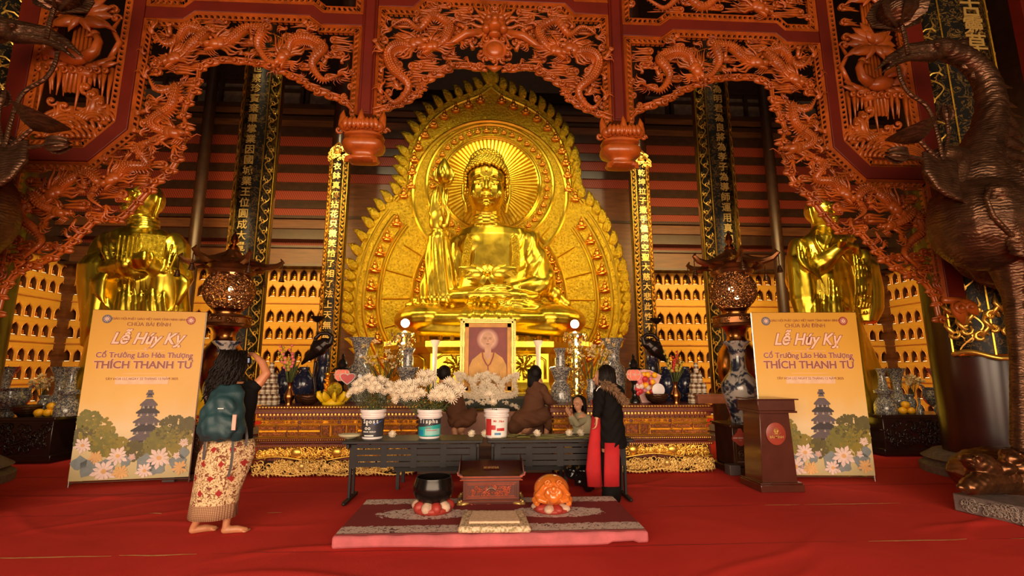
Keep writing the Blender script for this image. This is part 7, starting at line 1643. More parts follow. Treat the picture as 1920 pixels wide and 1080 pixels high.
# ================================================================ people
def kid(o, t): o.parent = t; o.location = Vector(o.location)-t.location; return o
def hand(b, wr, d, nrm, s=1., curl=.6, thumb=1):
    """palm and five fingers from the wrist along d; nrm points out of the palm; thumb side +1/-1"""
    wr = Vector(wr); d = Vector(d).normalized(); nrm = Vector(nrm); nrm = (nrm-d*nrm.dot(d)).normalized(); sd = d.cross(nrm)*thumb
    pc = wr+d*.045*s; R_ = Matrix((sd, d, nrm)).transposed()
    b.ell(pc, (.038*s, .05*s, .018*s), R_, 10, 7)
    for k, (o_, L) in enumerate(((.027, .070), (.010, .078), (-.008, .072), (-.025, .058))):
        p = wr+d*.085*s+sd*o_*s; pts = [wr+d*.05*s+sd*o_*.8*s, p]; a = 0
        for q in range(3): a += curl*(.5+.35*q); p = p+(d*math.cos(a)+nrm*math.sin(a))*L*s/3; pts.append(p)
        b.limb(pts, [.011*s, .0105*s, .0095*s, .0085*s, .007*s], 7)
    p0 = wr+d*.02*s+sd*.028*s; p1 = p0+(d*.6+sd*.8).normalized()*.035*s; p2 = p1+(d*.8+sd*.2+nrm*curl*.6).normalized()*.03*s; p3 = p2+(d+nrm*curl).normalized()*.022*s
    b.limb([p0, p1, p2, p3], [.014*s, .0125*s, .011*s, .0085*s], 7)
def headb(b, c, s, yaw, pitch=0.):
    R_ = Matrix.Rotation(yaw, 3, 'Z') @ Matrix.Rotation(pitch, 3, 'X'); c = Vector(c)
    H = lambda x, y, z: c+R_ @ Vector((x*s, y*s, z*s))
    b.ell(H(0, .1, .22), (.72*s, .86*s, .78*s), R_, 14, 10); b.ell(H(0, -.12, -.3), (.58*s, .66*s, .68*s), R_, 14, 10); b.ell(H(0, -.45, -.8), (.25*s, .22*s, .16*s), R_, 8, 6)
    b.cap(H(0, -.78, .08), H(0, -.93, -.24), .07*s, .12*s, 8)
    for q in (-1, 1):
        b.ell(H(q*.28, -.72, .05), (.15*s, .09*s, .07*s), R_, 8, 6); b.tube([H(q*.1, -.8, .2), H(q*.3, -.78, .26), H(q*.5, -.62, .18)], [.05*s]*2, 5); b.ell(H(q*.74, .08, -.08), (.09*s, .17*s, .24*s), R_, 8, 6)
    b.tube([H(-.2, -.70, -.48), H(0, -.80, -.46), H(.2, -.70, -.48)], [.03*s, .06*s, .03*s], 6); b.tube([H(-.16, -.7, -.57), H(0, -.78, -.6), H(.16, -.7, -.57)], [.03*s, .07*s, .03*s], 6)
    return H
def foot(b, heel, d, s=1.):
    heel = Vector(heel); d = Vector(d).normalized(); sd = Vector((-d.y, d.x, 0))
    b.limb([heel+V(0, 0, .035*s), heel+d*.10*s+V(0, 0, .035*s), heel+d*.18*s+V(0, 0, .02*s)], [.035*s, .036*s, .026*s], 8)
    for k in range(5): b.limb([heel+d*.165*s+sd*(.03-.015*k)*s+V(0, 0, .016*s), heel+d*(.215-.009*abs(k-.5))*s+sd*(.035-.0165*k)*s+V(0, 0, .011*s)], [.014*s, .0105*s if k else .013*s], 6)
def facedark(t, H, s, name='features'):
    b = MB()
    for q in (-1, 1): b.tube([H(q*.12, -.84, .04), H(q*.28, -.83, .02), H(q*.42, -.74, .03)], [.014*s, .03*s, .014*s], 5); b.tube([H(q*.1, -.86, .24), H(q*.3, -.84, .31), H(q*.5, -.68, .24)], [.02*s, .03*s, .015*s], 5)
    kid(b.build('eyes_and_brows', M['hair'], None), t); b = MB(); b.tube([H(-.17, -.745, -.52), H(0, -.85, -.52), H(.17, -.745, -.52)], [.02*s, .05*s, .02*s], 5); kid(b.build('lips', M['lips'], None), t)
M['lips'] = simple('lips', (.42, .10, .08), .4)
def strands(b, pts_list, r, rr, jit=.01, n=5):
    for P_ in pts_list: b.tube([Vector(p)+V(rr.uniform(-jit, jit), rr.uniform(-jit, jit), rr.uniform(-jit, jit)) for p in P_], [r*.6, r, r, r*.2], n)
def rg(x, y, Y, hw, hd, n=28, wob=0, k=9, ph=0.): return ringc(x, y, Y, hw, hd, n, wob, k, ph)
# --- woman photographing, seen from behind on the left
Y = 4.78; p = lambda x, y, dy=0.: at(x, y, Y+dy); base = gr(398, 1000); t = thing('person', 'barefoot person with long curly dark hair, teal backpack and patterned skirt taking a photo', 'person', (base.x, base.y, 0))
b = MB(); fl_, fr_ = gr(361, 1001), gr(421, 1001); sc_ = .93
foot(b, fl_, (.8, .5, 0), sc_); foot(b, fr_, (.95, .25, 0), sc_)
hipL, hipR = p(412, 836), p(448, 836)
b.limb([fl_+V(.0, 0, .05), p(372, 972), p(378, 950), p(400, 895), hipL], [.030, .034, .047, .055, .085]); b.limb([fr_+V(.005, 0, .05), p(426, 972), p(430, 950), p(438, 895), hipR], [.030, .034, .047, .055, .085])
b.limb([p(430, 832), p(438, 790), p(444, 740)], [.13, .115, .13], 12); b.limb([p(445, 735), p(441, 706)], [.055, .05])
Hh = headb(b, p(438, 690, -.0), .118, PI*.90)
sh, el_, wr = p(468, 728, .02), p(500, 700, .06), p(477, 666, .16)
b.limb([sh, p(486, 718, .03), el_, p(492, 680, .11), wr], [.058, .048, .040, .037, .026]); hand(b, wr, (-.5, .5, .2), (-.2, .3, -1), .95, .8, -1)
b.limb([p(420, 728, .05), p(425, 705, .22), p(452, 680, .24)], [.055, .042, .03]); hand(b, p(452, 680, .24), (.5, .2, .5), (.4, .4, 0), .95, .8, 1)
kid(b.sculpt('body', M['skin_tan'], None, .0075, 2), t)
b = MB(); b.loft([rg(430, 840, Y, .20, .13), rg(435, 815, Y, .185, .125), rg(440, 785, Y, .165, .115), rg(444, 755, Y, .185, .12), rg(445, 730, Y, .19, .115), rg(445, 719, Y, .12, .08)])
b.cap(sh+V(-.03, 0, 0), p(478, 724, .02), .068, .062); b.cap(p(423, 728, .03), p(418, 738, .06), .07, .06); kid(b.sculpt('black_top', M['black'], None, .01, 3), t)
tg = NT('batik_skirt'); v = tg.obj(); n1 = tg.noise(v, 30, 4, .6, 1.); n2 = tg.noise(v, 50, 2); X_ = tg.xyz(v); z0 = p(400, 967).z; zb_ = p(400, 941).z
c_ = tg.ramp(n1, [(.40, (.16, .035, .02)), (.45, (.30, .17, .06)), (.48, (.70, .50, .28)), (.56, (.74, .54, .31)), (.60, (.24, .13, .05))])
def motif(ox, oz):
    fx = tg.math('ABSOLUTE', tg.math('SUBTRACT', tg.math('FRACT', tg.math('ADD', tg.math('MULTIPLY', X_[0], 6.2), ox)), .5)); fz = tg.math('ABSOLUTE', tg.math('SUBTRACT', tg.math('FRACT', tg.math('ADD', tg.math('MULTIPLY', X_[2], 4.0), oz)), .5))
    return tg.math('LESS_THAN', tg.math('ADD', tg.math('ADD', fx, tg.math('MULTIPLY', fz, 1.4)), tg.math('MULTIPLY', tg.math('SUBTRACT', n2, .5), .25)), .17)
c_ = tg.mix(tg.math('MAXIMUM', motif(.1, 0), motif(.6, .5)), c_, (.30, .015, .012)); brd = tg.math('LESS_THAN', X_[2], zb_-t.location.z); w1 = tg.wave(v, 22, 1., 'Z'); w2 = tg.wave(v, 20, 1., 'X')
c_ = tg.mix(brd, c_, tg.ramp(tg.math('MULTIPLY', w1, w2), [(.1, (.22, .09, .05)), (.5, (.52, .33, .17))])); M['batik'] = tg.fin(c_, .85)
b = MB(); L_ = [(399, 968, .205, .17), (401, 950, .20, .165), (406, 925, .20, .16), (413, 900, .215, .16), (420, 875, .235, .165), (427, 850, .245, .165), (431, 832, .225, .15), (434, 822, .19, .13)]
b.loft([rg(x, y, Y, hw, hd, 40, .02, 7, .01*y) for x, y, hw, hd in L_], caps=False); o = kid(b.build('wrap_skirt', M['batik'], None, sharp=0), t); s_ = o.modifiers.new('s', 'SOLIDIFY'); s_.thickness = .006
b = MB(); b.loft([rg(415, 826, Y-.16, .17, .09), rg(414, 812, Y-.2, .205, .115), rg(416, 785, Y-.2, .20, .12), rg(421, 760, Y-.2, .175, .11), rg(428, 735, Y-.18, .14, .09), rg(432, 722, Y-.16, .09, .05)]); b.ell(p(410, 800, -.30), (.16, .06, .12)); b.ell(p(418, 765, -.28), (.11, .04, .10)); b.ell(p(386, 800, -.15), (.06, .07, .1))
def wr_(co, no): return .006*np.sin(co[:, 2]*45+3*np.sin(co[:, 0]*14))+.004*np.sin(co[:, 0]*60+co[:, 2]*20)
bp = b.sculpt('backpack', simple('teal_nylon', (.012, .045, .055), .55, bump=.2, bsc=90), None, .009, 3, wr_); bp.location = (0, 0, 0); tag(bp, 'dark teal backpack with dangling straps worn by the person photographing', 'backpack')
gs_ = simple('grey_strap', (.06, .05, .05), .7)
for P_ in ([p(437, 826, -.2), p(436, 850, -.22), p(433, 875, -.22), p(428, 893, -.21)], [p(385, 820, -.15), p(383, 845, -.16), p(381, 862, -.15)], [p(461, 800, -.12), p(463, 820, -.14), p(461, 836, -.14)]): MB().tube(P_, [.012]*2, 4, flat=.3).build('strap', gs_, bp)
b = MB(); q = p(439, 792, -.34); b.box(q, (.032, .01, .13)); b.build('tag', simple('pink_tag', (.62, .32, .25), .5), bp); b = MB(); b.box(p(414, 766, -.33), (.05, .006, .007)); b.build('zip_pull', lw, bp)
b = MB(); rr = random.Random(5)
for k in range(330):
    a = rr.uniform(0, 2*PI); c = p(436, 688, .0); R0 = .115; st = Vector((R0*math.cos(a), R0*.95*math.sin(a), rr.uniform(0, .13)))
    if st.y > .06 and st.z < .08: continue
    L = rr.uniform(.14, .40)*(1 if st.y < .03 else .5); f = rr.uniform(.55, .95); ph = rr.uniform(0, 6); P_ = [c+V(0, 0, .08)+st*.3, c+st+V(0, 0, .03)]+[c+V(st.x*(1+.35*u)*f+.018*math.sin(14*u+ph)-.06*u, st.y*(1+.25*u)+.014*math.cos(14*u+ph)-.04*u, st.z-L*u) for u in (.2, .4, .6, .8, 1)]
    b.tube(P_, [.006, .012, .013, .012, .003], 5)
b.ell(p(437, 686, .0), (.115, .12, .135)); kid(b.build('curly_hair', M['hair'], None, sharp=0), t)
b = MB(); q = p(479, 668, .155); b.tube([q+V(.032*math.cos(a), .02*math.sin(a), .028*math.sin(a)) for a in np.linspace(0, 2*PI, 13)], .009, 5, caps=False); kid(b.build('wristband', M['yellow'], None), t)
b = MB(); q = p(464, 676, .24); b.box(q, (.10, .045, .075)); b.lathe([(.03, 0), (.03, .04), (.0, .04)], q+V(0, .02, 0), 16, rot=Matrix.Rotation(-PI/2, 3, 'X')); cm_ = b.build('camera', M['black_lacquer'], bev=.004); tag(cm_, 'small black camera held up by the person in the patterned skirt', 'camera'); MB().box(q+V(0, -.0235, 0), (.06, .002, .045)).build('screen', glow('camera_screen', (.55, .55, .7), .5), cm_)
# --- person in black coat
Y = 5.5; p = lambda x, y, dy=0.: at(x, y, Y+dy); base = gr(1140, 948); t = thing('person', 'person in a black fur-hooded coat over a long red tunic, back to the camera', 'person', (base.x, base.y, 0)); b = MB()
f1, f2 = gr(1139, 947), gr(1150, 943); foot(b, f1, (-1, .1, 0), .95); foot(b, f2, (-.9, .4, 0), .95)
b.limb([f1+V(0, 0, .05), p(1143, 880), p(1140, 830)], [.035, .06, .09]); b.limb([f2+V(0, 0, .05), p(1148, 880), p(1145, 830)], [.035, .06, .09]); b.limb([p(1141, 820), p(1138, 770), p(1138, 738)], [.13, .12, .12]); b.limb([p(1135, 732), p(1131, 718)], [.05, .05])
Hh = headb(b, p(1130, 708), .112, -PI*.62); b.limb([p(1125, 740, -.12), p(1122, 768, -.16), p(1119, 782, -.18)], [.05, .04, .028]); hand(b, p(1119, 783, -.18), (-.1, 0, -1), (-1, .2, 0), .92, .5, 1); kid(b.sculpt('body', M['skin'], None, .008, 2), t)
b = MB(); b.loft([rg(1147, 838, Y, .17, .15), rg(1146, 822, Y, .165, .155), rg(1143, 790, Y, .155, .15), rg(1141, 765, Y, .155, .15), rg(1140, 742, Y, .165, .14), rg(1137, 727, Y, .13, .11), rg(1134, 720, Y, .07, .07)]); b.limb([p(1124, 738, -.1), p(1122, 760, -.15), p(1119, 776, -.17)], [.075, .065, .05]); b.ell(p(1150, 735, -.06), (.13, .1, .1))
def cw(co, no): return .005*np.sin(co[:, 2]*50+4*np.sin(co[:, 0]*20))
kid(b.sculpt('black_coat', M['black'], None, .01, 2, cw), t)
b = MB(); rr = random.Random(8); C_ = cr([p(1127, 720, -.13), p(1140, 722, -.2), p(1152, 731, -.22), (p(1163, 743, -.2)), p(1173, 754, -.14)], 8)
for k in range(520):
    c = C_[rr.randrange(len(C_))]; d = V(rr.uniform(-.6, 1), rr.uniform(-1, .1), rr.uniform(-1, .9)).normalized(); c = c+V(0, rr.uniform(0, .04), rr.uniform(-.02, .02)); b.tube([c, c+d*.03, c+d*.055+V(.006, 0, -.01)], [.004, .005, .001], 3)
kid(b.build('fur_trim', simple('brown_fur', (.22, .12, .06), .8, var=.4, nsc=25), None, sharp=0), t)['kind'] = 'stuff'
M['tunic'] = simple('red_tunic', (.40, .006, .010), .8); b = MB()
b.loft([rg(1116, 912, Y-.02, .085, .03), rg(1113, 880, Y-.04, .085, .035), rg(1114, 840, Y-.06, .07, .04), rg(1117, 800, Y-.07, .055, .04), rg(1118, 765, Y-.08, .04, .04), rg(1113, 750, Y-.09, .03, .03)]); kid(b.build('front_tunic_panel', M['tunic'], None, sharp=0), t)
b = MB(); b.loft([rg(1147, 912, Y-.13, .085, .025), rg(1147, 880, Y-.13, .085, .03), rg(1148, 830, Y-.12, .085, .035)]); kid(b.build('back_tunic_panel', M['tunic'], None, sharp=0), t)
b = MB(); b.limb([f1+V(.01, 0, .06), p(1143, 920), p(1141, 860)], [.075, .085, .11]); b.limb([f2+V(.01, 0, .06), p(1150, 915), p(1146, 860)], [.08, .09, .11]); kid(b.sculpt('black_trousers', M['black'], None, .012, 3), t)
b = MB(); c = p(1133, 705); b.ell(c+V(.02, -.0, .01), (.105, .115, .125)); rr = random.Random(3)
for k in range(170):
    a = rr.uniform(-PI*.75, PI*.42); s0 = V(.105*math.cos(a), .115*math.sin(a), rr.uniform(-.02, .09)); b.tube([c+V(0, 0, .1)+s0*.2, c+s0, c+s0*1.12+V(.005, 0, -.10), c+s0*1.05+V(.01, 0, -rr.uniform(.16, .22))], [.006, .014, .014, .004], 5)
kid(b.build('hair', M['hair'], None, sharp=0), t); b = MB(); b.tube([p(1118, 733, -.19), p(1121, 728, -.2), p(1126, 724, -.2)], .005, 5); kid(b.build('hood_cord', lw, None), t)
# --- child
Y = 6.62; p = lambda x, y, dy=0.: at(x, y, Y+dy); c0 = p(1090, 800); t = thing('person', 'small child in a pale grey-green sweater with raised hands standing behind the right folding table', 'person', (c0.x, Y, 0)); b = MB(); x = c0.x
for q in (-1, 1): foot(b, (x+q*.06, Y, 0), (-.2, -1, 0), .75); b.limb([(x+q*.06, Y, .05), (x+q*.065, Y, .28), (x+q*.06, Y, .5)], [.03, .045, .06])
b.limb([(x, Y, .52), p(1090, 785)], [.1, .095]); b.limb([p(1087, 778), p(1085, 768)], [.035, .033]); Hh = headb(b, p(1084, 757), .092, -.75, .18)
for q, e in ((-1, p(1074, 792, -.12)), (1, p(1080, 794, -.16))): b.limb([p(1090+10*q, 782), e, p(1070+2*q, 778, -.2)], [.038, .03, .022]); hand(b, p(1069+2*q, 778, -.2-.03*q), (-.5, 0, 1), (.6, -.5*q, .3), .72, .4, q)
kid(b.sculpt('body', M['skin'], None, .0065, 2), t); facedark(t, Hh, .092)
b = MB(); b.loft([rg(1091, 822, Y, .13, .10), rg(1091, 800, Y, .125, .095), rg(1091, 785, Y, .13, .09), rg(1089, 777, Y, .09, .07), rg(1088, 773, Y, .05, .05)])
for q, e in ((-1, p(1074, 792, -.12)), (1, p(1082, 795, -.16))): b.limb([p(1090+11*q, 784), e, p(1072+2*q, 783, -.19)], [.052, .043, .034])
kid(b.sculpt('sweater', simple('grey_green_knit', (.34, .31, .19), .85, bump=.4, bsc=110), None, .009, 2), t)
b = MB(); b.limb([(x-.05, Y, .08), (x-.05, Y, .5)], [.055, .085]); b.limb([(x+.06, Y, .08), (x+.05, Y, .5)], [.055, .085]); kid(b.sculpt('trousers', M['black'], None, .012, 2), t)
b = MB(); c = p(1086, 755, .02); b.ell(c+V(.012, .02, .018), (.084, .088, .088)); rr = random.Random(9)
for k in range(110):
    a = rr.uniform(-PI*.32, PI*.95); s0 = V(.082*math.cos(a), .085*math.sin(a), rr.uniform(-.01, .06)); b.tube([c+V(0, 0, .085), c+s0, c+s0*1.08+V(.005, 0, -.08), c+s0+V(.01, 0, -rr.uniform(.12, .17))], [.005, .011, .011, .003], 5)
kid(b.build('hair', M['hair'], None, sharp=0), t)
# --- two crouching worshippers in brown
M['brown_cloth'] = simple('brown_robe_cloth', (.105, .035, .012), .85, bump=.2, bsc=40); M['tan_dark'] = M['skin_tan']
Y = 7.55; SZ = .385; p = lambda x, y, dy=0.: at(x, y, Y+dy)
def sq(label, hx, hy, hyaw, tor, lap, armp, feet, hairlen, flip, sock):
    b0 = at(tor[0][0], 805, Y); t = thing('person', label, 'person', (b0.x, Y, SZ)); b = MB(); Hq = headb(b, p(hx, hy), .118, hyaw); b.limb([p(hx-2*flip, hy+16), p(*tor[-1][:2])], [.045, .05])
    for f, d in feet: f = Vector((f.x, f.y, SZ)); foot(b, f, d, .9); b.limb([f+V(0, 0, .05), f+V(.03*flip, 0, .2)], [.032, .045])
    b.limb([p(x, y) for x, y, _ in tor], [.11]*len(tor)); b.limb([p(*q) for q in armp], [.045, .038, .026]); q1, q2 = p(*armp[-1]), p(*armp[-2]); hand(b, q1, q1-q2, (0, -.3, -1), .9, .6, flip); kid(b.sculpt('body', M['skin'], None, .009, 2), t)
    b = MB(); b.loft([rg(x, y, Y, w_, .14) for x, y, w_ in tor]); 
    for l in lap: b.limb([p(*q[:3]) for q in l], [q[3] for q in l], 12)
    b.limb([p(*q) for q in armp[:-1]]+[p(*armp[-1])+(p(*armp[-2])-p(*armp[-1]))*.25], [.075, .062, .05]); kid(b.sculpt('brown_robe', M['brown_cloth'], None, .012, 3, lambda co, no: .006*np.sin(co[:, 0]*30+co[:, 2]*28+2*np.sin(co[:, 2]*17))), t)
    b = MB(); c = p(hx, hy, .0); b.ell(c+V(.01, -.03, .02), (.105, .115, .125)); rr = random.Random(int(hx))
    for k in range(120):
        a = rr.uniform(-PI, 0); s0 = V(.1*math.cos(a), .12*math.sin(a), rr.uniform(-.04, .08)); b.tube([c+V(0, 0, .1), c+s0, c+V(s0.x*.8-.02*flip*hairlen*4, s0.y*.95, -hairlen*.6), c+V(s0.x*.5-.03*flip*hairlen*4, s0.y*.8, -hairlen*rr.uniform(.9, 1.1))], [.006, .014, .014, .004], 5)
    kid(b.build('hair', M['hair'], None, sharp=0), t)
sq('crouching person in brown robes with a low ponytail, just right of the portrait', 1002, 702, PI*.85, [(985, 800, .19), (992, 785, .20), (1000, 760, .17), (1006, 735, .17), (1006, 722, .14), (1004, 715, .07)], [[(985, 785, 0, .17), (1010, 782, -.1, .13), (1038, 772, -.1, .10)], [(1038, 775, -.1, .09), (1028, 800, -.1, .07)], [(975, 790, 0, .16), (966, 800, .0, .12)]], [(1018, 730, -.1), (1030, 752, -.16), (1046, 764, -.06)], [(at(1022, 806, Y-.1), (.4, -.9, 0)), (at(972, 806, Y), (-.3, .9, 0))], .26, 1, True)
sq('crouching barefoot person in dark brown leaning left behind the teal-label bucket', 832, 702, PI*.72, [(862, 800, .16), (862, 785, .18), (855, 765, .17), (848, 742, .17), (842, 726, .15), (836, 716, .07)], [[(860, 785, 0, .17), (878, 783, -.1, .13), (884, 776, -.1, .09)], [(882, 780, -.1, .085), (858, 795, -.15, .065)]], [(832, 735, -.1), (818, 750, -.1), (806, 742, .05)], [(at(856, 808, Y-.15), (-.9, -.3, 0)), (at(868, 806, Y), (-.9, .2, 0))], .05, -1, False)
# ================================================================ bronze crane on a turtle, standing on a stone slab (and its mirror twin)
Yc = 5.15; p = lambda x, y, dy=0.: at(x, y, Yc+dy); B0 = gr(1850, 930); t = thing('crane_statue', 'giant dark bronze crane standing on a turtle at the right picture edge', 'statue', (B0.x, Yc, 0)); b = MB()
N = cr([p(1850, 400, .1), p(1830, 340), p(1836, 290), p(1854, 240), p(1858, 190), p(1845, 145), p(1815, 112), p(1780, 98)], 5); n_ = len(N)
b.tube(N, [.50, .34, .23, .175, .145, .13, .12, .12], 16)
b.limb([p(1860, 400, .1), p(1905, 440, .2), p(1975, 500, .35)], [.62, .68, .4], 20); b.ell(p(1840, 420, -.05), (.50, .5, .55), nu=20, nv=14)
b.ell(p(1768, 92), (.19, .13, .13), (0, .1, 0)); b.limb([p(1750, 92), p(1700, 92, -.0), p(1668, 108), p(1641, 133)], [.115, .065, .04, .012]); b.limb([p(1752, 103), p(1705, 107), p(1678, 118), p(1654, 136)], [.09, .05, .035, .012])
for q, (x, y) in enumerate(((1795, 80), (1806, 72), (1782, 76), (1770, 74), (1812, 88))): b.limb([p(x-4, y+12), p(x+8, y)], [.07, .015])
b.tube([p(1752, 84, -.12), p(1758, 80, -.14), p(1765, 84, -.13)], .018, 6); b.ell(p(1758, 86, -.11), .035)
for lx_, dy in ((1907, -.1), (1955, .4)): b.limb([p(lx_-8, 490, dy), p(lx_, 560, dy), p(lx_+6, 680, dy), p(lx_+12, 835, dy)], [.24, .125, .09, .11], 12)
def fe(co, no):
    x, y, z = co[:, 0], co[:, 1], co[:, 2]; low = z < p(1850, 300).z; h = np.where(low, .012*np.sin((x*.8+z)*55+6*np.sin(x*4+z*2)), .010*np.abs(np.sin(z*30+3*np.sin(x*14)))); return h*np.where(x > p(1800, 90).x-.02, 1, .15)
kid(b.sculpt('crane_body', M['bronze'], None, .018, 2, fe), t)
b = MB()
for k in range(10):                                                   # mane of curling feathers down the neck
    x, y = lerpl([1815, 1845, 1862, 1868, 1870, 1872], k/9), 120+k*18; b.tube([p(x-12, y, 0), p(x+8, y+6, 0), p(x+24, y+2, .02), p(x+36+(k % 3)*8, y+9, .02)], [.07, .075, .05, .006], 6, flat=.5)
for k in range(5): b.tube([p(1862, 215+22*k), p(1885, 222+22*k), p(1905+4*k, 236+20*k), p(1912+6*k, 234+20*k)], [.09, .1, .07, .01], 6, flat=.5)
kid(b.build('neck_feathers', M['bronze'], None, sharp=0), t)
b = MB()
for k in range(16):
    x = 1848+3*k; y = 352+8*k; b.tube([p(x, y, -.42), p(x+30, y+3, -.48), p(x+85, y+14, -.4), p(x+110, y+22, -.3)], [.03, .06, .055, .01], 6, flat=.5)
b.tube([p(1900, 335, -.3), p(1858, 348, -.42), p(1848, 372, -.46), p(1862, 405, -.48), p(1895, 440, -.46), p(1935, 470, -.4)], .028, 6); kid(b.build('wing', M['bronze'], None, sharp=0), t)
b = MB(); lp = lambda r_, q, c, n2=10: None
c = p(1742, 300); b.ell(c+V(.28, 0, -.12), (.36, .2, .3)); b.ell(c+V(.1, -.1, 0), (.2, .15, .12))
for k in range(7): b.tube([p(1735+9*k, 285+3*k, -.2), p(1740+8*k, 320+3*k, -.26), p(1760+7*k, 350+4*k, -.3), p(1775+7*k, 372+2*k, -.28)], [.05, .07, .05, .01], 6, flat=.5)
kid(b.sculpt('breast_cape', M['bronze'], None, .02, 2), t)
b = MB()
for pts, r_ in (([(1768, 300), (1755, 240), (1738, 200), (1705, 175), (1690, 150), (1684, 125)], .022), ([(1768, 300), (1778, 260), (1776, 225)], .02), ([(1760, 300), (1735, 275), (1722, 262)], .022), ([(1760, 308), (1735, 300), (1700, 292)], .022), ([(1703, 102), (1697, 70), (1690, 42)], .026)): b.tube(cr([p(x, y, -.22) for x, y in pts], 5), r_, 7)
def lotusb(c, r, h, tilt=0.):
    R_ = Matrix.Rotation(tilt, 3, 'Y'); b.lathe([(0, 0), (r*.5, h*.05), (r*.95, h*.3), (r, h*.5), (r*.75, h*.8), (r*.3, h*.97), (0, h)], c, 16, rot=R_)
    for k in range(7):
        a = 2*PI*k/7; b.tube([Vector(c)+R_ @ Vector((q*r*math.cos(a), q*r*math.sin(a), z*h)) for q, z in ((.2, 0), (.98, .25), (1.08, .5), (.88, .8), (.55, 1.02))], [r*.15, r*.35, r*.38, r*.25, .01], 6, flat=.25)
lotusb(p(1686, 50, -.22), .225, .42); lotusb(p(1776, 228, -.22), .06, .2); lotusb(p(1702, 292, -.22), .075, .24, -1.5)
b.lathe([(0, 0), (.12, .05), (.22, .15), (.26, .19), (.2, .16), (0, .1)], p(1722, 268, -.22), 20, rot=Matrix.Rotation(-.35, 3, 'Y')); kid(b.build('lotus_sprays', M['bronze'], None, sharp=30), t)
b = MB(); pz = lambda x, y, dy=0.: at(x, y, 5.0+dy)
b.ell(pz(1905, 890, .35), (.62, .6, .30)); b.limb([pz(1885, 900, .1), pz(1858, 885, 0), pz(1842, 872, -.05)], [.17, .135, .12], 12); b.ell(pz(1832, 870, -.05), (.14, .11, .10), (0, .35, 0)); b.ell(pz(1815, 863, -.06), (.085, .08, .05), (0, .4, 0)); b.ell(pz(1820, 874, -.06), (.075, .07, .035), (0, .5, 0))
b.ell(pz(1838, 860, -.13), .03); b.tube([pz(1828, 857, -.14), pz(1838, 854, -.15), pz(1848, 860, -.14)], .014, 6); b.ell(pz(1853, 874, -.12), (.05, .03, .05)); b.tube([pz(1808, 866, -.12), pz(1818, 872, -.14), pz(1835, 880, -.12)], .007, 5)
b.limb([pz(1870, 900, .0), pz(1840, 905, -.1), pz(1818, 912, -.12)], [.14, .11, .09], 12)
for k in range(4): b.limb([pz(1818, 912, -.12), pz(1800+3*k, 914+1*k, -.16-.0*k)], [.055, .035])
for k in range(22): rr = random.Random(k); b.ell(pz(1880+rr.uniform(0, 40), 858+rr.uniform(-10, 22), -.15+rr.uniform(0, .3)), (.09, .07, .06))
kid(b.sculpt('turtle', simple('turtle_bronze', (.17, .07, .028), .3, .85, var=.4, nsc=5), None, .013, 2, lambda co, no: .004*np.sin(co[:, 0]*70)*np.sin(co[:, 2]*70)), t)
g1, g2, g3 = gr(1790, 957), gr(1920, 987), gr(1722, 914); e1 = (g2-g1).normalized(); e2 = (g3-g1).normalized(); e2 = V(-e1.y, e1.x, 0); e2 = e2 if e2.y > 0 else -e2; W1, W2 = 1.7, 1.15; hS = at(1786, 924, g1.y).z
b = MB(); c4 = [g1, g1+e1*W1, g1+e1*W1+e2*W2, g1+e2*W2]; b.hexa([tuple(q) for q in c4], [(q.x, q.y, hS) for q in c4]); rz_ = math.atan2(e1.y, e1.x)
m0 = len(b.v); q = MB(); scrollwork(q, .06, W1-.05, .04, hS-.04, -.004, 130, .05, 4, .006); q.xf(Matrix.Translation(g1) @ Matrix.Rotation(rz_, 4, 'Z')); kid(b.build('stone_slab', M['stone'], None, bev=.01), t); kid(q.build('slab_carving', simple('pale_stone_carving', (.25, .19, .16), .6), None, sharp=0), t)
k_ = dup(t, (2*CX-t.location.x-.18, Yc+.25, 0), label='giant dark bronze crane cut off by the left edge, beak and lotus showing', sc=(-1, 1, 1))
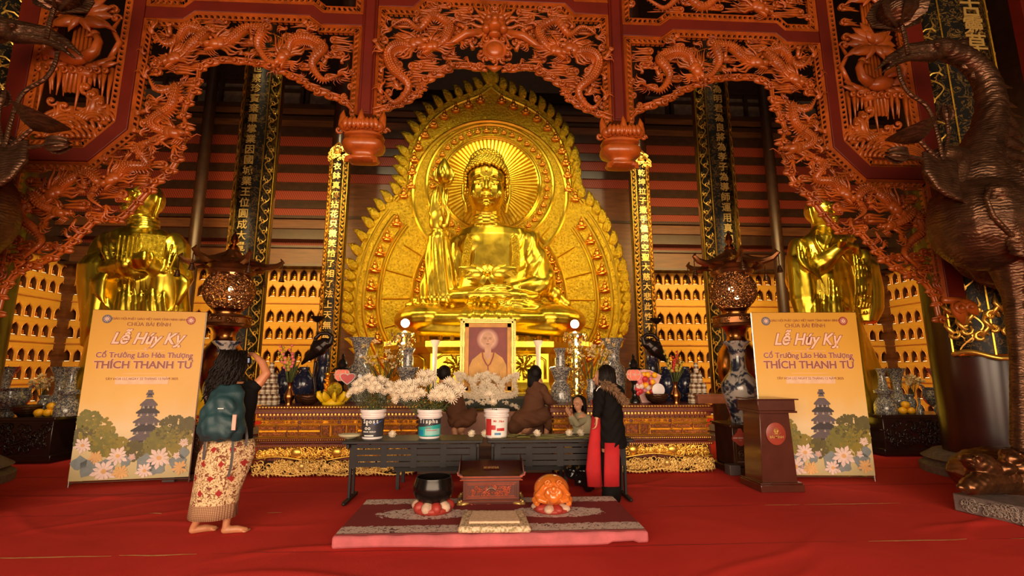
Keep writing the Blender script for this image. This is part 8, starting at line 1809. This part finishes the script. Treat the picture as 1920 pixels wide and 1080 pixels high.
# ================================================================ big foreground columns with gilt boards
cxr = at(1793, 700, 6.62).x+.58
for s_ in (1, -1):
    x = cxr if s_ > 0 else 2*CX-cxr-.02; column(x, 6.75, .60, 13.9, 'huge dark foreground column with a gilt board, %s end of the carved screen' % ('right' if s_ > 0 else 'left'), 'red_black')
    board(x, 6.75, .665, at(1850, 668, 6.2).z, 9.4, '名古靈草土來天' if s_ > 0 else '大乘妙法蓮華經', at(1838, 20, 6.1).z+.30, 'huge black curved board with gilt scrolls and characters on the %s foreground column' % ('right' if s_ > 0 else 'left'), .34, .30, half=1.3, strip=.62)
for o in [o for o in bpy.data.objects if o.name.startswith('couplet_board')][-2:]:
    b = MB(); rr = random.Random(77); z0 = min(v.co.z for v in o.children[0].data.vertices); R_ = .69
    def Q(a, z): return (R_*math.sin(a), -R_*math.cos(a), z)
    for k in range(26):
        a = -1.2+2.4*(k % 13)/12; z = z0+.08+.30*rr.random()+(.25 if k > 12 else 0); q = rr.uniform(.06, .12); sg = rr.choice((-1, 1)); a0 = rr.uniform(0, 6)
        b.tube([Q(a+q/R_*(1-.09*j)*math.cos(a0+sg*j*.75), z+q*(1-.09*j)*math.sin(a0+sg*j*.75)) for j in range(10)], [.012, .034, .014], 5); b.tube([Q(a, z), Q(a+sg*.12, z+.12), Q(a+sg*.10, z+.26)], [.04, .03, .004], 5)
    b.tube([Q(a, z0+.02+.05*math.cos(6*a)) for a in np.linspace(-1.28, 1.28, 30)], .035, 6); b.build('foot_ornament', M['gold_paint'], o, sharp=0)
# ================================================================ place every assembled thing at its own foot
def rebase(t, base):
    base = Vector(base); d = base-t.location; t.location = base
    for c in t.children: c.location = Vector(c.location)-d
rebase(screen, (CX, SY, zpost)); rebase(nb, (9.35, SY, 3.0)); rebase(halo, (CX, HY+.1, 0)); rebase(bud, (CX, 12.4, at(912, 640, 11.6).z)); rebase(tl, (at(262, 780, 9.4).x, 9.4, at(262, 790, 9.4).z)); rebase(tr, (at(1558, 780, 9.4).x, 9.4, at(1558, 790, 9.4).z))
for o in [o for o in bpy.data.objects if o.name.startswith('altar_table')]: rebase(o, ((AX0+AX1)/2 if o.name == 'altar_table' else (BX0+BX1)/2, 8.0, 0))
